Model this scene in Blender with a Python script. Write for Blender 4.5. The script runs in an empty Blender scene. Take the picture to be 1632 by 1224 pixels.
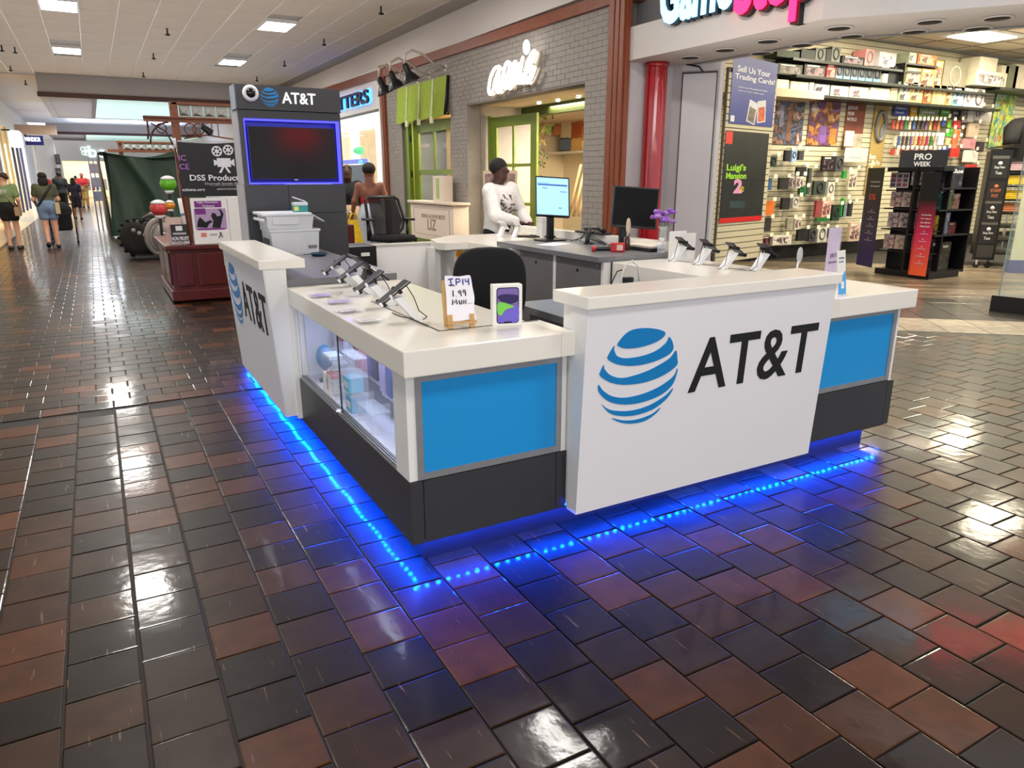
import bpy, bmesh, math, random
from mathutils import Vector, Matrix, Euler
random.seed(7)
SC = bpy.context.scene
COL = SC.collection
PI = math.pi
# ---------------------------------------------------------------- camera
FPX, PITCH, YAW, CAMH = 1149.47, math.radians(74.02), math.radians(-29.34), 1.62
cam_d = bpy.data.cameras.new('camera')
cam_d.sensor_width = 36.0
cam_d.lens = FPX / 1632 * 36.0
cam_d.clip_end = 400
cam = bpy.data.objects.new('camera', cam_d)
cam.location = (0, 0, CAMH)
cam.rotation_euler = (PITCH, 0, YAW)
COL.objects.link(cam)
SC.camera = cam
# ---------------------------------------------------------------- exposure, world, hall lamps, added fill lights
SC.view_settings.view_transform = 'Standard'
SC.view_settings.look = 'None'
SC.view_settings.gamma = 1
SC.view_settings.use_curve_mapping = False
SC.view_settings.exposure = 0.68
wd = bpy.data.worlds.new('hall_ambient_fill')  # even background light, added as soft fill
SC.world = wd
wd.use_nodes = True
wd.node_tree.nodes['Background'].inputs[0].default_value = (0.93, 0.955, 1.0, 1)
wd.node_tree.nodes['Background'].inputs[1].default_value = 0.82
SC.cycles.max_bounces = 7
SC.cycles.diffuse_bounces = 3
SC.cycles.glossy_bounces = 4
SC.cycles.transmission_bounces = 6
SC.cycles.transparent_max_bounces = 10
SC.cycles.sample_clamp_indirect = 6
SC.cycles.caustics_reflective = False
SC.cycles.caustics_refractive = False


def area(name, loc, sx, sy, power, color=(1, 1, 1), rot=(0, 0, 0), spread=PI):
    d = bpy.data.lights.new(name, 'AREA')
    d.shape = 'RECTANGLE'
    d.size, d.size_y, d.energy, d.color, d.spread = sx, sy, power, color, spread
    o = bpy.data.objects.new(name, d)
    o.location = loc
    o.rotation_euler = rot
    COL.objects.link(o)
    return o


WARM, COOL = (1.0, 0.86, 0.68), (1.0, 0.95, 0.88)
CEIL = 4.9
LIGHT_SPOTS = [(x, y) for y in (-6, 0, 6, 12, 18, 24) for x in (-0.09, 4.08)]
for _x, _y in LIGHT_SPOTS:
    area('fixture_and_fill_lamp', (_x, _y, CEIL - 0.06), 0.6, 1.0, 52, COOL)
area('hall_front_fill', (-4.5, -8.0, 4.6), 11, 2.6, 430, (1.0, 0.98, 0.97), (math.radians(70), 0, math.radians(-12)))  # added fill from behind the camera, brightens the kiosk front
area('hall_ceiling_fill', (1.6, 17.0, 2.9), 7.6, 27, 190, (1.0, 0.9, 0.83), (PI, 0, 0))  # added ceiling fill, shines upward from mid air, no fitting there
area('far_ceiling_fill', (1.6, 47.0, 2.9), 6.6, 30, 320, (0.8, 0.86, 1.0), (PI, 0, 0))  # cool fill added to lift the far ceiling
area('soffit_fill', (7.4, 4.6, 2.2), 1.2, 7.0, 28, (1.0, 0.93, 0.84), (0, math.radians(-165), math.radians(20)))  # unseen fill, added to brighten the soffit underside
area('store_ceiling_fill', (15.5, 6.6, 2.9), 9, 5, 120, (1.0, 0.92, 0.72), (PI, 0, 0))  # extra upward light put in for the game shop ceiling
for _y in (36, 46, 60):
    area('fixture_and_fill_lamp', (0.0, _y, 4.1), 1.5, 2.0, 130, (0.95, 0.97, 1.0))  # added overhead fill for the dim far hall, no fixtures there
for _x, _y, _p in ((10, 5.8, 70), (13.2, 6.0, 115), (13.2, 9.0, 125), (17, 5.6, 115), (17, 8.8, 125), (21, 8, 110)):
    area('store_lamp', (_x, _y, 4.3), 1.2, 0.6, _p, (1.0, 0.9, 0.66))
area('shop_lamp', (9.2, 12.2, 3.0), 2.0, 2.0, 430, (1.0, 0.86, 0.64))
area('shop_lamp', (7.9, 16.4, 3.0), 0.7, 2.4, 90, (1.0, 0.84, 0.58))
area('shop_lamp', (9.0, 22.5, 3.2), 2.0, 3.0, 60, (0.85, 0.95, 1.0))
area('shop_lamp', (-5.2, 31.0, 3.4), 2.2, 8.0, 420, (1.0, 0.8, 0.5))
area('shop_lamp', (-4.0, 50.0, 3.4), 1.5, 8.0, 300, (0.8, 0.86, 1.0))
area('shop_lamp', (0.5, 72.0, 3.6), 5.0, 3.0, 600, (1.0, 0.85, 0.6))
area('skylight_and_fill_lamp', (2.5, 50.0, 4.6), 6.0, 8.0, 500, (0.55, 0.68, 1.0), (PI, 0, 0))  # added light thrown up to tint the ceiling blue, no skylight here
area('skylight_and_fill_lamp', (2.5, 38.0, 4.1), 5.0, 10.0, 420, (0.8, 1.0, 0.95))


# ---------------------------------------------------------------- helpers
def at(px, py, axis, val):
    """survey helper: point of the place seen at a pixel of the 1632x1224 photo on a plane x/y/z = val"""
    d = Vector(((px - 816) / FPX, -(py - 612) / FPX, -1.0))
    d.rotate(Euler((PITCH, 0, YAW)))
    i = 'xyz'.index(axis)
    c = Vector((0, 0, CAMH))
    return c + d * ((val - c[i]) / d[i])


_mats = {}


def mat(name, col, rough=0.5, metal=0.0, emit=0.0, var=0.08, scale=12.0, bump=0.0, bscale=60.0, trans=0.0, alpha=1.0, spec=0.5,
        ecol=None, coat=0.0, ior=1.45, stretch=None):
    if name in _mats:
        return _mats[name]
    m = bpy.data.materials.new(name)
    m.use_nodes = True
    nt = m.node_tree
    b = nt.nodes['Principled BSDF']
    c = tuple(col) + (1,)
    b.inputs['Roughness'].default_value = rough
    b.inputs['Metallic'].default_value = metal
    b.inputs['Specular IOR Level'].default_value = spec
    b.inputs['Coat Weight'].default_value = coat
    b.inputs['IOR'].default_value = ior
    b.inputs['Transmission Weight'].default_value = trans
    b.inputs['Alpha'].default_value = alpha
    tc = nt.nodes.new('ShaderNodeTexCoord')
    src = tc.outputs['Object']
    if stretch:
        mp = nt.nodes.new('ShaderNodeMapping')
        mp.inputs['Scale'].default_value = stretch
        nt.links.new(src, mp.inputs[0])
        src = mp.outputs[0]
    n = nt.nodes.new('ShaderNodeTexNoise')
    n.inputs['Scale'].default_value = scale
    n.inputs['Detail'].default_value = 4
    nt.links.new(src, n.inputs['Vector'])
    r = nt.nodes.new('ShaderNodeValToRGB')
    r.color_ramp.elements[0].position = 0.25
    r.color_ramp.elements[1].position = 0.75
    r.color_ramp.elements[0].color = tuple(max(0, x * (1 - var)) for x in col) + (1,)
    r.color_ramp.elements[1].color = tuple(min(1, x * (1 + var)) for x in col) + (1,)
    nt.links.new(n.outputs['Fac'], r.inputs[0])
    nt.links.new(r.outputs[0], b.inputs['Base Color'])
    if emit > 0:
        b.inputs['Emission Strength'].default_value = emit
        b.inputs['Emission Color'].default_value = tuple(ecol or col) + (1,)
    if bump > 0:
        n2 = nt.nodes.new('ShaderNodeTexNoise')
        n2.inputs['Scale'].default_value = bscale
        nt.links.new(src, n2.inputs['Vector'])
        bp = nt.nodes.new('ShaderNodeBump')
        bp.inputs['Strength'].default_value = bump
        bp.inputs['Distance'].default_value = 0.01
        nt.links.new(n2.outputs['Fac'], bp.inputs['Height'])
        nt.links.new(bp.outputs[0], b.inputs['Normal'])
    _mats[name] = m
    return m


def rgb(r, g, b):
    f = lambda v: (v / 255 / 12.92) if v / 255 <= 0.04045 else ((v / 255 + 0.055) / 1.055) ** 2.4
    return (f(r), f(g), f(b))


def cm(r, g, b, rough=0.45, **k):
    """a plain satin material named after its colour"""
    return mat('paint_%d_%d_%d_%d' % (r, g, b, round(rough * 100)) + ('_e' if k.get('emit') else ''), rgb(r, g, b), rough, **k)


def picture_mat(name, cols, scale=3.0):
    """printed picture: a few colours broken up by noise"""
    m = mat(name, rgb(*cols[0]), 0.4, scale=scale)
    r = [n for n in m.node_tree.nodes if n.type == 'VALTORGB'][0].color_ramp
    m.node_tree.nodes['Noise Texture'].inputs['Distortion'].default_value = 1.2
    r.interpolation = 'EASE'
    while len(r.elements) < len(cols):
        r.elements.new(0.5)
    for i, c in enumerate(cols):
        r.elements[i].position = 0.3 + 0.4 * i / (len(cols) - 1)
        r.elements[i].color = rgb(*c) + (1,)
    return m


class MB:
    """collects shapes into one mesh"""

    def __init__(s):
        s.v, s.f, s.sm = [], [], []

    def add(s, vs, fs, smooth=False, M=None):
        o = len(s.v)
        s.v += [(M @ Vector(v)) if M else Vector(v) for v in vs]
        s.f += [tuple(i + o for i in f) for f in fs]
        s.sm += [smooth] * len(fs)
        return s

    def box(s, x0, x1, y0, y1, z0, z1, M=None, bev=0.0):
        if bev > 0:
            bm = bmesh.new()
            vs = [bm.verts.new(p) for p in ((x0, y0, z0), (x1, y0, z0), (x1, y1, z0), (x0, y1, z0), (x0, y0, z1), (x1, y0, z1), (x1, y1, z1), (x0, y1, z1))]
            for f in ((0, 3, 2, 1), (4, 5, 6, 7), (0, 1, 5, 4), (1, 2, 6, 5), (2, 3, 7, 6), (3, 0, 4, 7)):
                bm.faces.new([vs[i] for i in f])
            bmesh.ops.bevel(bm, geom=bm.edges[:], offset=bev, segments=2, affect='EDGES', profile=0.6)
            s.bm(bm, M)
            return s
        return s.add([(x0, y0, z0), (x1, y0, z0), (x1, y1, z0), (x0, y1, z0), (x0, y0, z1), (x1, y0, z1), (x1, y1, z1), (x0, y1, z1)],
                     [(0, 3, 2, 1), (4, 5, 6, 7), (0, 1, 5, 4), (1, 2, 6, 5), (2, 3, 7, 6), (3, 0, 4, 7)], False, M)

    def bm(s, bm, M=None, smooth=False):
        bm.verts.ensure_lookup_table()
        for i, v in enumerate(bm.verts):
            v.index = i
        s.add([v.co.copy() for v in bm.verts], [tuple(v.index for v in f.verts) for f in bm.faces], smooth, M)
        bm.free()
        return s

    def hexa(s, p):
        """8 corners: bottom loop 4, top loop 4"""
        return s.add(p, [(0, 3, 2, 1), (4, 5, 6, 7), (0, 1, 5, 4), (1, 2, 6, 5), (2, 3, 7, 6), (3, 0, 4, 7)])

    def prism(s, poly, o, u, v, d0, d1):
        """extrude a 2-D outline lying in the frame (o, u, v) along u x v from d0 to d1"""
        o, u, v = Vector(o), Vector(u).normalized(), Vector(v).normalized()
        n = u.cross(v)
        k = len(poly)
        lo = [o + u * a + v * b + n * d0 for a, b in poly]
        hi = [o + u * a + v * b + n * d1 for a, b in poly]
        fs = [tuple(range(k, 2 * k)), tuple(range(k - 1, -1, -1))] + [(i, (i + 1) % k, k + (i + 1) % k, k + i) for i in range(k)]
        return s.add(lo + hi, fs)

    def cyl(s, p0, p1, r0, r1=None, seg=12, cap=True, smooth=True):
        r1 = r0 if r1 is None else r1
        p0, p1 = Vector(p0), Vector(p1)
        z = (p1 - p0).normalized()
        a = Vector((0, 0, 1)) if abs(z.z) < 0.9 else Vector((1, 0, 0))
        x = z.cross(a).normalized()
        y = z.cross(x)
        vs = []
        for p, r in ((p0, r0), (p1, r1)):
            vs += [p + x * (r * math.cos(2 * PI * i / seg)) - y * (r * math.sin(2 * PI * i / seg)) for i in range(seg)]
        s.add(vs, [(i, (i + 1) % seg, seg + (i + 1) % seg, seg + i) for i in range(seg)], smooth)
        if cap:
            s.add(vs, [tuple(range(seg - 1, -1, -1)), tuple(range(seg, 2 * seg))])
        return s

    def tube(s, pts, r, seg=6, closed=False):
        pts = [Vector(p) for p in pts]
        n = len(pts)
        rr = r if isinstance(r, (list, tuple)) else [r] * n
        vs, fs = [], []
        px = None
        for i, p in enumerate(pts):
            a = pts[(i - 1) % n] if (closed or i > 0) else p
            b = pts[(i + 1) % n] if (closed or i < n - 1) else p
            t = (b - a).normalized()
            if px is None:
                q = Vector((0, 0, 1)) if abs(t.z) < 0.9 else Vector((1, 0, 0))
                px = t.cross(q).normalized()
            px = (px - t * px.dot(t)).normalized()
            py = t.cross(px)
            vs += [p + px * (rr[i] * math.cos(2 * PI * k / seg)) + py * (rr[i] * math.sin(2 * PI * k / seg)) for k in range(seg)]
        m = n if closed else n - 1
        for i in range(m):
            j = (i + 1) % n
            fs += [(i * seg + k, i * seg + (k + 1) % seg, j * seg + (k + 1) % seg, j * seg + k) for k in range(seg)]
        if not closed:
            fs += [tuple(range(seg - 1, -1, -1)), tuple(range((n - 1) * seg, n * seg))]
        return s.add(vs, fs, True)

    def lathe(s, prof, c=(0, 0, 0), seg=20, M=None):
        c = Vector(c)
        vs, fs = [], []
        for r, z in prof:
            vs += [c + Vector((r * math.cos(2 * PI * i / seg), r * math.sin(2 * PI * i / seg), z)) for i in range(seg)]
        for k in range(len(prof) - 1):
            fs += [(k * seg + i, k * seg + (i + 1) % seg, (k + 1) * seg + (i + 1) % seg, (k + 1) * seg + i) for i in range(seg)]
        fs += [tuple(range(seg - 1, -1, -1)), tuple(range((len(prof) - 1) * seg, len(prof) * seg))]
        return s.add(vs, fs, True, M)

    def ball(s, c, r, seg=12, rings=8, M=None):
        rx, ry, rz = r if isinstance(r, (list, tuple)) else (r, r, r)
        c = Vector(c)
        vs = [c + Vector((0, 0, rz))]
        for j in range(1, rings):
            t = PI * j / rings
            vs += [c + Vector((rx * math.sin(t) * math.cos(2 * PI * i / seg), ry * math.sin(t) * math.sin(2 * PI * i / seg), rz * math.cos(t))) for i in range(seg)]
        vs.append(c - Vector((0, 0, rz)))
        fs = [(0, 1 + i, 1 + (i + 1) % seg) for i in range(seg)]
        for j in range(rings - 2):
            a, b = 1 + j * seg, 1 + (j + 1) * seg
            fs += [(a + i, b + i, b + (i + 1) % seg, a + (i + 1) % seg) for i in range(seg)]
        e = len(vs) - 1
        a = 1 + (rings - 2) * seg
        fs += [(e, a + (i + 1) % seg, a + i) for i in range(seg)]
        return s.add(vs, fs, True, M)

    def grid(s, fn, nu, nv, thick=0.0):
        """sheet of points fn(a, b), a and b in 0..1, doubled by thick along -normal"""
        P = [[Vector(fn(i / nu, j / nv)) for j in range(nv + 1)] for i in range(nu + 1)]
        w = nv + 1
        vs = [p for row in P for p in row]
        fs = [(i * w + j, (i + 1) * w + j, (i + 1) * w + j + 1, i * w + j + 1) for i in range(nu) for j in range(nv)]
        s.add(vs, fs, True)
        if thick:
            n = (P[1][0] - P[0][0]).cross(P[0][1] - P[0][0]).normalized() * -thick
            s.add([p + n for p in vs], [tuple(reversed(f)) for f in fs], True)
        return s

    def mesh(s, name, m):
        me = bpy.data.meshes.new(name)
        me.from_pydata([tuple(v) for v in s.v], [], s.f)
        me.polygons.foreach_set('use_smooth', s.sm)
        me.validate()
        if m is not None:
            me.materials.append(m)
        return me


def wm(o):
    M = o.matrix_basis.copy()
    return (wm(o.parent) @ M) if o.parent else M


def obj(name, mb, m=None, parent=None, world=True, label=None, kind=None):
    """link a mesh builder (or ready mesh) as ONE object; world=True: its points are in world space"""
    if isinstance(mb, MB):
        if parent is not None and world:
            I = wm(parent).inverted()
            mb.v = [I @ v for v in mb.v]
        me = mb.mesh(name, m)
    else:
        me = mb
    o = bpy.data.objects.new(name, me)
    COL.objects.link(o)
    if parent is not None:
        o.parent = parent
    if label:
        o['label'] = label
    if kind:
        o['kind'] = kind
    return o


def tag(o, label, cat, group=None):
    o['label'], o['category'] = label, cat
    if group:
        o['group'] = group
    return o


def thing(name, label, cat, loc=(0, 0, 0), rz=0.0, group=None):
    o = bpy.data.objects.new(name, None)
    o.empty_display_size = 0.05
    o.location = loc
    o.rotation_euler = (0, 0, rz)
    COL.objects.link(o)
    return tag(o, label, cat, group)


def solo(name, mb, m, label, cat, group=None):
    """a thing of one mesh, with its origin moved to its base"""
    n = len(mb.v)
    c = Vector((sum(v.x for v in mb.v) / n, sum(v.y for v in mb.v) / n, min(v.z for v in mb.v)))
    mb.v = [v - c for v in mb.v]
    o = obj(name, mb, m)
    o.location = c
    return tag(o, label, cat, group)


def struct(name, mb, m, parent=None):
    o = obj(name, mb, m, parent)
    if parent is None:
        o['kind'] = 'structure'
    return o


_kids = {}


def dup(root, loc, rz=0.0, label=None, group=None):
    r = root.copy()
    COL.objects.link(r)
    r.location = loc
    r.rotation_euler = (0, 0, rz)
    if label:
        r['label'] = label
    if group:
        r['group'] = group
    for ch in [c for c in root.children]:
        c = ch.copy()
        COL.objects.link(c)
        c.parent = r
        for g in [q for q in ch.children]:
            d = g.copy()
            COL.objects.link(d)
            d.parent = c
    return r


def frame(o, u, v):
    """matrix whose local x runs along u, y along v, z along u x v"""
    u, v = Vector(u).normalized(), Vector(v).normalized()
    n = u.cross(v).normalized()
    v = n.cross(u)
    M = Matrix((u, v, n)).transposed().to_4x4()
    M.translation = Vector(o)
    return M


_txt = {}


def text_mesh(body, bold=0.0, depth=0.02):
    """outline of a string in letters 1 unit tall -> (verts, faces, x0, x1, y0, y1)"""
    k = (body, bold, depth)
    if k not in _txt:
        c = bpy.data.curves.new('lettering_tmp', 'FONT')
        c.body = body
        c.size = 1.0
        c.offset = bold
        c.extrude = depth
        c.resolution_u = 3
        t = bpy.data.objects.new('lettering_tmp', c)
        me = bpy.data.meshes.new_from_object(t)
        vs = [v.co.copy() for v in me.vertices]
        fs = [tuple(p.vertices) for p in me.polygons]
        bpy.data.objects.remove(t)
        bpy.data.curves.remove(c)
        bpy.data.meshes.remove(me)
        xs, ys = [v.x for v in vs] or [0, 1], [v.y for v in vs] or [0, 1]
        _txt[k] = (vs, fs, min(xs), max(xs), min(ys), max(ys))
    return _txt[k]


def letters(mb, body, o, u, v, width=None, height=None, bold=0.01, depth=0.003, shear=0.0):
    """add a string to mb: lower left corner at o, running along u, up along v, fitted to width and/or height"""
    vs, fs, x0, x1, y0, y1 = text_mesh(body, bold)
    sx = (width / (x1 - x0)) if width else (height / (y1 - y0))
    sy = (height / (y1 - y0)) if height else sx
    M = frame(o, u, v)
    mb.add([((p.x - x0) * sx + shear * (p.y - y0) * sy, (p.y - y0) * sy, p.z / 0.02 * depth * 0.5 + depth * 0.5) for p in vs], fs, False, M)
    return mb


def smooth_loop(pts, n=4):
    out = []
    k = len(pts)
    for i in range(k):
        p0, p1, p2, p3 = (Vector(pts[(i + j - 1) % k]) for j in range(4))
        for q in range(n):
            t = q / n
            out.append(0.5 * ((2 * p1) + (p2 - p0) * t + (2 * p0 - 5 * p1 + 4 * p2 - p3) * t * t + (3 * p1 - p0 - 3 * p2 + p3) * t ** 3))
    return out


GLOBE = [[(-0.6, 0.77), (-0.34, 0.98), (0.07, 1.0), (0.48, 0.91), (0.58, 0.81), (0.39, 0.69), (0.0, 0.62), (-0.38, 0.63), (-0.56, 0.69)],
         [(-0.69, 0.72), (-0.81, 0.55), (-0.81, 0.46), (-0.57, 0.33), (-0.18, 0.25), (0.27, 0.26), (0.67, 0.35), (0.83, 0.47), (0.79, 0.64), (0.69, 0.75), (0.63, 0.64), (0.39, 0.5), (0.03, 0.43), (-0.36, 0.43), (-0.59, 0.5), (-0.68, 0.63)],
         [(-0.91, 0.36), (-0.98, 0.23), (-0.97, 0.14), (-0.7, -0.03), (-0.31, -0.13), (0.2, -0.14), (0.66, -0.05), (0.97, 0.11), (0.97, 0.26), (0.91, 0.44), (0.76, 0.29), (0.34, 0.13), (-0.05, 0.05), (-0.43, 0.03), (-0.71, 0.12), (-0.88, 0.27)],
         [(-1.0, -0.03), (-0.98, -0.19), (-0.72, -0.42), (-0.32, -0.55), (0.14, -0.57), (0.6, -0.49), (0.9, -0.31), (1.0, -0.06), (0.99, 0.04), (0.91, -0.12), (0.57, -0.29), (0.12, -0.39), (-0.34, -0.4), (-0.67, -0.31), (-0.89, -0.16)],
         [(-0.89, -0.45), (-0.7, -0.66), (-0.41, -0.78), (-0.01, -0.83), (0.45, -0.77), (0.79, -0.59), (0.94, -0.38), (0.72, -0.53), (0.32, -0.67), (-0.13, -0.71), (-0.53, -0.65), (-0.76, -0.56)],
         [(-0.62, -0.79), (-0.4, -0.92), (-0.1, -1.0), (0.24, -1.0), (0.52, -0.89), (0.64, -0.77), (0.41, -0.88), (0.06, -0.93), (-0.29, -0.9)]]


def globe(parent, c, r, u, v, m, depth=0.003):
    """six stripes of the striped ball emblem, each a piece of vinyl on the panel"""
    for st in GLOBE:
        mb = MB()
        mb.prism([(p.x * r, p.y * r) for p in smooth_loop(st)], c, u, v, 0.0005, depth)
        obj('emblem_stripe', mb, m, parent)


def seg_arc(c, r, a0, a1, n, plane='xz'):
    out = []
    for i in range(n + 1):
        a = a0 + (a1 - a0) * i / n
        p = Vector(c)
        x, y = r * math.cos(a), r * math.sin(a)
        out.append(p + (Vector((x, 0, y)) if plane == 'xz' else Vector((0, x, y)) if plane == 'yz' else Vector((x, y, 0))))
    return out


# ---------------------------------------------------------------- shared materials
WHITE = mat('white_laminate', rgb(238, 237, 234), 0.32, var=0.02, scale=3)
WHITE_TOP = mat('white_solid_surface', rgb(240, 236, 226), 0.16, var=0.02, scale=3)
VINYL = mat('white_vinyl', rgb(233, 232, 236), 0.42, var=0.015, scale=2)
CHAR = mat('charcoal_laminate', rgb(56, 57, 60), 0.38, var=0.06, scale=5)
GREYTOP = mat('grey_brushed_laminate', rgb(112, 113, 117), 0.33, var=0.05, scale=4, stretch=(1, 30, 1))
GREYDOOR = mat('grey_cabinet_laminate', rgb(108, 106, 106), 0.45, var=0.05, scale=4)
BLUE = mat('process_blue_vinyl', rgb(34, 150, 220), 0.25, var=0.015, scale=2)
EMBLEM = mat('emblem_blue_vinyl', rgb(24, 128, 196), 0.35, var=0.015)
BLACKV = mat('black_lettering', rgb(18, 18, 22), 0.7, var=0.02)
ALU = mat('brushed_aluminium', rgb(168, 170, 174), 0.35, metal=0.6, var=0.06, scale=20)
CHROME = mat('chrome', (0.8, 0.8, 0.8), 0.12, metal=1.0, var=0.02)
BLACKP = mat('black_plastic', rgb(22, 22, 24), 0.35, var=0.1)
MATTBLK = mat('black_fabric', rgb(20, 20, 22), 0.9, var=0.15, scale=80, bump=0.2, bscale=300)
SCREEN = mat('dark_glass_screen', rgb(6, 7, 9), 0.12, var=0.05, spec=0.3)
WPLASTIC = mat('white_plastic', rgb(225, 226, 228), 0.35, var=0.02)
PAPER = mat('white_paper', rgb(236, 234, 230), 0.8, var=0.02)
ACRYL = mat('clear_acrylic', (0.96, 0.97, 1.0), 0.03, trans=0.0, alpha=0.12, var=0.01)
GLASS = mat('shop_glass', (0.9, 0.95, 1.0), 0.02, alpha=0.10, var=0.01)
CABLEB = mat('black_cable', rgb(24, 24, 26), 0.5, var=0.05)
CABLEW = mat('white_cable', rgb(222, 222, 220), 0.45, var=0.03)
WOOD_TRIM = mat('red_oak_trim', rgb(126, 64, 38), 0.4, var=0.25, scale=3, stretch=(12, 12, 0.8), bump=0.15, bscale=20)
MAHOG = mat('mahogany', rgb(84, 26, 22), 0.32, var=0.22, scale=4, stretch=(6, 6, 1), coat=0.3)
CARTWOOD = mat('brown_cart_timber', rgb(132, 78, 50), 0.5, var=0.25, scale=5, stretch=(1, 1, 5))
CREAM = mat('cream_wall_paint', rgb(216, 208, 196), 0.7, var=0.03, scale=2)
TAUPE = mat('taupe_painted_brick', rgb(150, 143, 137), 0.75, var=0.07, scale=9, bump=0.35, bscale=90)
SKINB = mat('deep_brown_skin', rgb(72, 44, 34), 0.5, var=0.06, scale=20)
SKINM = mat('brown_skin', rgb(126, 76, 56), 0.5, var=0.06, scale=20)
SKINL = mat('light_skin', rgb(214, 160, 132), 0.5, var=0.05, scale=20)
HAIRD = mat('dark_hair', rgb(24, 18, 16), 0.7, var=0.2, scale=90, bump=0.5, bscale=200)
HAIRBR = mat('brown_hair', rgb(58, 38, 28), 0.6, var=0.2, scale=90, bump=0.4, bscale=200)


# ================================================================ FLOOR
def tile_material(name, ramp, rough, coat, crough):
    m = bpy.data.materials.new(name)
    m.use_nodes = True
    nt = m.node_tree
    b = nt.nodes['Principled BSDF']
    L = nt.links.new
    at_ = nt.nodes.new('ShaderNodeAttribute')
    at_.attribute_name = 'tint'
    r = nt.nodes.new('ShaderNodeValToRGB')
    r.color_ramp.elements[0].color = ramp[0][1] + (1,)
    r.color_ramp.elements[0].position = ramp[0][0]
    r.color_ramp.elements[1].color = ramp[-1][1] + (1,)
    r.color_ramp.elements[1].position = ramp[-1][0]
    for p, c in ramp[1:-1]:
        e = r.color_ramp.elements.new(p)
        e.color = c + (1,)
    L(at_.outputs['Fac'], r.inputs[0])
    g = nt.nodes.new('ShaderNodeNewGeometry')
    n1 = nt.nodes.new('ShaderNodeTexNoise')
    n1.inputs['Scale'].default_value = 9
    n1.inputs['Detail'].default_value = 6
    L(g.outputs['Position'], n1.inputs['Vector'])
    mix = nt.nodes.new('ShaderNodeMixRGB')
    mix.blend_type = 'MULTIPLY'
    mix.inputs[0].default_value = 0.65
    r2 = nt.nodes.new('ShaderNodeValToRGB')
    r2.color_ramp.elements[0].color = (0.45, 0.45, 0.45, 1)
    r2.color_ramp.elements[1].color = (1, 1, 1, 1)
    r2.color_ramp.elements[0].position = 0.3
    r2.color_ramp.elements[1].position = 0.62
    L(n1.outputs['Fac'], r2.inputs[0])
    L(r.outputs[0], mix.inputs[1])
    L(r2.outputs[0], mix.inputs[2])
    # worn scratches through the sealer
    mp = nt.nodes.new('ShaderNodeMapping')
    mp.inputs['Rotation'].default_value = (0, 0, 0.7)
    mp.inputs['Scale'].default_value = (60, 5, 5)
    L(g.outputs['Position'], mp.inputs[0])
    n2 = nt.nodes.new('ShaderNodeTexNoise')
    n2.inputs['Scale'].default_value = 1.0
    n2.inputs['Detail'].default_value = 5
    L(mp.outputs[0], n2.inputs['Vector'])
    r3 = nt.nodes.new('ShaderNodeValToRGB')
    r3.color_ramp.elements[0].position = 0.665
    r3.color_ramp.elements[1].position = 0.72
    L(n2.outputs['Fac'], r3.inputs[0])
    mix2 = nt.nodes.new('ShaderNodeMixRGB')
    mix2.inputs[2].default_value = (0.17, 0.10, 0.06, 1)
    L(r3.outputs[0], mix2.inputs[0])
    L(mix.outputs[0], mix2.inputs[1])
    L(mix2.outputs[0], b.inputs['Base Color'])
    b.inputs['Roughness'].default_value = rough
    b.inputs['Coat Weight'].default_value = coat
    b.inputs['Specular IOR Level'].default_value = 0.15
    rr = nt.nodes.new('ShaderNodeMapRange')
    rr.inputs['To Min'].default_value = crough * 0.5
    rr.inputs['To Max'].default_value = crough * 1.8
    L(n1.outputs['Fac'], rr.inputs['Value'])
    L(rr.outputs[0], b.inputs['Coat Roughness'])
    n3 = nt.nodes.new('ShaderNodeTexNoise')
    n3.inputs['Scale'].default_value = 14
    n3.inputs['Detail'].default_value = 3
    L(g.outputs['Position'], n3.inputs['Vector'])
    bp = nt.nodes.new('ShaderNodeBump')
    bp.inputs['Strength'].default_value = 0.07
    bp.inputs['Distance'].default_value = 0.012
    L(n3.outputs['Fac'], bp.inputs['Height'])
    L(bp.outputs[0], b.inputs['Normal'])
    L(bp.outputs[0], b.inputs['Coat Normal'])
    return m


TILE = tile_material('sealed_brown_quarry_tile', [(0.0, rgb(30, 22, 17)), (0.4, rgb(42, 30, 21)), (0.66, rgb(62, 40, 26)), (0.9, rgb(84, 50, 30)), (1.0, rgb(116, 66, 40))], 0.4, 0.36, 0.085)
PALE_TILE = tile_material('pale_buff_floor_tile', [(0.0, rgb(176, 162, 142)), (1.0, rgb(204, 190, 168))], 0.4, 0.4, 0.15)
SLATE_TILE = tile_material('dark_grey_floor_tile', [(0.0, rgb(62, 58, 54)), (1.0, rgb(88, 82, 76))], 0.35, 0.5, 0.12)
PLANKM = tile_material('grey_wood_floor_plank', [(0.0, rgb(96, 84, 72)), (0.5, rgb(122, 108, 92)), (1.0, rgb(142, 126, 106))], 0.4, 0.3, 0.15)
GROUT = mat('dark_grout', rgb(24, 20, 19), 0.6, var=0.3, scale=30)


def tile_shape(hx, hy, z, ch=0.005, dz=0.0011):
    """one paver around its own centre: worn chamfer round a flat face, sides into the joint"""
    vs = []
    for a, zz in ((ch, z), (0.0, z - dz), (0.0, z - 0.016)):
        vs += [(-hx + a, -hy + a, zz), (hx - a, -hy + a, zz), (hx - a, hy - a, zz), (-hx + a, hy - a, zz)]
    fs = [(0, 1, 2, 3)]
    for k in (0, 4):
        fs += [(k + i, k + 4 + i, k + 4 + (i + 1) % 4, k + (i + 1) % 4) for i in range(4)]
    return vs, fs


def tint_mesh(name, vs, fs, tints, m):
    me = bpy.data.meshes.new(name)
    me.from_pydata(vs, [], fs)
    a = me.attributes.new('tint', 'FLOAT', 'FACE')
    a.data.foreach_set('value', tints)
    me.materials.append(m)
    return me


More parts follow.
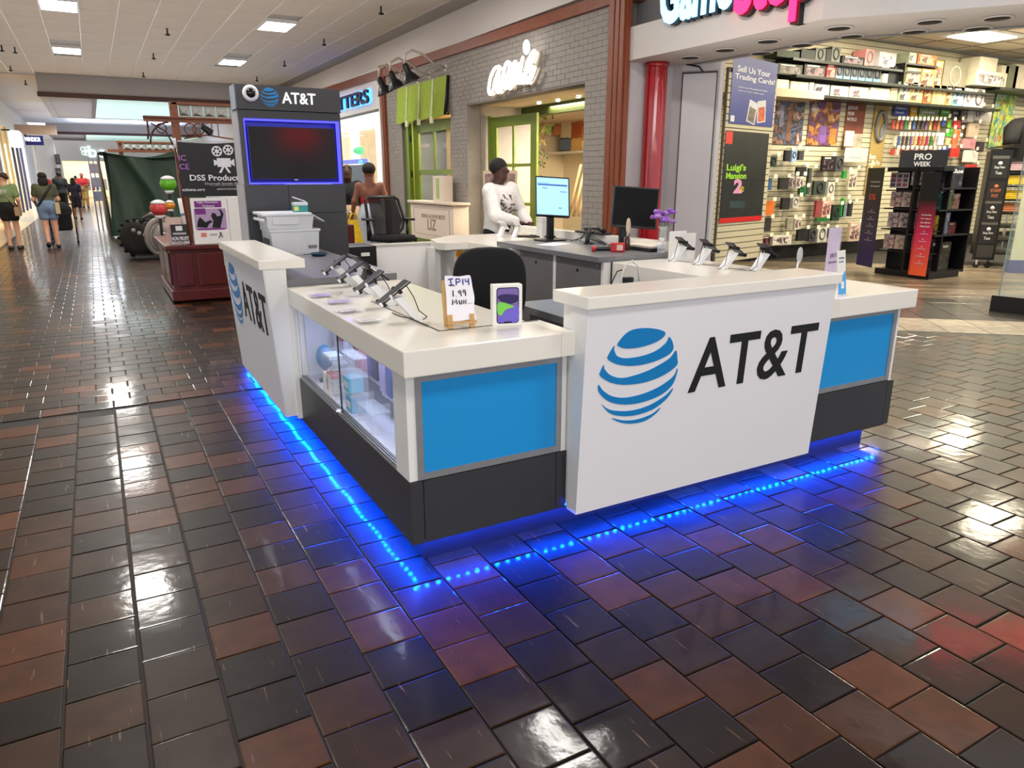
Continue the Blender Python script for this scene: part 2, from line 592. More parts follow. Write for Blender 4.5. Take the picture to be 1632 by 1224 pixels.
def lay_tiles(parent, cells, m, hx, hy, rot=0.0, one_by_one=300, part='paver', tilt=0.006):
    """cells: (x, y); those that show largest become parts of their own, the rest one joined part"""
    rnd = random.Random(5)
    info = []
    fwd = Vector((0, 0, -1))
    fwd.rotate(Euler((PITCH, 0, YAW)))
    rt = Vector((1, 0, 0))
    rt.rotate(Euler((PITCH, 0, YAW)))
    up = rt.cross(fwd)
    for x, y in cells:
        d = Vector((x, y, -CAMH))
        q = d.dot(fwd)
        if q < 0.2:
            continue
        px, py = 816 + FPX * d.dot(rt) / q, 612 - FPX * d.dot(up) / q
        if -420 < px < 2050 and py < 1420:
            seen = 0 <= px <= 1632 and py < 1240
            if -0.75 < y - 0 and 1.25 < x < 4.0 and 3.0 < y < 7.4:
                seen = False
            info.append((0 if seen else 1, q, x, y))
    info.sort()
    sh = tile_shape(hx, hy, 0.0)
    variants = [tint_mesh(part, sh[0], sh[1], [t] * len(sh[1]), m) for t in [rnd.random() ** 1.35 for _ in range(26)]]
    V, F, T = [], [], []
    for i, (s, q, x, y) in enumerate(info):
        tx, ty, dz = rnd.gauss(0, tilt), rnd.gauss(0, tilt), rnd.uniform(-0.0008, 0.0008)
        if i < one_by_one:
            o = bpy.data.objects.new(part, variants[rnd.randrange(26)])
            o.parent = parent
            o.location = (x, y, dz)
            o.rotation_euler = (tx, ty, rot + rnd.gauss(0, 0.004))
            COL.objects.link(o)
        else:
            M = Matrix.Translation((x, y, dz)) @ Euler((tx, ty, rot)).to_matrix().to_4x4()
            k = len(V)
            V += [M @ Vector(v) for v in sh[0]]
            F += [tuple(a + k for a in f) for f in sh[1]]
            T += [rnd.random() ** 1.6] * len(sh[1])
    if V:
        o = bpy.data.objects.new(part + '_field', tint_mesh(part + '_field', V, F, T, m))
        o.parent = parent
        o['kind'] = 'stuff'
        COL.objects.link(o)


NS, DS = Vector((0.653, 0.757)), Vector((0.757, -0.653))     # into the game shop / along its threshold
fl = MB()
fl.box(-14, 26, -14, 95, -0.12, -0.008)
floor = struct('floor', fl, GROUT)
PX, PY = 0.228, 0.217
cells = []
for k in range(-16, 50):
    ph = 1.41 + (0 if k % 2 else PY / 2)
    for j in range(-12, 22):
        x, y = -0.302 + PX * (k + 0.5), ph + PY * (j + 0.5)
        if y < 5.72 and x * NS.x + y * NS.y < 8.42 and x > -5.6:
            cells.append((x, y))
for j in range(0, 108):
    y = 5.82 + 0.192 * (j + 0.5) + 0.0
    for k in range(-12, 33):
        x = -0.19 + PX * (k + (0.5 if j % 2 else 0))
        if x < 6.95 and x > -2.1 and x * NS.x + y * NS.y < 12.5 or (x < 5.5 and x > -2.1):
            cells.append((x, y))
nearc = [c for c in cells if c[1] < 5.78]
farc = [c for c in cells if c[1] >= 5.78]
lay_tiles(floor, nearc, TILE, PX / 2 - 0.0035, PY / 2 - 0.0035, one_by_one=300, tilt=0.0028)
lay_tiles(floor, farc, TILE, PX / 2 - 0.003, 0.096 - 0.003, one_by_one=0, part='running_paver', tilt=0.003)
far_floor = MB().box(-2.1, 7, 26.6, 80, -0.012, -0.001)
o = bpy.data.objects.new('distant_paving', tint_mesh('distant_paving', far_floor.v, far_floor.f, [0.45] * 6, TILE))
o.parent = floor
COL.objects.link(o)
# pale threshold band and dark tiles of the game shop
rotS = math.atan2(DS.y, DS.x)
for s0, s1, m, nm in ((8.5, 9.31, PALE_TILE, 'pale_tile'), (9.31, 11.0, SLATE_TILE, 'dark_tile')):
    cl = []
    n = 2 if s0 < 9 else 4
    w = (s1 - s0) / n
    for a in range(n):
        for t in range(-12, 22):
            p = NS * (s0 + w * (a + 0.5)) + DS * (0.42 * (t + 0.5) + 0.2)
            if p.x > 7.0 and p.x < 16:
                cl.append((p.x, p.y))
    lay_tiles(floor, cl, m, 0.205, w / 2 - 0.003, rotS, 300, nm, 0.001)
cl = []
for a in range(22):
    for t in range(-6, 10):
        p = NS * (11.0 + 0.2 * (a + 0.5)) + DS * (1.2 * t + (a % 3) * 0.4)
        if p.y < 10.4:
            cl.append((p.x, p.y))
lay_tiles(floor, cl, PLANKM, 0.598, 0.0985, rotS, 300, 'floor_plank', 0.0006)
pf = MB().box(9.2, 24, 4, 10.6, -0.012, -0.0075)
cl = [(x * 1.0, y) for x, y in []]
# polished pale floor before the shops of the left-hand side
lf = MB()
lf.box(-6.5, -2.12, 12, 80, -0.02, -0.002)
o = bpy.data.objects.new('pale_side_paving', tint_mesh('pale_side_paving', lf.v, lf.f, [0.6] * 6, PALE_TILE))
o.parent = floor
COL.objects.link(o)

# ================================================================ CEILING
CEILM = mat('white_ceiling_board', rgb(206, 198, 190), 0.85, var=0.03, scale=1.5, bump=0.15, bscale=140)
TBAR = mat('ceiling_grid_metal', rgb(150, 146, 142), 0.4, var=0.05)
cb = MB()
cb.box(-14, 7.3, -14, 31, CEIL + 0.02, CEIL + 0.3)
ceiling = struct('ceiling', cb, TBAR)
tile_me = MB().box(-0.336, 0.336, -0.69, 0.69, 0, 0.018, bev=0.004).mesh('ceiling_board', CEILM)
for k in range(-4, 10):
    xc = -0.0925 + 0.695 * k
    for j in range(-6, 22):
        yc = 0.82 + 1.4 * j
        hole = any(abs(xc - lx) < 0.3 and abs(yc - ly) < 0.95 for lx, ly in LIGHT_SPOTS)
        if hole or yc > 30.2 or (k > 3 and j < 3 and False):
            continue
        o = bpy.data.objects.new('ceiling_board', tile_me)
        o.parent = ceiling
        o.location = (xc, yc, CEIL)
        COL.objects.link(o)
gb = MB()
for k in range(-4, 11):
    gb.box(-0.44 + 0.695 * k - 0.012, -0.44 + 0.695 * k + 0.012, -8, 30, CEIL - 0.004, CEIL + 0.01)
obj('grid_bars', gb, mat('ceiling_bar_white', rgb(224, 220, 214), 0.25, var=0.02), ceiling)
LENS = mat('fluorescent_lens', (1.0, 0.98, 0.92), 0.5, emit=14.0, var=0.01)
labels = {(-0.09, 18): 'ceiling light panel over the walkway, larger one at top left of photo', (-0.09, 24): 'second ceiling light panel in the row over the walkway, before the bulkhead',
          (4.08, 18): 'ceiling light panel above and left of the script shop sign', (4.08, 24): 'ceiling light panel just above the charcoal screen tower'}
for lx, ly in [q for q in LIGHT_SPOTS if q[1] >= 6]:
    t = thing('ceiling_light', labels.get((lx, ly), 'ceiling light panel over the near walkway, out of the frame'), 'ceiling light', (lx, ly, CEIL - 0.05), group='ceiling light panels')
    f = MB()
    for a, b, c, d in ((-0.34, 0.34, -0.55, -0.51), (-0.34, 0.34, 0.51, 0.55), (-0.34, -0.31, -0.51, 0.51), (0.31, 0.34, -0.51, 0.51)):
        f.box(a, b, c, d, 0, 0.07)
    obj('frame', f, WPLASTIC, t, world=False)
    obj('diffuser', MB().box(-0.31, 0.31, -0.51, 0.51, 0.012, 0.06), LENS, t, world=False)
for i, (px, py) in enumerate(((266, 45), (244, 85), (228, 115), (16, 105), (23, 75), (2, 72), (40, 128), (516, 62), (453, 97), (409, 122), (607, 10))):
    p = at(px, py, 'z', CEIL)
    t = thing('sprinkler_head', 'small dark fire sprinkler head hanging from the white ceiling', 'sprinkler', (p.x, p.y, CEIL - 0.16), group='sprinkler heads on the ceiling')
    obj('pipe', MB().cyl((0, 0, 0.05), (0, 0, 0.16), 0.018, seg=8), BLACKP, t, world=False)
    obj('deflector', MB().lathe([(0.02, 0.0), (0.06, 0.02), (0.06, 0.03), (0.02, 0.05)], seg=10), BLACKP, t, world=False)
# dropped bulkheads with luminous skylights, far down the hall
PLASTER = mat('grey_plaster', rgb(170, 164, 162), 0.8, var=0.03, scale=1)
SKYP = mat('skylight_panel', rgb(196, 232, 220), 0.4, emit=0.3, var=0.03)
DARKTRIM = mat('dark_brown_trim', rgb(70, 40, 34), 0.5, var=0.2, scale=6)


def bulkhead(n, x0, x1, y0, y1, z0, z1, px0):
    b = MB()
    b.box(x0, x1, y0, y0 + 0.3, z0, z1).box(x0, x0 + 0.25, y0 + 0.3, y1, z0, z1).box(x0, x1, y1, y1 + 0.3, z0, z1)
    b.box(x0 + 0.25, px0, y0 + 0.3, y1, z0 + 0.02, z0 + 0.2)
    w = struct('trim_%d' % n, b, PLASTER)
    obj('edge_moulding', MB().box(x0 - 0.03, x1, y0 - 0.04, y0, z0 - 0.05, z0 + 0.1), DARKTRIM, w)
    obj('skylight_frame', MB().box(px0, px0 + 0.12, y0 + 0.3, y1, z0 - 0.02, z0 + 0.2), DARKTRIM, w)
    obj('skylight_panel', MB().box(px0 + 0.12, x1, y0 + 0.3, y1, z0 + 0.02, z0 + 0.1), SKYP, w)


bulkhead(1, -1.13, 7, 30, 40.5, 4.25, 4.95, 0.45)
struct('trim_2', MB().box(-14, 7.3, 41, 56, CEIL + 0.0, CEIL + 0.3), mat('blue_lit_ceiling', rgb(206, 206, 210), 0.85, var=0.03))
struct('trim_3', MB().box(-14, -1.13, 30.4, 41, CEIL + 0.0, CEIL + 0.3), CEILM)
bulkhead(4, -2.0, 7, 56, 66, 4.3, 5.0, 0.0)
# ================================================================ RIGHT-HAND WALL (script-sign shop and its neighbour)
BK_H, BK_L = 0.088, 0.25


def brick_wall(parent, holes, y0, y1, z0, z1, x, one=300):
    me = MB().box(-0.005, 0.02, -BK_L / 2 + 0.003, BK_L / 2 - 0.003, 0.003, BK_H - 0.003).mesh('brick', TAUPE)
    rnd = random.Random(3)
    cs = []
    r = 0
    z = z0
    while z < z1 - 0.02:
        y = y0 - (BK_L / 2 if r % 2 else 0)
        while y < y1:
            a, b = max(y, y0), min(y + BK_L, y1)
            segs = [(a, b)]
            for hy0, hy1, hz0, hz1 in holes:
                if z + BK_H > hz0 + 0.02 and z < hz1 - 0.02:
                    ns = []
                    for s in segs:
                        if s[1] <= hy0 or s[0] >= hy1:
                            ns.append(s)
                        else:
                            if s[0] < hy0:
                                ns.append((s[0], hy0))
                            if s[1] > hy1:
                                ns.append((hy1, s[1]))
                    segs = ns
            for s in segs:
                if s[1] - s[0] > 0.03:
                    cs.append((s[0], s[1], z))
            y += BK_L
        z += BK_H
        r += 1
    cs.sort(key=lambda c: (c[0] + 0.0) if c[2] > 1.2 else 99)
    rest = MB()
    for i, (a, b, z) in enumerate(cs):
        p = rnd.uniform(-0.002, 0.002)
        if i < one:
            o = bpy.data.objects.new('brick', me)
            o.parent = parent
            o.location = (x + p, (a + b) / 2, z)
            o.scale = (1, (b - a) / BK_L, 1)
            COL.objects.link(o)
        else:
            rest.box(x - 0.005 + p, x + 0.02, a + 0.003, b - 0.003, z + 0.003, z + BK_H - 0.003)
    o = obj('brick_field', rest, TAUPE, parent)
    o['kind'] = 'stuff'


MORTAR = mat('taupe_mortar', rgb(134, 127, 122), 0.85, var=0.05)
OP = (10.1, 14.35, 0.0, 3.05)      # entrance
WN = (15.17, 18.1, 0.0, 3.0)       # green window
b = MB()
X0, X1 = 7.006, 7.3
b.box(X0, X1, 9.2, OP[0], 0, 4.2).box(X0, X1, OP[1], WN[0], 0, 4.2).box(X0, X1, WN[1], 19.2, 0, 4.2)
b.box(X0, X1, OP[0], OP[1], OP[3], 4.2).box(X0, X1, WN[0], WN[1], WN[3], 4.2)
wall_right = struct('wall_right', b, MORTAR)
brick_wall(wall_right, [OP, WN], 9.42, 19.12, 0, 4.2, 7.0)
struct('wall_upper', MB().box(7.02, 7.4, 8.6, 62, 4.3, 5.2), mat('white_fascia_paint', rgb(214, 208, 204), 0.7, var=0.02, scale=1))
bm_ = MB()
bm_.hexa([(6.93, 9.0, 4.04), (7.3, 9.0, 4.04), (7.3, 40, 4.28), (6.93, 40, 4.28), (6.93, 9.0, 4.2), (7.3, 9.0, 4.2), (7.3, 40, 4.56), (6.93, 40, 4.56)])
tb = struct('trim_5', bm_, WOOD_TRIM)
post = MB()
for a, c in ((9.03, 9.13), (9.15, 9.25), (9.27, 9.4)):
    post.box(6.9, 7.02, a, c, 0, 4.3, bev=0.012)
post.box(6.93, 7.015, 9.0, 9.42, 0, 4.3)
struct('trim_6', post, WOOD_TRIM)
struct('trim_7', MB().box(6.92, 7.25, 19.12, 19.45, 0, 4.4, bev=0.015).box(6.9, 7.2, 19.2, 19.3, 0, 4.4, bev=0.01), WOOD_TRIM)
wf = MB()
wf.box(7.0, 7.3, 19.45, 19.75, 0, 4.35).box(7.0, 7.3, 24.9, 27.5, 0, 4.35).box(7.0, 7.3, 19.75, 24.9, 3.4, 4.4)
struct('wall_neighbour', wf, WHITE)
struct('wall_far_right', MB().box(7.0, 7.3, 27.5, 62, 0, 4.4), CREAM)


# ================================================================ KIOSK
LEDM = mat('blue_led', (0.02, 0.22, 1.0), 0.4, emit=330.0, var=0.01, ecol=(0.001, 0.062, 1.0))
KICK = mat('kiosk_plinth', rgb(34, 36, 44), 0.4, var=0.08)


def panel_frame(parent, o, u, v, w, h, t=0.028, m=None):
    """aluminium poster frame round a coloured panel lying in the plane (o, u, v)"""
    M = frame(o, u, v)
    for nm, a, b, c, d in (('frame_rail', 0, w, 0, t), ('frame_rail', 0, w, h - t, h), ('frame_stile', 0, t, t, h - t), ('frame_stile', w - t, w, t, h - t)):
        obj(nm, MB().box(a, b, c, d, -0.002, 0.012, M), ALU, parent)
    obj('poster_panel', MB().box(t, w - t, t, h - t, -0.002, 0.006, M), m or BLUE, parent, label='plain bright blue panel')


# --- display counter (front left)
disp = thing('display_counter', 'white corner display counter with sliding glass doors and blue panel', 'counter', (1.35, 3.5, 0))
top = MB().box(0.955, 1.68, 2.55, 4.5, 0.868, 0.976, bev=0.006)
obj('worktop', top, WHITE_TOP, disp)
obj('worktop_return', MB().box(1.68, 1.752, 2.551, 2.86, 0.87, 0.975), WHITE_TOP, disp)
seam = MB().box(1.23, 1.242, 2.84, 3.75, 0.9755, 0.9772).box(1.242, 1.74, 2.84, 2.851, 0.9755, 0.9772)
obj('cable_groove', seam, BLACKP, disp)
obj('plinth', MB().box(1.059, 1.75, 2.676, 4.5, 0, 0.16), KICK, disp)
bp = MB().box(0.985, 1.03, 2.66, 4.5, 0.115, 0.40)
obj('base_panel', bp, CHAR, disp)
bp = MB().box(0.985, 1.040, 2.61, 2.66, 0.115, 0.40)
obj('base_corner', bp, CHAR, disp)
obj('base_panel', MB().box(1.044, 1.700, 2.61, 2.66, 0.115, 0.40), CHAR, disp)
obj('base_panel', MB().box(1.704, 1.757, 2.61, 2.66, 0.115, 0.40), CHAR, disp)
obj('base_deck', MB().box(1.03, 1.757, 2.66, 4.5, 0.115, 0.135), CHAR, disp)
obj('corner_post', MB().box(0.985, 1.022, 2.62, 2.772, 0.402, 0.868), WHITE, disp)
obj('end_post', MB().box(0.985, 1.03, 4.46, 4.53, 0.402, 0.868), WHITE, disp)
obj('front_post', MB().box(1.727, 1.752, 2.615, 2.66, 0.402, 0.868), WHITE, disp)
obj('carcass_front', MB().box(1.022, 1.727, 2.64, 2.68, 0.402, 0.868), WHITE, disp)
panel_frame(disp, (1.022, 2.625, 0.404), (1, 0, 0), (0, 0, 1), 0.705, 0.452)
INNER = mat('lit_case_laminate', rgb(214, 218, 232), 0.4, var=0.02)
obj('case_floor', MB().box(1.02, 1.55, 2.68, 4.5, 0.402, 0.424), INNER, disp)
obj('case_back', MB().box(1.5, 1.52, 2.7, 4.5, 0.424, 0.868), mat('slate_case_back', rgb(92, 92, 110), 0.5, var=0.05), disp)
obj('case_end', MB().box(1.03, 1.5, 4.44, 4.46, 0.424, 0.868), INNER, disp)
obj('inner_carcass', MB().box(1.6, 1.66, 2.86, 4.5, 0.0, 0.868), GREYDOOR, disp)
trk = MB()
for i, x in enumerate((0.988, 1.0, 1.012)):
    trk.box(x, x + 0.005, 2.772, 4.46, 0.402, 0.424)
trk.box(0.986, 1.02, 2.772, 4.46, 0.40, 0.408)
obj('door_track', trk, ALU, disp)
for nm, x, a, b in (('glass_door', 0.994, 3.6, 4.46), ('glass_door', 1.006, 2.78, 3.66)):
    d = obj(nm, MB().box(x, x + 0.004, a, b, 0.41, 0.866), GLASS, disp)
    obj('glass_edge', MB().box(x - 0.0005, x + 0.0045, a if x < 1 else b - 0.004, (a + 0.004) if x < 1 else b, 0.41, 0.866), mat('green_glass_edge', rgb(30, 52, 54), 0.2), d)
lk = MB().cyl((0.965, 3.62, 0.428), (0.992, 3.62, 0.428), 0.012, seg=12).cyl((0.975, 3.60, 0.43), (0.975, 3.55, 0.436), 0.005, seg=8)
obj('lock', lk, CHROME, disp)
area('case_lamp', (1.15, 3.5, 0.855), 0.06, 1.5, 2.6, (0.62, 0.7, 1.0))


# --- tall slanted sign panels with the ball emblem
def sign_panel(name, label, o, u, out, length, zb, zt, lean):
    u, out = Vector(u), Vector(out)
    o = Vector(o)
    t = thing(name, label, 'sign panel', o + u * length / 2 - out * 0.06 - Vector((0, 0, zb)))
    up = Vector((0, 0, zt - zb)) + out * lean
    th = 0.07
    body = MB()
    A, B = o - out * 0.004, o + u * length - out * 0.004
    body.hexa([A, B, B - out * th, A - out * th, A + up, B + up, B + up - out * (th + lean), A + up - out * (th + lean)])
    obj('body', body, WHITE, t)
    fm = MB()
    A, B = o, o + u * length
    k = out * 0.003
    fm.hexa([A + k, B + k, B - k, A - k, A + up + k, B + up + k, B + up - k, A + up - k])
    obj('face_sheet', fm, VINYL, t)
    v = up.normalized()
    M = frame(o + Vector((0, 0, 0)), u, v)
    if (u.cross(v)).dot(out) < 0:
        raise ValueError
    globe(t, o + u * 0.307 + v * 0.632 + out * 0.003, 0.226, u, v, EMBLEM)
    lt = MB()
    letters(lt, 'AT&T', o + u * 0.615 + v * 0.503 + out * 0.0035, u, v, width=0.88, height=0.268, bold=0.012, depth=0.003)
    obj('lettering', lt, BLACKV, t)
    z0, z1 = zt, zt + 0.055
    c = [o + up + out * 0.025 - u * 0.015, o + up + u * (length + 0.012) + out * 0.025]
    back = -out * 0.275
    lg = MB()
    lo = [Vector((p.x, p.y, z0)) for p in (c[0], c[1], c[1] + back, c[0] + back)]
    xs, ys = [p.x for p in lo], [p.y for p in lo]
    lg.box(min(xs), max(xs), min(ys), max(ys), z0, z1, bev=0.006)
    obj('ledge', lg, WHITE_TOP, t)
    return t


sign_panel('sign_panel', 'large white slanted front panel with blue striped ball emblem and black lettering', (1.748, 2.512, 0.118), (1, 0, 0), (0, -1, 0), 1.587, 0.118, 1.086, 0.05)
sign_panel('sign_panel', 'white slanted side panel facing the walkway, with emblem and lettering', (0.885, 6.07, 0.15), (0, -1, 0), (-1, 0, 0), 1.56, 0.15, 1.088, 0.06)
# back rail of the front panel
inner = thing('staff_desk', 'grey staff desk top behind the large white front panel', 'desk', (2.8, 3.2, 0))
obj('desk_top', MB().box(2.2, 3.5, 2.74, 3.9, 0.825, 0.868, bev=0.003), GREYTOP, inner)
obj('desk_end', MB().box(2.26, 2.3, 2.76, 3.8, 0, 0.825), GREYDOOR, inner)
obj("modesty_panel", MB().box(1.76, 3.3, 2.6, 2.66, 0.14, 1.08), WHITE, inner)
obj("plinth", MB().box(1.75, 3.3, 2.676, 2.74, 0, 0.16), KICK, inner)

# --- right-hand counter
rc = thing('display_counter', 'white counter beyond the large sign panel, with a blue end panel', 'counter', (3.9, 3.7, 0))
obj('worktop', MB().box(3.5, 4.215, 2.55, 4.612, 0.872, 0.98, bev=0.006), WHITE_TOP, rc)
obj('worktop_return', MB().box(3.33, 3.5, 2.552, 2.78, 0.874, 0.979), WHITE_TOP, rc)
obj('plinth', MB().box(3.3, 4.05, 2.676, 4.6, 0, 0.16), KICK, rc)
obj('base_panel', MB().box(3.3, 4.14, 2.61, 2.66, 0.122, 0.408), CHAR, rc)
obj('base_corner', MB().box(4.144, 4.2, 2.61, 2.66, 0.122, 0.408), CHAR, rc)
obj('base_panel', MB().box(4.15, 4.2, 2.66, 4.61, 0.122, 0.408), CHAR, rc)
obj('carcass', MB().box(3.5, 4.16, 2.645, 4.61, 0.408, 0.872), WHITE, rc)
obj('end_post', MB().box(4.152, 4.17, 2.615, 2.645, 0.408, 0.872), WHITE, rc)
panel_frame(rc, (3.3, 2.632, 0.412), (1, 0, 0), (0, 0, 1), 0.85, 0.45)
obj('inner_shelf', MB().box(3.42, 3.5, 3.0, 4.6, 0.6, 0.62), GREYDOOR, rc)
obj('cable_groove', MB().box(4.0, 4.01, 3.3, 4.6, 0.9795, 0.9815), BLACKP, rc)

# --- left rear cabinet with grey top, between the side panel and the tower
lc = thing('rear_cabinet', 'white cabinet with a grey laminate top before the charcoal screen tower', 'cabinet', (1.3, 5.6, 0))
obj('worktop', MB().box(0.96, 1.665, 4.502, 6.44, 0.945, 1.02, bev=0.002), GREYTOP, lc)
obj('carcass', MB().box(1.0, 1.62, 4.54, 6.44, 0.12, 0.945), WHITE, lc)
obj('plinth', MB().box(1.059, 1.09, 4.502, 6.75, 0, 0.13), KICK, lc)
obj('side_post', MB().box(0.957, 1.0, 4.502, 4.54, 0.13, 0.97), WHITE, lc)
obj('end_slab', MB().box(0.93, 1.085, 6.1, 6.85, 0.868, 0.976, bev=0.01), WHITE_TOP, lc)
obj('end_base', MB().box(0.985, 1.085, 6.1, 6.78, 0.118, 0.40), CHAR, lc)
obj('end_carcass', MB().box(1.0, 1.085, 6.44, 6.75, 0.40, 0.868), WHITE, lc)

# --- screen tower
tw = thing('screen_tower', 'tall charcoal tower with a blue-lit screen recess and white lettering on top', 'tower', (1.52, 6.7, 0))
TX0, TX1, TY = 1.1, 1.937, 6.45
SIDEM = mat('silver_side_laminate', rgb(170, 170, 178), 0.4, var=0.04)
obj('header', MB().box(TX0 - 0.004, TX1 + 0.004, TY - 0.012, 6.66, 2.148, 2.336, bev=0.003), CHAR, tw)
obj('header_side', MB().box(TX0 - 0.012, TX0 - 0.0045, TY + 0.0, 6.66, 2.15, 2.334), mat('blue_grey_laminate', rgb(148, 160, 176), 0.4), tw)
mid = MB()
mid.box(TX0 + 0.006, TX1, TY + 0.004, 6.7, 2.082, 2.144).box(TX0 + 0.006, 1.14, TY + 0.004, 6.7, 1.566, 2.082).box(1.926, TX1, TY + 0.004, 6.7, 1.566, 2.082)
obj('screen_surround', mid, CHAR, tw)
obj('recess_back', MB().box(1.14, 1.926, 6.56, 6.7, 1.566, 2.082), mat('recess_blue', rgb(30, 30, 60), 0.4), tw)
obj('mid_side', MB().box(TX0 - 0.004, TX0 + 0.0055, TY + 0.03, 6.74, 1.566, 2.144), SIDEM, tw)
for nm, a, b, c, d in (('lower_panel', TX0, 1.448, 1.326, 1.562), ('lower_panel', 1.452, TX1 + 0.006, 1.326, 1.562), ('lower_panel', TX0, 1.448, 0.0, 1.322), ('lower_panel', 1.452, TX1 + 0.006, 0.0, 1.322)):
    obj(nm, MB().box(a, b, TY, TY + 0.04, c, d, bev=0.0015), CHAR, tw)
obj('lower_core', MB().box(TX0 + 0.01, TX1, TY + 0.04, 6.74, 0, 1.562), CHAR, tw)
obj('lower_side', MB().box(TX0 - 0.006, TX0 + 0.009, TY + 0.02, 6.82, 0, 1.562), SIDEM, tw)
BLGLOW = mat('blue_led_strip', (0.02, 0.02, 0.9), 0.4, emit=3.5, var=0.01, ecol=(0.03, 0.03, 1.0))
led = MB().box(1.141, 1.925, 6.462, 6.54, 2.07, 2.08).box(1.141, 1.925, 6.462, 6.54, 1.568, 1.578).box(1.141, 1.149, 6.462, 6.54, 1.58, 2.07).box(1.917, 1.925, 6.462, 6.54, 1.58, 2.07)
obj('recess_lighting', led, BLGLOW, tw)
globe(tw, (1.358, TY - 0.0125, 2.247), 0.072, (1, 0, 0), (0, 0, 1), EMBLEM)
lt = MB()
letters(lt, 'AT&T', (1.455, TY - 0.013, 2.203), (1, 0, 0), (0, 0, 1), width=0.275, height=0.088, bold=0.014, depth=0.012)
obj('lettering', lt, mat('white_lit_letters', rgb(235, 235, 235), 0.4, emit=0.35), tw)
tv = thing('flat_screen', 'dark flat screen in the blue-lit recess of the charcoal tower', 'screen', (1.53, 6.5, 1.6))
obj('bezel', MB().box(1.168, 1.888, 6.48, 6.51, 1.604, 2.026, bev=0.004), BLACKP, tv)
obj('display', MB().box(1.176, 1.88, 6.477, 6.481, 1.614, 2.018), SCREEN, tv)
obj('bracket', MB().box(1.4, 1.65, 6.51, 6.56, 1.7, 1.9), BLACKP, tv)
obj('logo_tab', MB().box(1.515, 1.545, 6.478, 6.49, 1.596, 1.606), ALU, tv)
p = at(478, 217, 'y', 6.477)
k_ = (6.477 + 7.0) / 6.477
q = p + Vector((p.x * k_, -(6.477 + 7.0), (p.z - CAMH) * k_))
rsn = thing('red_sign', 'red lit shop sign behind the viewer, seen only mirrored in the dark screen', 'sign', (q.x, q.y, q.z - 0.2))
obj('lit_box', MB().box(q.x - 0.42, q.x + 0.42, q.y - 0.1, q.y, q.z - 0.16, q.z + 0.16, bev=0.02), mat('lit_red_box', rgb(255, 20, 20), 0.4, emit=9.0, ecol=(1.0, 0.02, 0.02), var=0.02), rsn)
obj('post', MB().box(q.x - 0.05, q.x + 0.05, q.y - 0.09, q.y - 0.02, 0, q.z - 0.16), BLACKP, rsn)
cc = thing('security_camera', 'round white dome camera beside the emblem on the charcoal tower header', 'camera', (1.208, TY - 0.012, 2.2))
Mx = Matrix.Translation((1.208, TY - 0.012, 2.268)) @ Matrix.Rotation(PI / 2, 4, 'X')
obj('housing', MB().lathe([(0.062, 0), (0.064, 0.02), (0.055, 0.034), (0.036, 0.036), (0.036, 0.03)], seg=28, M=Mx), WPLASTIC, cc)
dm = MB().ball((0, 0, 0.03), (0.036, 0.036, 0.022), 20, 10, Mx)
obj('dome', dm, mat('smoked_dome', rgb(10, 10, 12), 0.05, var=0.02), cc)

# --- back of the kiosk
bc = thing('file_box', 'black box with a white label on its front, behind the grey top', 'box', (2.25, 7.3, 0))
obj('shell', MB().box(2.03, 2.455, 7.2, 7.6, 0.0, 0.95, bev=0.006), BLACKP, bc)
obj('label', MB().box(2.29, 2.38, 7.196, 7.2, 0.85, 0.885, bev=0.001), PAPER, bc)
gt = thing('kiosk_gate', 'white half-height gate behind the kiosk, below the mesh chair', 'gate', (2.8, 7.4, 0))
obj('leaf', MB().box(2.47, 3.17, 7.4, 7.44, 0.06, 0.935, bev=0.003), WHITE, gt)
obj('top_edge', MB().box(2.46, 3.175, 7.39, 7.47, 0.935, 0.945), WHITE_TOP, gt)
for z in (0.12, 0.85):
    obj('hinge', MB().cyl((3.185, 7.4, z), (3.185, 7.4, z + 0.08), 0.01), BLACKP, gt)
bk = thing('back_counter', 'white counter in front of the person in a white sweatshirt', 'counter', (3.6, 7.2, 0))
tp = MB().prism([(3.12, 7.35), (3.02, 6.95), (3.06, 6.84), (3.32, 6.84), (3.32, 5.98), (3.52, 5.98), (4.22, 5.98), (4.22, 7.75), (3.5, 7.75)], (0, 0, 0), (1, 0, 0), (0, 1, 0), 0.905, 0.975)
obj('worktop', tp, WHITE_TOP, bk)
obj('end_cabinet', MB().box(3.2, 3.5, 6.93, 7.3, 0, 0.905), WHITE, bk)
obj('corner_post', MB().box(3.06, 3.12, 7.1, 7.3, 0, 0.905), WHITE, bk)
obj('carcass', MB().box(3.55, 4.15, 6.05, 7.7, 0, 0.905), GREYDOOR, bk)
st = obj('sticker', MB().cyl((3.265, 6.929, 0.845), (3.265, 6.925, 0.845), 0.045, seg=20), cm(236, 160, 28), bk)
l2 = MB()
letters(l2, 'ADS', (3.237, 6.924, 0.83), (1, 0, 0), (0, 0, 1), width=0.056, height=0.028, bold=0.02, depth=0.001)
obj('sticker_print', l2, cm(190, 40, 24), bk)
obj('notice', MB().box(3.23, 3.44, 6.925, 6.929, 0.61, 0.70), PAPER, bk)
l2 = MB()
for q in range(2):
    l2.box(3.25 + 0.008 * q, 3.40 - 0.02 * q, 6.9235, 6.925, 0.664 - 0.03 * q, 0.675 - 0.03 * q)
obj('notice_print', l2, cm(70, 70, 72), bk)['kind'] = 'stuff'
gd = thing('desk_cabinet', 'grey desk cabinet with two doors under the computer screens', 'cabinet', (3.8, 5.4, 0))
obj('desk_top', MB().box(3.37, 4.22, 4.62, 6.3, 0.978, 1.02, bev=0.002), GREYTOP, gd)
obj('back_rail', MB().box(4.12, 4.22, 4.7, 7.2, 1.02, 1.1, bev=0.004), WHITE_TOP, gd)
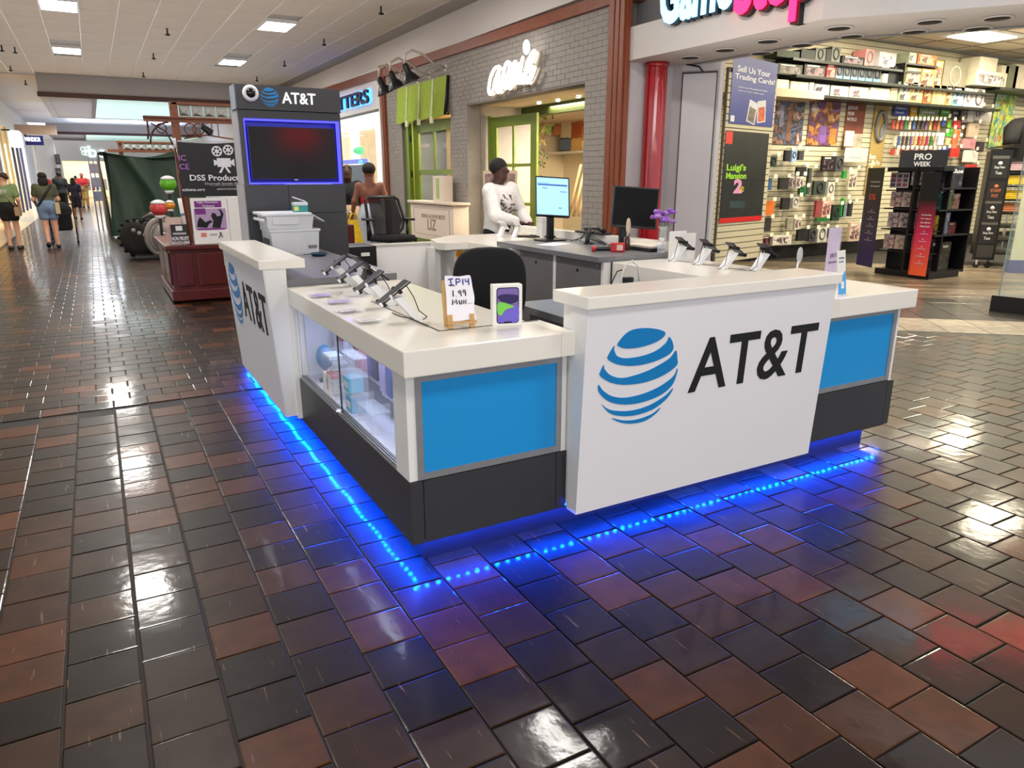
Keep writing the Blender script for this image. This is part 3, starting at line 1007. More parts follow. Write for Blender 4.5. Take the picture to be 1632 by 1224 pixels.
for a, b in ((4.66, 5.32), (5.36, 5.95)):
    d = obj('door', MB().box(3.43, 3.452, a, b, 0.08, 0.965, bev=0.002), GREYDOOR, gd)
    obj('lock', MB().cyl((3.43, (a + b) / 2, 0.88), (3.422, (a + b) / 2, 0.88), 0.013, seg=10), BLACKP, d)
    for y in (a + 0.05, b - 0.05):
        obj('screw_cap', MB().cyl((3.43, y, 0.94), (3.424, y, 0.94), 0.012, seg=8), ALU, d)
obj('divider', MB().box(3.425, 3.46, 5.32, 5.36, 0.05, 0.975), WHITE, gd)
obj('carcass', MB().box(3.452, 4.2, 4.65, 5.96, 0.0, 0.978), GREYDOOR, gd)
obj('end_stile', MB().box(3.43, 3.5, 4.63, 4.66, 0.0, 0.978), WHITE, gd)
# --- blue light strips under the overhang
for nm, lab, p0, p1, n in (('light_strip', 'blue light strip under the front edge of the kiosk', (1.0, 2.645), (4.15, 2.645), 62), ('light_strip', 'blue light strip under the side edge of the kiosk along the walkway', (1.02, 2.66), (1.02, 6.72), 80)):
    t = thing(nm, lab, 'light strip', ((p0[0] + p1[0]) / 2, (p0[1] + p1[1]) / 2, 0.1))
    tp = MB().box(p0[0] - 0.006, p1[0] + 0.006, p0[1] - 0.006, p1[1] + 0.006, 0.1145, 0.1175)
    obj('tape', tp, WPLASTIC, t)
    for i in range(n):
        x, y = p0[0] + (p1[0] - p0[0]) * i / (n - 1), p0[1] + (p1[1] - p0[1]) * i / (n - 1)
        x += 0.006 * math.sin(i * 0.7)
        if i == 0:
            bead = MB().box(-0.008, 0.008, -0.008, 0.008, 0, 0.007, bev=0.002).mesh('led_bead', LEDM)
        o = obj('led_bead', bead, None, t)
        o.location = (x - t.location.x, y - t.location.y, 0.1075 - t.location.z)
area('recess_glow', (1.53, 6.52, 2.06), 0.7, 0.03, 0.8, (0.1, 0.12, 1.0))


# ================================================================ THINGS ON AND IN THE KIOSK
def ztop(px, py, z):
    return at(px, py, 'z', z)


# phones on slanted white stands
PHBODY = mat('phone_body', rgb(40, 38, 42), 0.3, var=0.1)


def phone_stand(name, label, loc, rz, group, s=1.0):
    t = thing(name, label, 'phone', loc, rz, group)
    st = MB()
    st.prism([(0.012, 0), (0.05, 0), (-0.045, 0.118), (-0.085, 0.108)], (0, 0.03, 0), (1, 0, 0), (0, 0, 1), 0.0, 0.055)
    obj('stand', st, WPLASTIC, t, world=False)
    obj('stand_foot', MB().box(-0.03, 0.07, -0.035, 0.035, 0, 0.004, bev=0.0015), ACRYL, t, world=False)
    M = Matrix.Translation((-0.082, 0, 0.135)) @ Matrix.Rotation(-math.radians(34), 4, 'Y')
    ph = obj('handset', MB().box(-0.088, 0.088, -0.038, 0.038, -0.005, 0.005, M, bev=0.003), PHBODY, t, world=False)
    obj('handset_screen', MB().box(-0.084, 0.084, -0.034, 0.034, 0.0051, 0.0058, M), mat('phone_glass', rgb(14, 14, 16), 0.45, spec=0.2), ph, world=False)
    for x in (-0.075, 0.02):
        c = MB().box(x - 0.008, x + 0.008, -0.046, -0.038, -0.012, 0.009, M, bev=0.001).box(x - 0.008, x + 0.008, 0.038, 0.046, -0.012, 0.009, M, bev=0.001).box(x - 0.008, x + 0.008, -0.046, 0.046, -0.014, -0.009, M)
        obj('security_clamp', c, BLACKP, t, world=False)
    for x in (-0.088, -0.03):
        obj('clamp_key', MB().box(x - 0.006, x + 0.006, -0.05, -0.04, -0.004, 0.014, M, bev=0.002), WPLASTIC, t, world=False)
    cb = MB().tube([M @ Vector((0.07, 0.0, -0.014)), (0.03, 0.03, 0.1), (0.06, 0.045, 0.03), (0.09, 0.02, 0.003), (0.05, -0.03, 0.002)], 0.0025, 6)
    obj('tether', cb, CABLEB, t, world=False)
    return t


labs = ['dark phone on a slanted white stand, nearest to the small easel sign', 'dark phone on a white stand, second from the easel sign', 'dark phone on a white stand, third from the easel sign', 'dark phone on a white stand, farthest back beside the black tablet']
for (px, py), lb in zip(((655, 509), (614, 487), (582, 468), (556, 455)), labs):
    p = ztop(px, py, 0.978)
    phone_stand('demo_phone', lb, (p.x, p.y, 0.9765), 0.0, 'demo phones on the left counter')
labs = ['demo phone on a white stand beside the tall white box', 'demo phone on a white stand, second from the tall white box', 'demo phone on a white stand before the beige slat panel', 'demo phone on a white stand nearest to the large sign ledge']
for (px, py), lb in zip(((1077, 416), (1116, 421), (1157, 428), (1207, 430)), labs):
    p = ztop(px, py, 0.982)
    phone_stand('demo_phone', lb, (min(p.x, 4.12), p.y, 0.9825), PI, 'demo phones on the right counter')
t = thing('demo_tablet', 'black tablet on a black holder behind the row of left phones', 'tablet', (1.37, 4.18, 0.9765))
M = Matrix.Translation((0.0, 0, 0.13)) @ Matrix.Rotation(math.radians(38), 4, 'Y')
obj('tablet_body', MB().box(-0.12, 0.12, -0.09, 0.09, -0.006, 0.006, M, bev=0.003), BLACKP, t, world=False)
obj('tablet_screen', MB().box(-0.112, 0.112, -0.082, 0.082, 0.0061, 0.007, M), mat('phone_glass', rgb(14, 14, 16), 0.45, spec=0.2), t, world=False)
obj('holder', MB().hexa([(-0.06, -0.05, 0), (0.05, -0.05, 0), (0.05, 0.05, 0), (-0.06, 0.05, 0), (-0.02, -0.03, 0.125), (0.01, -0.03, 0.11), (0.01, 0.03, 0.11), (-0.02, 0.03, 0.125)]), BLACKP, t, world=False)
obj('label', MB().box(-0.02, 0.04, -0.096, -0.0905, -0.004, 0.004, M), PAPER, t, world=False)
pts = [ztop(px, py, 0.985) for px, py in ((625, 497), (640, 503), (652, 505), (668, 512), (682, 518))]
solo('tether_cable', MB().tube([(p.x, p.y, 0.98) for p in pts], 0.0025, 6), CABLEB, 'thin dark cable lying on the left counter behind the phone stands', 'cable')
# coil of the retractable cable to the right of the phones
pts = [(1.30 + 0.02 * i, 3.42 + 0.012 * i, 1.115 - 0.004 * i + 0.012 * math.sin(i * 1.1)) for i in range(14)]
# price cards
for i, (a, b, c, d, col, lb) in enumerate(((497, 525, 468, 477, (176, 164, 214), 'lilac price card in a clear block, farthest along the left counter'), (526, 553, 477, 488, (186, 176, 220), 'lilac price card in a clear block, second from the far end'),
                                          (546, 568, 492, 501, (216, 214, 212), 'clear price block, second nearest to the counter corner'), (572, 606, 506, 519, (214, 212, 210), 'clear price block nearest to the counter corner'))):
    p = ztop((a + b) / 2, (c + d) / 2, 0.98)
    t = thing('price_card', lb, 'price card', (p.x, p.y, 0.9768), 0.06, 'price cards on the left counter')
    obj('block', MB().box(-0.062, 0.062, -0.05, 0.05, 0, 0.012, bev=0.002), ACRYL, t, world=False)
    obj('card', MB().box(-0.054, 0.054, -0.042, 0.042, 0.0121, 0.0128), cm(*col), t, world=False)
    pr = MB()
    for q in range(3):
        pr.box(-0.042, 0.02 + 0.01 * q, -0.03 + 0.02 * q, -0.026 + 0.02 * q, 0.0129, 0.0132)
    o = obj('print_lines', pr, cm(120, 116, 126), t, world=False)
    o['kind'] = 'stuff'

# little easel with the hand-written sign
PINE = mat('pale_pine', rgb(196, 156, 100), 0.6, var=0.12, scale=10, stretch=(10, 10, 1))
es = thing('easel_sign', 'small wooden easel with a hand-written white board on the counter corner', 'sign', (1.36, 2.9, 0.9772), math.radians(-12))
lean = math.radians(14)
Mb = Matrix.Translation((0, -0.035, 0.03)) @ Matrix.Rotation(-lean, 4, 'X')
ol = smooth_loop([(-0.062, 0.0), (-0.03, -0.004), (0.03, 0.004), (0.066, 0.002), (0.06, 0.05), (0.066, 0.1), (0.06, 0.15), (0.056, 0.19), (0.046, 0.2), (0.0, 0.196), (-0.05, 0.201), (-0.062, 0.19), (-0.06, 0.1)], 3)
bd = MB().prism([(p.x, p.y) for p in ol], (0, 0, 0), (1, 0, 0), (0, 0, 1), 0.0, 0.006)
bd.v = [Mb @ v for v in bd.v]
board = obj('board', bd, mat('white_board', rgb(238, 236, 244), 0.5, var=0.01), es, world=False)
MARKB, MARKK = cm(34, 44, 150), cm(20, 20, 24)


def hand(strokes, m, nm):
    mb = MB()
    for s in strokes:
        mb.tube([Mb @ Vector((x, -0.0075, z)) for x, z in s], 0.0028, 5)
    obj(nm, mb, m, board, world=False)['kind'] = 'stuff'


hand([[(-0.048, 0.184), (-0.026, 0.187)], [(-0.037, 0.185), (-0.036, 0.16)], [(-0.047, 0.158), (-0.024, 0.16)],
      [(-0.012, 0.158), (-0.012, 0.186)], [(-0.012, 0.186), (0.004, 0.184), (0.006, 0.174), (-0.011, 0.169)],
      [(0.018, 0.184), (0.018, 0.158)], [(0.03, 0.184), (0.03, 0.172), (0.044, 0.172)], [(0.044, 0.186), (0.045, 0.156)]], MARKB, 'blue_marker')
hand([[(-0.03, 0.135), (-0.03, 0.108)], [(-0.017, 0.108), (-0.016, 0.109)], [(0.006, 0.128), (0.0, 0.134), (-0.006, 0.128), (-0.001, 0.121), (0.006, 0.126), (0.006, 0.108)],
      [(0.027, 0.13), (0.021, 0.136), (0.015, 0.13), (0.02, 0.123), (0.027, 0.128), (0.026, 0.109)],
      [(-0.036, 0.072), (-0.034, 0.094), (-0.026, 0.08), (-0.018, 0.095), (-0.015, 0.073)], [(-0.005, 0.09), (-0.004, 0.076), (0.001, 0.073), (0.005, 0.077), (0.006, 0.09)],
      [(0.014, 0.074), (0.014, 0.091), (0.025, 0.074), (0.026, 0.092)], [(0.034, 0.074), (0.035, 0.0745)], [(0.042, 0.074), (0.043, 0.0745)], [(0.05, 0.075), (0.051, 0.0755)]], MARKK, 'black_marker')
for x in (-0.05, 0.045):
    lg = MB()
    lg.add([], [])
    lg.box(-0.011, 0.011, -0.008, 0.008, 0, 0.06, Matrix.Translation((x * 1.05, -0.046, 0.0)) @ Matrix.Rotation(-lean, 4, 'X'))
    obj('front_leg', lg, PINE, es, world=False)
for x in (-0.066, 0.05):
    obj('side_rail', MB().box(x - 0.008, x + 0.008, -0.006, 0.006, 0.0, 0.205, Matrix.Translation((0, -0.018, 0.003)) @ Matrix.Rotation(-lean, 4, 'X')), PINE, es, world=False)
obj('back_leg', MB().box(-0.012, 0.012, -0.006, 0.006, 0, 0.2, Matrix.Translation((-0.03, 0.075, 0)) @ Matrix.Rotation(math.radians(22), 4, 'X')), PINE, es, world=False)
obj('shelf_rail', MB().box(-0.07, 0.065, -0.06, -0.028, 0.022, 0.03), PINE, es, world=False)

# phone carton with the colourful picture
bx = thing('phone_carton', 'white phone carton with a purple and green picture standing on the counter', 'box', (1.552, 2.8, 0.976), math.radians(-14))
obj('carton', MB().box(-0.068, 0.068, 0, 0.05, 0, 0.186, bev=0.003), PAPER, bx, world=False)
pic = MB()


def rrect(x0, x1, y0, y1, r, n=5):
    out = []
    for cx, cy, a in ((x1 - r, y0 + r, -PI / 2), (x1 - r, y1 - r, 0), (x0 + r, y1 - r, PI / 2), (x0 + r, y0 + r, PI)):
        out += [(cx + r * math.cos(a + PI / 2 * i / n), cy + r * math.sin(a + PI / 2 * i / n)) for i in range(n + 1)]
    return out


FR = ((0, -0.0006, 0), (1, 0, 0), (0, 0, 1))
obj('phone_outline', MB().prism(rrect(-0.052, 0.052, 0.012, 0.174, 0.014), *FR, -0.0005, 0.0004), cm(30, 26, 60), bx, world=False)
obj('phone_picture', MB().prism(rrect(-0.048, 0.048, 0.016, 0.17, 0.011), *FR, 0.0004, 0.0009), cm(120, 100, 168), bx, world=False)
sh = [(-0.048 + 0.096 * i / 12, 0.135 + 0.03 * math.sin(i / 12 * PI * 1.1 + 3.6)) for i in range(13)]
obj('picture_dark_bubble', MB().prism([(p.x, p.y) for p in smooth_loop([(-0.047, 0.135), (-0.03, 0.112), (0.01, 0.1), (0.047, 0.112), (0.047, 0.135), (0.02, 0.142), (-0.02, 0.144)])], *FR, 0.0009, 0.0013), cm(44, 34, 90), bx, world=False)
obj('picture_green_bubble', MB().prism([(p.x, p.y) for p in smooth_loop([(-0.047, 0.062), (-0.047, 0.104), (-0.02, 0.108), (0.02, 0.092), (0.03, 0.085), (-0.01, 0.075), (-0.03, 0.05)])], *FR, 0.0009, 0.0014), cm(120, 206, 80), bx, world=False)
obj('picture_violet_bubble', MB().prism([(p.x, p.y) for p in smooth_loop([(-0.046, 0.028), (-0.03, 0.052), (0.0, 0.07), (0.047, 0.09), (0.047, 0.02), (0.0, 0.018), (-0.04, 0.018)])], *FR, 0.0009, 0.0014), cm(110, 98, 206), bx, world=False)
obj('picture_notch', MB().prism(rrect(-0.018, 0.018, 0.014, 0.021, 0.003), *FR, 0.0009, 0.0016), cm(16, 14, 30), bx, world=False)

# ---------------------------------------------------------------- inside the glass case
CASECOL = [(214, 200, 214), (120, 30, 60), (150, 160, 196), (96, 74, 92), (160, 60, 80), (196, 60, 110), (120, 110, 160), (70, 60, 92), (190, 180, 220), (96, 110, 170), (214, 214, 228), (70, 90, 150), (150, 150, 200), (120, 136, 200)]
cnames = ['pale', 'wine red', 'grey-blue', 'dark plum', 'crimson', 'pink', 'violet', 'dark slate', 'lilac', 'blue', 'off-white', 'navy', 'lavender', 'steel blue']
for i in range(14):
    y = 4.28 - 0.103 * i
    t = thing('phone_case', '%s phone case in the glass counter, hanging %s from the far end' % (cnames[i], 'first second third fourth fifth sixth seventh eighth ninth tenth eleventh twelfth thirteenth fourteenth'.split()[i]), 'phone case', (1.18, y, (0.575, 0.56, 0.52, 0.5)[min(3, i // 4)]), 0, 'phone cases hanging in the glass counter')
    c = cm(*CASECOL[i])
    obj('pack_card', MB().box(0.004, 0.008, -0.044, 0.044, 0, 0.27), mat('clear_blister_card', rgb(214, 208, 226), 0.25), t, world=False)
    obj('case_shell', MB().box(-0.012, 0.004, -0.036, 0.036, 0.03, 0.19, bev=0.004), c, t, world=False)
    obj('hook', MB().cyl((-0.03, 0, 0.25), (0.31, 0, 0.255), 0.003, seg=6), CHROME, t, world=False)
for i, (y, z, n, lb) in enumerate(((3.62, 0.424, 3, 'clear acrylic riser in the glass case holding the cyan carton'), (3.95, 0.424, 2, 'clear acrylic riser in the glass case behind the riser with the cyan carton'), (3.3, 0.424, 1, 'low clear acrylic riser in the glass case nearest to the counter corner'))):
    t = thing('acrylic_riser', lb, 'display stand', (1.07, y, z))
    for k in range(n):
        zz = 0.10 * (k + 1)
        obj('shelf', MB().box(-0.05 + 0.01 * k, 0.045, -0.12, 0.12, zz, zz + 0.006), mat('edge_lit_acrylic', (0.75, 0.85, 0.9), 0.03, alpha=0.22), t, world=False)
    for yy in (-0.12, 0.116):
        obj('side', MB().box(-0.048, 0.043, yy, yy + 0.004, 0, 0.1 * n + 0.05), ACRYL, t, world=False)
for (y, z, w, h, col, lb) in ((3.60, 0.424, 0.1, 0.085, (70, 176, 220), 'cyan carton on the floor of the glass case'), (3.62, 0.53, 0.1, 0.08, (96, 196, 222), 'cyan carton on the middle riser shelf in the glass case'), (3.95, 0.531, 0.12, 0.02, (210, 120, 130), 'flat pink pack on the far riser in the glass case'),
                             (4.0, 0.631, 0.14, 0.02, (200, 214, 218), 'flat pale pack on top of the far riser')):
    t = thing('accessory_carton', lb, 'box', (1.07, y, z))
    obj('carton', MB().box(-0.04, 0.04, -w / 2, w / 2, 0.0, h, bev=0.002), cm(*col), t, world=False)
    obj('carton_label', MB().box(-0.0415, -0.0402, -w * 0.35, w * 0.35, h * 0.3, h * 0.7), PAPER, t, world=False)
t = thing('round_speaker', 'round blue gadget standing in the far half of the glass case', 'speaker', (1.09, 4.26, 0.424))
obj('body', MB().ball((0, 0, 0.15), (0.05, 0.075, 0.075), 18, 10), cm(36, 130, 190, 0.3), t, world=False)
obj('stalk', MB().lathe([(0.04, 0), (0.04, 0.01), (0.014, 0.02), (0.014, 0.09)], seg=14), cm(30, 60, 90), t, world=False)
for y, lb in ((4.02, 'white accessory box on the case floor beside the round blue gadget'),):
    t = thing('white_box', lb, 'box', (1.08, y, 0.424))
    obj('carton', MB().box(-0.05, 0.05, -0.075, 0.075, 0, 0.11, bev=0.003), PAPER, t, world=False)
    obj('label', MB().box(-0.0515, -0.0502, -0.03, -0.018, 0.02, 0.1), BLACKP, t, world=False)
t = thing('earbud_pack', 'white earphone pack standing near the corner post inside the glass case', 'pack', (1.09, 2.98, 0.424))
obj('card', MB().box(0, 0.006, -0.055, 0.055, 0, 0.2), PAPER, t, world=False)
obj('cable_loop', MB().tube([(-0.006, 0.03 * math.cos(a), 0.1 + 0.06 * math.sin(a)) for a in [2 * PI * i / 14 for i in range(14)]], 0.004, 6, True), WPLASTIC, t, world=False)

# ---------------------------------------------------------------- grey top by the tower: bins, tissue tub, dish
BIN = mat('white_bin_plastic', rgb(214, 216, 220), 0.4, var=0.03)


def bin_box(t, x0, x1, y0, y1, z0, z1, tap, nm='wall_shell'):
    m = MB()
    m.hexa([(x0 + tap, y0 + tap, z0), (x1 - tap, y0 + tap, z0), (x1 - tap, y1 - tap, z0), (x0 + tap, y1 - tap, z0), (x0, y0, z1), (x1, y0, z1), (x1, y1, z1), (x0, y1, z1)])
    return obj(nm, m, BIN, t)


b1 = thing('storage_bin', 'lower white storage bin of the pair on the grey top', 'bin', (1.36, 6.1, 1.02))
bin_box(b1, 1.175, 1.555, 5.95, 6.32, 1.02, 1.215, 0.012, 'tub')
obj('rim', MB().box(1.165, 1.565, 5.938, 6.33, 1.205, 1.225, bev=0.006), BIN, b1)
lm_ = MB()
for q in range(5):
    lm_.box(1.462 + 0.014 * q, 1.471 + 0.014 * q, 5.947, 5.951, 1.07, 1.096 - 0.004 * (q % 2))
obj('label_print', lm_, cm(110, 110, 116), b1)['kind'] = 'stuff'
gm = MB()
for q in range(5):
    gm.tube([(1.17, 6.02 + 0.05 * q + 0.012 * math.cos(a), 1.12 + 0.03 * math.sin(a)) for a in [2 * PI * i / 8 for i in range(8)]], 0.0035, 5, True)
obj('scribbles', gm, cm(70, 70, 74), b1)['kind'] = 'stuff'
b2 = thing('storage_bin', 'upper white storage bin with a flipped lid, below the teal tub', 'bin', (1.33, 6.1, 1.226))
bin_box(b2, 1.15, 1.52, 5.95, 6.32, 1.226, 1.33, 0.015, 'tub')
obj('rim', MB().box(1.12, 1.50, 5.93, 6.34, 1.33, 1.352, bev=0.006), BIN, b2)
obj('handle_rail', MB().box(1.115, 1.135, 5.94, 6.3, 1.288, 1.31, bev=0.005), BIN, b2)
obj('lid_flap', MB().add([(1.50, 5.94, 1.345), (1.50, 6.32, 1.345), (1.60, 6.32, 1.285), (1.60, 5.94, 1.285), (1.50, 5.94, 1.337), (1.50, 6.32, 1.337), (1.60, 6.32, 1.277), (1.60, 5.94, 1.277)], [(3, 2, 1, 0), (4, 5, 6, 7), (0, 1, 5, 4), (1, 2, 6, 5), (2, 3, 7, 6), (3, 0, 4, 7)]), BIN, b2)
obj('front_lip', MB().box(1.20, 1.40, 5.941, 5.95, 1.262, 1.325, bev=0.003), BIN, b2)
tb_ = thing('wipes_tub', 'small clear tub with a teal band and a pen on the upper white bin', 'tub', (1.44, 6.05, 1.352))
obj('tub', MB().box(-0.055, 0.055, -0.04, 0.04, 0, 0.062, bev=0.008), mat('teal_tub', rgb(40, 140, 140), 0.3), tb_, world=False)
obj('clear_top', MB().box(-0.056, 0.056, -0.041, 0.041, 0.05, 0.078, bev=0.006), mat('hazy_clear_plastic', rgb(206, 214, 220), 0.2), tb_, world=False)
obj('yellow_label', MB().box(-0.0565, -0.02, -0.0425, -0.041, 0.012, 0.045), cm(206, 206, 110), tb_, world=False)
obj('pen', MB().cyl((-0.055, 0, 0.118), (0.05, 0, 0.08), 0.005, seg=8), cm(190, 186, 196), tb_, world=False)
ds = thing('shallow_dish', 'small dark teal dish with a flat handle on the grey top', 'dish', (1.56, 6.05, 1.02), 0.3)
ds.location = (1.5, 5.8, 1.02)
obj('bowl', MB().lathe([(0.03, 0), (0.052, 0.004), (0.068, 0.024), (0.066, 0.026), (0.048, 0.008)], seg=24), cm(34, 62, 80, 0.35), ds, world=False)
obj('handle', MB().box(-0.13, -0.06, -0.012, 0.012, 0.018, 0.025, bev=0.003), cm(60, 96, 110, 0.35), ds, world=False)


# ---------------------------------------------------------------- chairs
def cushion(w, h, d, curve, n=8, ex=3.2):
    """rounded pad standing in the xz plane, bowed backwards"""
    bm = bmesh.new()
    ol = []
    for i in range(36):
        a = 2 * PI * i / 36
        c, s = math.cos(a), math.sin(a)
        ol.append((w / 2 * math.copysign(abs(c) ** (2 / ex), c), h / 2 * math.copysign(abs(s) ** (2 / ex), s)))
    rings = []
    for k, (sc, y) in enumerate(((0.80, -d / 2), (0.97, -d * 0.38), (1.0, 0), (0.97, d * 0.38), (0.80, d / 2))):
        rings.append([bm.verts.new((x * sc, y - curve * (1 - (2 * x * sc / w) ** 2), z * sc + h / 2)) for x, z in ol])
    for a, b in zip(rings, rings[1:]):
        for i in range(36):
            bm.faces.new((a[i], a[(i + 1) % 36], b[(i + 1) % 36], b[i]))
    bm.faces.new(rings[0][::-1])
    bm.faces.new(rings[-1])
    return bm


ch = thing('office_stool', 'black upholstered office stool inside the kiosk, behind the easel sign', 'chair', (1.94, 3.72, 0), math.radians(-22))
Mc = Matrix.Translation((0, 0, 0.775))
obj('backrest', MB().bm(cushion(0.43, 0.46, 0.08, -0.035), Mc @ Matrix.Rotation(0.06, 4, 'X'), True), MATTBLK, ch, world=False)
obj('seat', MB().bm(cushion(0.44, 0.42, 0.09, 0.0), Matrix.Translation((0, -0.0, 0.64)) @ Matrix.Rotation(PI / 2, 4, 'X'), True), MATTBLK, ch, world=False)
obj('back_bar', MB().box(-0.03, 0.03, 0.02, 0.035, 0.62, 1.0), BLACKP, ch, world=False)
obj('gas_lift', MB().cyl((0, -0.2, 0.1), (0, -0.2, 0.62), 0.025), CHROME, ch, world=False)
obj('foot_ring', MB().tube([(0.2 * math.cos(a), -0.2 + 0.2 * math.sin(a), 0.3) for a in [2 * PI * i / 20 for i in range(20)]], 0.012, 6, True), CHROME, ch, world=False)
for i in range(5):
    a = 2 * PI * i / 5
    l = obj('base_arm', MB().tube([(0, -0.2, 0.11), (0.25 * math.cos(a), -0.2 + 0.25 * math.sin(a), 0.07)], [0.03, 0.018], 6), BLACKP, ch, world=False)
    obj('caster', MB().cyl((0.25 * math.cos(a) - 0.012, -0.2 + 0.25 * math.sin(a), 0.028), (0.25 * math.cos(a) + 0.012, -0.2 + 0.25 * math.sin(a), 0.028), 0.028), BLACKP, l, world=False)
MESHF = mat('black_mesh_weave', rgb(26, 25, 25), 0.9, alpha=0.72, var=0.1)
ch2 = thing('mesh_chair', 'black mesh-back drafting chair with armrests, behind the white gate', 'chair', (2.93, 8.3, 0), math.radians(158))


def chair_pt(px, py, y):
    return at(px, py, 'y', y)


fr = [chair_pt(px, py, 8.1) for px, py in ((593, 385), (586, 350), (582, 320), (586, 315), (628, 314), (634, 318), (644, 350), (641, 364), (632, 375), (600, 378))]
obj('back_frame', MB().tube(fr, 0.018, 8, True), BLACKP, ch2)
wv = MB()
q = [chair_pt(px, py, 8.1) for px, py in ((587, 318), (630, 317), (641, 352), (634, 374), (597, 376))]
wv.prism([((p - q[0]).x, (p - q[0]).z) for p in q], q[0], (1, 0, 0), (0, 0, 1), -0.003, 0.003)
obj('mesh_back', wv, MESHF, ch2)
c = chair_pt(620, 379, 8.1)
obj('seat', MB().bm(cushion(0.52, 0.46, 0.075, 0.0), Matrix.Translation((c.x + 0.03, 7.86 + 0.46, c.z)) @ Matrix.Rotation(PI / 2, 4, 'X'), True), MATTBLK, ch2)
for (px, py), nm in (((588, 352), 'armrest'), ((651, 351), 'armrest')):
    p = chair_pt(px, py, 8.0)
    a = obj(nm, MB().box(p.x - 0.045, p.x + 0.045, 7.9, 8.15, p.z, p.z + 0.025, bev=0.01), BLACKP, ch2)
    obj('arm_post', MB().tube([(p.x, 8.05, p.z), (p.x, 8.05, c.z - 0.02)], 0.016, 8), BLACKP, a)
obj('gas_lift', MB().cyl((c.x, 8.05, 0.1), (c.x, 8.05, c.z - 0.04), 0.026), BLACKP, ch2)
obj('back_bar', MB().tube([(c.x, 8.1, c.z - 0.04), (c.x, 8.16, c.z + 0.15), (c.x, 8.12, c.z + 0.35)], 0.015, 6), BLACKP, ch2)
for i in range(5):
    a = 2 * PI * i / 5
    obj('base_arm', MB().tube([(c.x, 8.05, 0.12), (c.x + 0.3 * math.cos(a), 8.05 + 0.3 * math.sin(a), 0.04)], [0.03, 0.02], 6), BLACKP, ch2)

# ---------------------------------------------------------------- desk: screens, keyboard and so on
mp_ = at(886, 372, 'z', 1.02)
fwd = Vector((0.83, -0.56, 0)).normalized()   # the bright screen turns towards the staff side
mon = thing('computer_monitor', 'bright upright computer monitor showing a web form, beside the person in white', 'monitor', (4.0, 6.18, 1.02), 0)
A = at(854, 343, 'y', 6.15)
Bp = at(908, 346, 'y', 6.02)
T = at(862, 281, 'y', 6.3)
u = (Bp - A)
v = (T - A)
v = v - u.normalized() * v.dot(u.normalized())
w_, h_ = u.length, v.length
Mm = frame(A, u, v)
obj('casing', MB().box(0, w_, 0, h_, -0.035, -0.002, Mm, bev=0.006), BLACKP, mon)
obj('bezel', MB().box(0.0, w_, 0, 0.012, -0.002, 0.004, Mm).box(0, w_, h_ - 0.012, h_, -0.002, 0.004, Mm).box(0, 0.01, 0.012, h_ - 0.012, -0.002, 0.004, Mm).box(w_ - 0.01, w_, 0.012, h_ - 0.012, -0.002, 0.004, Mm), BLACKP, mon)
dsp = obj('display', MB().box(0.01, w_ - 0.01, 0.012, h_ - 0.012, -0.002, 0.001, Mm), mat('lit_screen_blue', rgb(140, 196, 238), 0.3, emit=0.55, var=0.05, scale=3), mon)
for a, b, c_, d, col in ((0.06, 0.94, 0.77, 0.815, (50, 74, 140)), (0.2, 0.34, 0.69, 0.72, (70, 110, 180)), (0.72, 0.92, 0.62, 0.64, (60, 90, 170)), (0.06, 0.4, 0.83, 0.85, (90, 140, 200)), (0.68, 0.76, 0.2, 0.225, (60, 70, 110)), (0.1, 0.8, 0.5, 0.506, (120, 160, 205)), (0.1, 0.8, 0.4, 0.406, (120, 160, 205))):
    obj('page_element', MB().box(a * w_, b * w_, c_ * h_, d * h_, 0.001, 0.0018, Mm), mat('screen_%d_%d' % (col[0], col[2]), rgb(*col), 0.4, emit=0.6), dsp)
cx = A + u * 0.52
obj('neck', MB().box(cx.x - 0.035, cx.x + 0.035, cx.y + 0.04, cx.y + 0.075, 1.03, cx.z + 0.04, bev=0.006), BLACKP, mon)
obj('base', MB().box(cx.x - 0.13, cx.x + 0.11, cx.y - 0.06, cx.y + 0.16, 1.02, 1.034, bev=0.005), BLACKP, mon)
mon.location = mon.location
mo2 = thing('computer_monitor', 'switched-off black monitor seen square-on in front of the red column', 'monitor', (4.16, 5.3, 1.02))
A = at(973, 361, 'y', 5.3)
B2 = at(1045, 366, 'y', 5.12)
T = at(976, 295, 'y', 5.32)
u = B2 - A
v = T - A
v = v - u.normalized() * v.dot(u.normalized())
Mm = frame(A, u, v)
w_, h_ = u.length, v.length
obj('casing', MB().box(0, w_, 0, h_, -0.04, 0, Mm, bev=0.005), BLACKP, mo2)
obj('display', MB().box(0.012, w_ - 0.012, 0.02, h_ - 0.012, 0.0, 0.002, Mm), mat('off_screen', rgb(9, 8, 9), 0.55, var=0.03, spec=0.2), mo2)
cx = A + u * 0.4
obj('neck', MB().box(cx.x - 0.05, cx.x + 0.05, cx.y + 0.04, cx.y + 0.08, 1.03, cx.z + 0.15, bev=0.006), BLACKP, mo2)
obj('base', MB().box(cx.x - 0.13, cx.x + 0.13, cx.y - 0.07, cx.y + 0.13, 1.02, 1.036, bev=0.006), BLACKP, mo2)
p = at(847, 377, 'z', 1.02)
kb = thing('keyboard', 'black keyboard lying on the grey desk below the bright monitor', 'keyboard', (p.x, p.y - 0.1, 1.021), math.radians(-28))
obj('tray', MB().box(-0.2, 0.2, -0.07, 0.07, 0, 0.014, bev=0.004), BLACKP, kb, world=False)
km = MB().box(-0.008, 0.008, -0.007, 0.007, 0, 0.006, bev=0.0015).mesh('key', mat('dark_keys', rgb(44, 44, 47), 0.5))
for r_ in range(5):
    for c_ in range(18):
        o = obj('key', km, None, kb)
        o.location = (-0.185 + 0.0218 * c_, -0.052 + 0.026 * r_, 0.0135)
p = at(884, 377, 'z', 1.02)
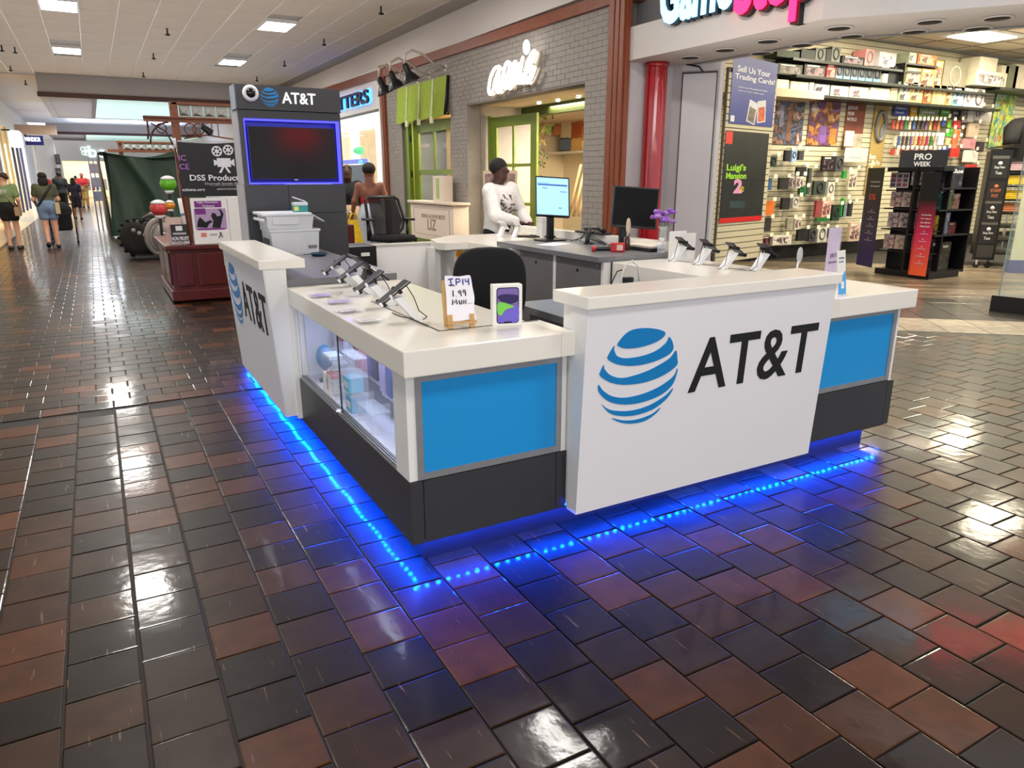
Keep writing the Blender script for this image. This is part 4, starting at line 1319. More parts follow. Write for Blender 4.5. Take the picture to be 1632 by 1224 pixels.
ms = thing('mouse', 'black computer mouse beside the keyboard', 'mouse', (p.x, p.y, 1.021), 0.4)
obj('shell', MB().ball((0, 0, 0.012), (0.032, 0.055, 0.024), 14, 8), BLACKP, ms, world=False)
obj('wheel', MB().cyl((-0.004, 0.03, 0.03), (0.004, 0.03, 0.03), 0.008), GREYDOOR, ms, world=False)
for px, py, sx, sy, lb, rz in ((882, 389, 0.3, 0.2, 'white sheet of paper on the near corner of the grey desk', 0.4), (920, 378, 0.2, 0.14, 'white sheet of paper lying beside the keyboard', -0.3)):
    p = at(px, py, 'z', 1.022)
    o = solo('paper_sheet', MB().box(-sx / 2, sx / 2, -sy / 2, sy / 2, 0, 0.0012, Matrix.Translation((p.x, p.y, 1.0206)) @ Matrix.Rotation(rz, 4, 'Z')), PAPER, lb, 'paper', 'papers on the grey desk')
p = at(927, 372, 'z', 1.02)
hs = thing('barcode_scanner', 'black handheld scanner standing on the grey desk near the bright monitor', 'scanner', (3.98, 5.62, 1.021), 0.5)
obj('grip', MB().tube([(-0.03, 0, 0), (-0.02, 0, 0.06), (0.0, 0, 0.1), (0.05, 0, 0.115)], [0.024, 0.02, 0.022, 0.03], 10), BLACKP, hs, world=False)
obj('stand', MB().lathe([(0.05, 0), (0.05, 0.008), (0.02, 0.014)], seg=16), BLACKP, hs, world=False)
p = at(905, 352, 'y', 6.1)
sh_ = thing('tray_shelf', 'dark flat handset tray behind the scanner, right of the bright monitor', 'tray', (4.1, 5.75, 1.1))
obj('tray', MB().box(-0.02, 0.1, -0.2, 0.25, 0.0, 0.02, bev=0.006), BLACKP, sh_, world=False)
obj('handset', MB().tube([(0.02, -0.18, 0.04), (0.03, -0.05, 0.055), (0.04, 0.15, 0.045)], [0.024, 0.015, 0.024], 8), BLACKP, sh_, world=False)
cbp = MB()
for q in range(3):
    cbp.tube([(4.0 + 0.02 * q, 5.95 - 0.05 * q, 1.026), (4.06, 5.8, 1.07 + 0.02 * q), (4.1, 5.6 - 0.05 * q, 1.03), (4.05, 5.45, 1.026)], 0.004, 5)
solo('cable_tangle', cbp, CABLEB, 'tangle of black cables on the desk between the two monitors', 'cables')
for (px, py, w, h, lb) in ((864, 372, 0.085, 0.15, 'white upright box left of the bright monitor stand'), (875, 372, 0.05, 0.13, 'slimmer white box tucked against the monitor stand')):
    p = at(px, py, 'y', 6.5)
    t = thing('white_box', lb, 'box', (p.x, 6.5, 0.976), 0.3)
    obj('carton', MB().box(-w / 2, w / 2, -0.04, 0.04, 0, h + 0.1, bev=0.003), PAPER, t, world=False)
    obj('lid_seam', MB().box(-w / 2 - 0.0006, w / 2 + 0.0006, -0.0406, 0.0406, h + 0.05, h + 0.053), ALU, t, world=False)
# white demo phones with stands at the back counter, by the person's hand
for i, (px, py, lb) in enumerate(((806, 366, 'white phone stand on the back counter, left of the pair by the person\'s hand'), (820, 366, 'white phone stand on the back counter under the person\'s hand'))):
    p = at(px, py, 'z', 0.98)
    t = thing('white_phone_stand', lb, 'phone', (min(p.x, 4.0), 7.3, 0.976), math.radians(210), 'white phone stands on the back counter')
    t.location = (3.93 + 0.13 * i, 7.25 - 0.1 * i, 0.976)
    obj('stand', MB().prism([(0.0, 0), (0.05, 0), (-0.04, 0.12), (-0.08, 0.11)], (0, 0.025, 0), (1, 0, 0), (0, 0, 1), 0, 0.05), WPLASTIC, t, world=False)
    obj('handset', MB().box(-0.08, 0.08, -0.036, 0.036, -0.004, 0.004, Matrix.Translation((-0.07, 0, 0.125)) @ Matrix.Rotation(-0.6, 4, 'Y'), bev=0.002), WPLASTIC, t, world=False)
# brush, bottles, red tool, vase
p = at(1000, 378, 'y', 4.95)
br = thing('hair_brush_bottle', 'brown bottle with a pale brush leaning in it before the dark monitor', 'bottle', (3.93, 4.98, 1.021))
obj('bottle', MB().lathe([(0.022, 0), (0.024, 0.01), (0.024, 0.09), (0.016, 0.11), (0.014, 0.12)], seg=16), cm(70, 34, 24, 0.2), br, world=False)
obj('brush_head', MB().ball((0.005, 0, 0.2), (0.024, 0.014, 0.07), 12, 8), cm(206, 190, 166), br, world=False)
obj('brush_handle', MB().cyl((0, 0, 0.1), (0.004, 0, 0.16), 0.009), cm(196, 176, 150), br, world=False)
rt_ = thing('heat_tool', 'red and black cordless hand tool lying on the desk before the dark monitor', 'tool', (3.72, 4.92, 1.021), math.radians(-30))
obj('barrel', MB().cyl((-0.14, 0, 0.025), (0.0, 0, 0.03), 0.02, 0.024), BLACKP, rt_, world=False)
obj('nozzle_cap', MB().cyl((-0.165, 0, 0.025), (-0.135, 0, 0.025), 0.024), cm(190, 30, 36), rt_, world=False)
obj('body', MB().box(-0.01, 0.11, -0.03, 0.03, 0, 0.075, bev=0.012), cm(190, 40, 44), rt_, world=False)
obj('label', MB().box(0.04, 0.09, -0.0315, -0.03, 0.015, 0.06), cm(220, 190, 180), rt_, world=False)
pl = thing('pill_bottle', 'small white bottle with a white cap on the desk right of the dark monitor', 'bottle', (4.05, 4.68, 1.021))
obj('body', MB().lathe([(0.03, 0), (0.032, 0.006), (0.032, 0.075), (0.02, 0.09)], seg=18), WPLASTIC, pl, world=False)
obj('cap', MB().lathe([(0.024, 0.088), (0.024, 0.115), (0.022, 0.118)], seg=18), WPLASTIC, pl, world=False)
obj('label', MB().lathe([(0.0325, 0.014), (0.0325, 0.068)], seg=18), cm(186, 190, 196), pl, world=False)
lap = thing('document_tray', 'black flat tray with pale papers on the desk under the dark monitor', 'tray', (4.08, 4.95, 1.0205))
obj('tray', MB().box(-0.1, 0.12, -0.22, 0.2, 0, 0.03, bev=0.005), BLACKP, lap, world=False)
obj('papers', MB().box(-0.08, 0.11, -0.2, 0.18, 0.03, 0.045), mat('buff_papers', rgb(214, 206, 190), 0.8), lap, world=False)
wb = thing('white_sleeve_box', 'tall white open box standing on the right counter left of the demo phones', 'box', (4.0, 4.62, 0.98))
obj('side', MB().box(-0.075, -0.055, -0.06, 0.06, 0, 0.22), PAPER, wb, world=False)
obj('front', MB().box(-0.055, 0.1, -0.06, -0.05, 0, 0.21), PAPER, wb, world=False)
obj('back', MB().box(-0.055, 0.1, 0.05, 0.06, 0, 0.22), PAPER, wb, world=False)
obj('base', MB().box(-0.055, 0.1, -0.05, 0.05, 0, 0.01), PAPER, wb, world=False)
wb.location = (4.1, 4.5, 0.98)
vs_ = thing('flower_vase', 'glass vase of purple flowers standing right of the dark monitor', 'vase', (4.17, 4.85, 1.1))
p = at(1057, 362, 'y', 4.9)
vs_.location = (4.165, 4.8, 1.1)
obj('glass', MB().lathe([(0.03, 0), (0.032, 0.004), (0.026, 0.05), (0.03, 0.09), (0.042, 0.125), (0.04, 0.125), (0.027, 0.09), (0.023, 0.05)], seg=18), mat('vase_glass', (0.85, 0.9, 0.9), 0.03, alpha=0.35), vs_, world=False)
rnd = random.Random(11)
for i in range(17):
    a, r_ = rnd.random() * 6.28, 0.02 + 0.075 * rnd.random()
    hx, hy, hz = r_ * math.cos(a), r_ * math.sin(a), 0.16 + 0.09 * rnd.random()
    s_ = obj('flower_stem', MB().tube([(0, 0, 0.03), (hx * 0.4, hy * 0.4, 0.1), (hx, hy, hz)], 0.002, 5), cm(70, 100, 60), vs_, world=False)
    fm = MB()
    for k in range(7):
        b = k * 2 * PI / 7
        fm.ball((hx + 0.016 * math.cos(b), hy + 0.016 * math.sin(b), hz + 0.004 * (k % 3)), (0.017, 0.017, 0.013), 7, 5)
    fm.ball((hx, hy, hz + 0.008), 0.012, 7, 5)
    obj('bloom', fm, mat('purple_petals_%d' % (i % 3), rgb(*((150, 96, 190), (178, 130, 208), (128, 84, 180))[i % 3]), 0.7, var=0.2, scale=60), s_, world=False)
# usb charger on the staff desk
p = at(965, 444, 'y', 3.6)
us = thing('usb_charger', 'white charging cable looping up from a black plug behind the large sign panel', 'charger', (2.95, 3.62, 0.868))
obj('plug', MB().box(-0.03, 0.03, -0.02, 0.02, 0.0, 0.15, bev=0.004), BLACKP, us, world=False)
obj('white_cable', MB().tube([(-0.06, 0, 0.08), (-0.05, 0, 0.17), (-0.02, 0, 0.235), (0.03, 0, 0.25), (0.075, 0, 0.215), (0.09, 0, 0.12)], 0.006, 6), CABLEW, us, world=False)
obj('black_cable', MB().tube([(-0.02, 0.01, 0.2), (-0.08, 0.01, 0.19), (-0.12, 0.01, 0.12), (-0.13, 0.01, 0.04)], 0.004, 6), CABLEB, us, world=False)
us.location = (2.86, 3.6, 0.868)
# leaflets and poster by the big panel's right end
lf_ = thing('leaflet_holder', 'small white and blue leaflet standing at the right end of the large sign ledge', 'leaflet', (3.66, 2.66, 0.98), math.radians(10))
Ml = Matrix.Rotation(math.radians(-8), 4, 'X')
lfm = obj('card', MB().box(-0.045, 0.045, -0.003, 0.003, 0, 0.245, Ml), PAPER, lf_, world=False)
obj('blue_field', MB().prism([(-0.045, 0.0), (0.045, 0.0), (0.045, 0.13), (0.0, 0.1), (-0.045, 0.085)], (0, -0.0032, 0), (1, 0, 0), (0, 0, 1), 0, 0.0006), BLUE, lf_, world=False)
for o in lf_.children:
    if o.name.startswith('blue'):
        o.matrix_basis = Ml
lt = MB()
letters(lt, 'Everything', (-0.032, -0.0036, 0.195), (1, 0, 0), (0, 0, 1), width=0.06, depth=0.0006)
letters(lt, 'you want', (-0.032, -0.0036, 0.175), (1, 0, 0), (0, 0, 1), width=0.05, depth=0.0006)
letters(lt, '500', (-0.012, -0.0042, 0.04), (0, 0, 1), (-1, 0, 0), width=0.04, depth=0.0006, bold=0.02) if False else None
o = obj('print', lt, cm(40, 60, 90), lf_, world=False)
o.matrix_basis = Ml
bx2 = obj('white_mark', MB().box(-0.012, 0.02, -0.0048, -0.004, 0.03, 0.07), PAPER, lf_, world=False)
bx2.matrix_basis = Ml
ps = thing('poster_stand', 'lilac promotional card in a clear stand behind the white and blue leaflet', 'sign', (3.86, 2.9, 0.98), math.radians(14))
obj('card', MB().box(-0.085, 0.085, -0.002, 0.002, 0.02, 0.35), mat('lilac_card', rgb(206, 184, 214), 0.5, var=0.2, scale=14, stretch=(6, 1, 1)), ps, world=False)
obj('stand', MB().box(-0.09, 0.09, -0.006, -0.003, 0, 0.355).box(-0.09, 0.09, -0.05, 0.05, 0, 0.006), ACRYL, ps, world=False)
lt = MB()
letters(lt, '$700 OFF', (-0.045, -0.0065, 0.17), (1, 0, 0), (0, 0, 1), width=0.1, height=0.028, depth=0.0006)
letters(lt, 'Select phones', (-0.055, -0.0065, 0.135), (1, 0, 0), (0, 0, 1), width=0.11, height=0.02, depth=0.0006)
obj('print', lt, cm(110, 86, 130), ps, world=False)
w2 = thing('watch_stand', 'pale oval watch display stand at the end of the right-hand demo phones', 'display stand', (4.12, 3.36, 0.9805), 0.4)
obj('stem', MB().tube([(0, 0, 0), (0.0, 0, 0.06), (0.02, 0, 0.1)], 0.007, 6), WPLASTIC, w2, world=False)
obj('pad', MB().ball((0.03, 0, 0.13), (0.035, 0.018, 0.055), 14, 8), mat('pale_grey_plastic', rgb(186, 190, 192), 0.4), w2, world=False)
p = at(1090, 440, 'z', 0.982)
solo('lilac_flyer', MB().box(3.55, 3.66, 3.46, 3.6, 0.9805, 0.984), cm(190, 178, 216), 'small lilac flyer on the inner edge of the right counter', 'flyer')


# ================================================================ SCRIPT-SIGN SHOP
GREEN = mat('olive_green_paint', rgb(112, 132, 44), 0.4, var=0.06, scale=5)
LIME = mat('lime_canvas', rgb(154, 178, 62), 0.8, var=0.08, scale=8, bump=0.2, bscale=40)
SHOPW = mat('warm_shop_wall', rgb(242, 228, 200), 0.7, var=0.03)
vb = MB()
vb.box(7.31, 8.6, 14.36, 14.5, 0, 3.2).box(7.3, 8.0, 9.95, 10.1, 0, 3.05)
struct('wall_vestibule', vb, TAUPE)
struct('ceiling_vestibule', MB().box(7.31, 12.5, 10.0, 19.0, 3.06, 3.2), mat('vestibule_ceiling', rgb(206, 186, 160), 0.7, var=0.03))
struct('wall_shop_back', MB().box(12.0, 12.2, 10.74, 19, 0, 3.1).box(8.0, 12, 10.69, 10.75, 0, 3.1).box(8.6, 12, 18.3, 18.5, 0, 3.1), SHOPW)
lt_ = MB().box(8.3, 8.45, 10.1, 14.35, 2.86, 3.06)
struct('trim_8', lt_, mat('dark_green_lintel', rgb(58, 70, 30), 0.5))
for i, (px, py) in enumerate(((859, 163), (889, 159), (922, 153))):
    p = at(px, py, 'z', 3.05)
    t = thing('recessed_spotlight', '%s of the three small spotlights over the script shop entrance' % ('leftmost', 'middle', 'rightmost')[i], 'spotlight', (p.x, p.y, 3.02), 0, 'spotlights over the script shop entrance')
    obj('trim_ring', MB().lathe([(0.07, 0.03), (0.075, 0.015), (0.055, 0.01), (0.05, 0.03)], seg=16), WPLASTIC, t, world=False)
    obj('bulb', MB().ball((0, 0, 0.02), (0.045, 0.045, 0.025), 12, 6), mat('warm_bulb', (1, 0.9, 0.7), 0.4, emit=14, var=0.01), t, world=False)


def glazed_door(t, o, u, w, h, cols, rows, st=0.11, rail=0.13, mid=0.05, m=None, depth=0.05):
    """framed panel with a grid of panes standing at o, running along u"""
    M = frame(o, u, (0, 0, 1))
    m = m or GREEN
    obj('stile', MB().box(0, st, 0, h, -depth / 2, depth / 2, M), m, t)
    obj('stile', MB().box(w - st, w, 0, h, -depth / 2, depth / 2, M), m, t)
    obj('rail', MB().box(st, w - st, 0, rail * 1.6, -depth / 2, depth / 2, M), m, t)
    obj('rail', MB().box(st, w - st, h - rail, h, -depth / 2, depth / 2, M), m, t)
    iw, ih = w - 2 * st, h - rail * 2.6
    for c in range(1, cols):
        x = st + iw * c / cols
        obj('glazing_bar', MB().box(x - mid / 2, x + mid / 2, rail * 1.6, h - rail, -depth * 0.4, depth * 0.4, M), m, t)
    for r_ in range(1, rows):
        z = rail * 1.6 + ih * r_ / rows
        obj('glazing_bar', MB().box(st, w - st, z - mid / 2, z + mid / 2, -depth * 0.39, depth * 0.39, M), m, t)
    for c in range(cols):
        for r_ in range(rows):
            x0, x1 = st + iw * c / cols, st + iw * (c + 1) / cols
            z0, z1 = rail * 1.6 + ih * r_ / rows, rail * 1.6 + ih * (r_ + 1) / rows
            obj('pane', MB().box(x0 + mid / 2, x1 - mid / 2, z0 + mid / 2, z1 - mid / 2, -0.003, 0.003, M), GLASS, t)


dr = thing('glazed_door', 'olive green glazed door standing open in the script shop entrance, behind the person in white', 'door', (8.0, 13.6, 0))
a, b = at(785, 300, 'y', 14.2), at(856, 300, 'y', 12.6)
a.z = b.z = 0.02
glazed_door(dr, a, b - a, (b - a).length, 2.8, 2, 3, 0.2, 0.2, 0.06)
obj('hinge_post', MB().box(a.x - 0.06, a.x, a.y - 0.02, a.y + 0.08, 0, 2.85), GREEN, dr)
# left display window
wn = thing('shop_window', 'olive green framed display window left of the script shop entrance', 'window', (7.2, 16.6, 0))
obj('side_post', MB().box(7.06, 7.2, 17.85, 18.1, 0, 3.0, bev=0.01).box(7.0, 7.1, 17.7, 17.82, 0, 3.0, bev=0.01), GREEN, wn)
glazed_door(wn, (7.16, 17.7, 0.45), (0, -1, 0), 2.5, 2.45, 2, 2, 0.32, 0.24, 0.1)
obj('sill', MB().box(7.05, 7.4, 15.18, 17.8, 0.0, 0.45), GREEN, wn)
hm = MB()
for z in (0.8, 1.7, 2.55):
    hm.box(7.04, 7.07, 17.66, 17.70, z - 0.08, z + 0.08)
o = obj('hinges', hm, BLACKP, wn)
o['kind'] = 'stuff'
for i, (y, z, w, h, lb) in enumerate(((16.9, 1.75, 0.42, 0.95, 'cream canvas bag with a drawn loop hanging in the green display window'), (16.0, 1.8, 0.4, 0.9, 'second cream canvas bag hanging at the right of the green display window'), (16.6, 0.75, 0.5, 0.8, 'pale pleated garment hanging low in the left of the green display window'), (15.7, 0.8, 0.6, 0.8, 'cream striped garment hanging low in the right of the green display window'))):
    t = thing('hanging_garment', lb, 'garment', (7.9, y, z))
    g = MB()
    g.grid(lambda a, b: (0.02 * math.sin(a * 14), -w / 2 + w * a * (1 - 0.15 * b) + 0.07 * w * b, h * b), 14, 4, 0.02)
    obj('cloth', g, mat('cream_cloth', rgb(226, 208, 172), 0.85, var=0.06), t, world=False)
    obj('strap', MB().tube([(0, -w * 0.25, h), (0, -w * 0.1, h + 0.2), (0, w * 0.1, h + 0.2), (0, w * 0.25, h)], 0.012, 5), mat('tan_strap', rgb(170, 140, 100), 0.8), t, world=False)
    obj('hang_wire', MB().cyl((0, 0, h + 0.19), (0, 0, 3.055 - z), 0.004, seg=5), CHROME, t, world=False)
    obj('drawn_mark', MB().tube([(-0.03, -0.1, h * 0.3), (-0.03, 0.05, h * 0.5), (-0.03, 0.1, h * 0.7), (-0.03, -0.08, h * 0.75)], 0.008, 5), cm(150, 132, 100), t, world=False)
struct('wall_window_back', MB().box(8.3, 8.4, 14.5, 18.3, 0, 3.05), mat('tan_window_back', rgb(190, 158, 118), 0.7))
# awning
aw = thing('awning', 'lime green canvas awning with white straps over the display window', 'awning', (6.8, 16.7, 2.9))
cl = MB()


def awf(a, b):
    y = 18.15 - 2.98 * a
    z = 3.72 - 0.78 * b
    return (6.95 - 0.07 * b ** 1.1 - 0.03 * math.sin(a * 25) * b, y, z - 0.05 * b * math.sin(a * PI * 4 + 0.5) ** 2)


cl.grid(awf, 40, 8, 0.015)
obj('canvas', cl, LIME, aw)
obj('side_rail', MB().tube([(6.96, 15.17, 3.72), (6.86, 15.17, 2.93), (6.96, 15.17, 2.95)], 0.03, 6), BLACKP, aw)
for a in (0.24, 0.5, 0.76):
    s = MB().tube([Vector(awf(a, q / 8)) + Vector((-0.03, 0, 0)) for q in range(9)], 0.026, 6)
    st = obj('strap', s, mat('white_webbing', rgb(226, 232, 190), 0.7), aw)
    e = Vector(awf(a, 1.0))
    obj('strap_end', MB().box(e.x - 0.04, e.x, e.y - 0.06, e.y + 0.06, e.z - 0.13, e.z + 0.02), mat('white_webbing', rgb(226, 232, 190), 0.7), st)
# gooseneck lamps
for i, (px, py) in enumerate(((611, 140), (629, 131), (652, 120))):
    p = at(px, py, 'x', 6.15)
    t = thing('gooseneck_lamp', '%s of the three black gooseneck wall lamps above the lime awning' % ('leftmost', 'middle', 'rightmost')[i], 'lamp', (p.x, p.y, p.z), 0, 'gooseneck lamps above the awning')
    M = Matrix.Rotation(math.radians(-24), 4, 'Y')
    obj('shade', MB().lathe([(0.2, -0.13), (0.19, -0.1), (0.13, -0.0), (0.075, 0.06), (0.07, 0.2), (0.05, 0.24), (0.04, 0.24)], seg=22, M=M), BLACKP, t, world=False)
    obj('bulb', MB().ball((0.05, 0, -0.07), 0.07, 10, 6), mat('lamp_bulb_off', rgb(200, 190, 160), 0.3), t, world=False)
    obj('arm', MB().tube([(-0.1, 0, 0.22), (-0.08, 0, 0.4), (0.1, 0, 0.5), (0.35, 0, 0.42), (0.6, 0, 0.24), (0.86, 0, 0.2)], 0.025, 8), mat('pale_arm_metal', rgb(196, 186, 178), 0.4, metal=0.3), t, world=False)
    obj('wall_plate', MB().cyl((0.84, 0, 0.2), (0.87, 0, 0.2), 0.07), mat('pale_arm_metal', rgb(196, 186, 178), 0.4), t, world=False)
# script sign: bright marquee strokes
sg = thing('script_sign', 'bright white script sign reading aerie on the grey brick wall', 'sign', (6.85, 12.3, 3.2))
BULB = mat('marquee_bulbs', (1.0, 0.97, 0.9), 0.4, emit=2.2, var=0.02, scale=60)


def sp(x, y):
    return at(600 + x / 4.08, 60 + y / 4.08, 'x', 6.8)


STR = {'letter_a': [(800, 190), (770, 200), (742, 260), (730, 340), (742, 368), (762, 330), (786, 250), (802, 195), (786, 280), (784, 345), (800, 352), (818, 320)],
       'letter_e': [(818, 320), (846, 260), (868, 180), (850, 160), (828, 220), (822, 300), (842, 330), (866, 300)],
       'letter_r': [(866, 300), (882, 230), (900, 160), (908, 175), (890, 260), (872, 335), (890, 260), (912, 195)],
       'letter_i': [(905, 300), (930, 220), (952, 130), (935, 220), (924, 285), (940, 292), (958, 260)],
       'letter_e_end': [(958, 260), (988, 200), (1032, 105), (1015, 95), (980, 180), (968, 270), (985, 292), (1012, 250), (1032, 190)]}
for k, s in STR.items():
    pts = [sp(*q) for q in s]
    sm = []
    for i in range(len(pts) - 1):
        p0, p1, p2, p3 = pts[max(i - 1, 0)], pts[i], pts[i + 1], pts[min(i + 2, len(pts) - 1)]
        for q in range(4):
            tt = q / 4
            sm.append(0.5 * ((2 * p1) + (p2 - p0) * tt + (2 * p0 - 5 * p1 + 4 * p2 - p3) * tt * tt + (3 * p1 - p0 - 3 * p2 + p3) * tt ** 3))
    sm.append(pts[-1])
    f = obj(k, MB().tube(sm, 0.03, 8), BULB, sg)
    obj('letter_return', MB().tube([p + Vector((0.09, -0.02, -0.02)) for p in sm], 0.036, 8), mat('sign_return', rgb(200, 186, 170), 0.5), f)
for k, (x, y) in enumerate(((760, 250), (845, 220), (905, 200), (945, 220), (1010, 170))):
    q = sp(x, y)
    obj('standoff', MB().cyl(q, (7.0, q.y, q.z), 0.014, seg=6), CHROME, sg)
obj('letter_dot', MB().ball(sp(975, 62), (0.06, 0.07, 0.12), 12, 8), BULB, sg)
area('sign_glow', (6.7, 12.3, 3.5), 1.2, 0.5, 8, (1, 0.93, 0.82), (0, PI / 2, 0))
# inside the shop: clothes, shelf, plant
rnd = random.Random(4)
for i, (px0, px1, py0, py1, col, lb) in enumerate(((884, 898, 186, 216, (214, 150, 110), 'peach top hanging on the back display of the script shop'), (896, 914, 183, 222, (240, 226, 206), 'white top hanging beside the peach top in the script shop'), (913, 931, 190, 220, (190, 104, 66), 'rust top hanging at the right of the script shop opening'), (894, 912, 218, 240, (120, 140, 170), 'folded blue shorts hung under the white top'), (912, 931, 218, 242, (232, 190, 120), 'cream shorts hung under the rust top'))):
    a, b = at(px0, py1, 'x', 11.6), at(px1, py0, 'x', 11.6)
    w, h = a.y - b.y, b.z - a.z
    t = thing('blouse', lb, 'garment', (11.6, b.y, a.z))
    obj('cloth', MB().prism([(0, 0), (w, 0), (w * 0.95, h * 0.75), (w * 1.1, h * 0.72), (w * 0.8, h), (w * 0.6, h * 0.94), (w * 0.4, h * 0.94), (w * 0.2, h), (-w * 0.1, h * 0.72), (w * 0.05, h * 0.75)], (0, 0, 0), (0, 1, 0), (0, 0, 1), -0.06, 0.06), cm(*col, 0.85), t, world=False)
    obj('hanger', MB().tube([(0, w * 0.3, h), (0, w / 2, h + 0.12), (0, w * 0.7, h)], 0.015, 5), BLACKP, t, world=False)
p = at(905, 243, 'x', 11.5)
solo('wall_shelf', MB().box(11.3, 12.0, p.y - 1.6, p.y + 2.4, p.z - 0.03, p.z + 0.02), WHITE, 'pale shelf under the clothes on the shop\'s back wall', 'shelf')
for i, (px, py, r, col) in enumerate(((868, 192, 0.3, (90, 150, 40)), (864, 215, 0.25, (196, 180, 110)), (862, 250, 0.22, (86, 120, 50)), (862, 290, 0.22, (80, 110, 44)))):
    p = at(px, py, 'x', 9.6)
    g = MB()
    for k in range(46):
        d = Vector((rnd.gauss(0, 1), rnd.gauss(0, 1), rnd.gauss(0, 1.3))).normalized() * r * rnd.uniform(0.4, 1)
        q = p + d
        e = Vector((rnd.uniform(-1, 1), rnd.uniform(-1, 1), rnd.uniform(-1.4, 0.2))) * 0.09
        s2 = Vector((e.y, -e.x, 0.02)) * 0.4
        g.add([q, q + e * 0.5 + s2, q + e, q + e * 0.5 - s2], [(0, 1, 2, 3)])
    o = solo('hanging_plant', g, cm(*col, 0.6), ('bright green trailing plant at the top of the entrance opening', 'dried straw coloured bunch below the bright plant', 'dark green garland beside the green door, upper piece', 'dark green garland beside the green door, lower piece')[i], 'plant')
    o['kind'] = 'stuff' if False else 'thing'
for i, (px, lean_) in enumerate(((918, 0.5), (926, 0.42), (934, 0.3))):
    a, b = at(px - 12, 345, 'x', 9.3), at(px + 8, 262, 'x', 9.6)
    solo('leaning_board', MB().tube([a, b], 0.035, 4), mat('board_edge_%d' % i, rgb(150 + 30 * i, 120 + 24 * i, 84 + 18 * i), 0.7), '%s of the thin boards leaning inside the shop right of the bright monitor' % ('leftmost', 'middle', 'rightmost')[i], 'board', 'boards leaning inside the script shop')
# standing poster behind the person
pb = thing('poster_easel', 'standing poster board with a dark floral picture left of the green door', 'sign', (7.0, 11.6, 0))
a, b = at(770, 272, 'x', 7.1), at(806, 340, 'x', 7.1)
M = frame((7.1, a.y, b.z), (0.25, -1, 0), (0, 0, 1))
w, h = (a.y - b.y) * 1.05, a.z - b.z
obj('board', MB().box(0, w, 0, h, -0.02, 0, M), mat('peach_card', rgb(222, 196, 172), 0.7), pb)
obj('picture', MB().box(0.06, w - 0.06, h * 0.6, h - 0.06, 0, 0.003, M), mat('muted_floral', rgb(150, 124, 116), 0.7, var=0.7, scale=9), pb)
tx = MB()
for q in range(4):
    tx.box(0.12, w * (0.75 - 0.08 * q), h * (0.46 - 0.1 * q), h * (0.49 - 0.1 * q), 0, 0.003, M)
obj('print_lines', tx, cm(196, 150, 120), pb)['kind'] = 'stuff'
obj('legs', MB().tube([(7.12, a.y - 0.1, b.z), (7.2, a.y - 0.05, 0)], 0.02, 5).tube([(7.12, b.y + 0.1, b.z), (7.2, b.y + 0.02, 0)], 0.02, 5), PINE, pb)['kind'] = 'stuff'
# white sale table before the display window
tbl = thing('display_table', 'white box table with faint brown lettering in front of the display window', 'table', (6.6, 16.0, 0))
A_, B_ = at(655, 320, 'x', 6.55), at(721, 330, 'x', 6.55)
zt = 0.96
y0_, y1_ = 15.0, 17.65
y1_ = at(654, 320, 'z', zt).y if False else 16.9
pA, pB = at(654, 320, 'x', 6.6), at(722, 330, 'x', 6.6)
y1_, y0_, zt = pA.y, pB.y, (pA.z + pB.z) / 2
zb = at(690, 383, 'x', 6.6).z
obj('box', MB().box(6.6, 6.97, y0_, y1_, zb, zt, bev=0.01), mat('warm_white_paint', rgb(232, 216, 200), 0.6, var=0.03), tbl)
obj('top_slab', MB().box(6.54, 6.985, y0_ - 0.06, y1_ + 0.06, zt, zt + 0.05, bev=0.008), mat('warm_white_paint', rgb(232, 216, 200), 0.6), tbl)
for yy in (y0_ + 0.1, y1_ - 0.1):
    obj('leg', MB().box(6.62, 6.68, yy - 0.03, yy + 0.03, 0, zb), DARKTRIM, tbl)
ym, yl = (y0_ + y1_) / 2, y1_ - y0_
bd_ = MB()
for c in ((-0.42, 0.42, 0.14, 0.15), (-0.42, 0.42, 0.86, 0.87)):
    bd_.box(6.596, 6.6, ym + c[0] * yl, ym + c[1] * yl, zb + (zt - zb) * c[2], zb + (zt - zb) * c[3])
for c in (-0.42, 0.415):
    bd_.box(6.596, 6.6, ym + c * yl, ym + (c + 0.006) * yl, zb + (zt - zb) * 0.14, zb + (zt - zb) * 0.87)
obj('border_line', bd_, cm(170, 140, 120), tbl)['kind'] = 'stuff'
lt = MB()
letters(lt, 'KING & FAVORITE', (6.598, y1_ - 0.28 * yl, zb + (zt - zb) * 0.6), (0, -1, 0), (0, 0, 1), width=yl * 0.55, height=0.09)
letters(lt, 'LIZ', (6.598, y1_ - 0.42 * yl, zb + (zt - zb) * 0.28), (0, -1, 0), (0, 0, 1), width=yl * 0.2, height=0.24)
obj('lettering', lt, cm(150, 124, 110), tbl)
t = thing('white_carton', 'tall white box with pale green print standing on the white box table', 'box', (6.75, (at(706, 318, 'x', 6.75)).y, zt + 0.05))
obj('carton', MB().box(-0.12, 0.12, -0.27, 0.27, 0, 0.55, bev=0.01), mat('warm_white_paint', rgb(232, 216, 200), 0.6), t, world=False)
obj('green_print', MB().box(-0.123, -0.12, -0.08, 0.08, 0.06, 0.5), mat('pale_green_print', rgb(170, 190, 120), 0.7, var=0.3, scale=30), t, world=False)

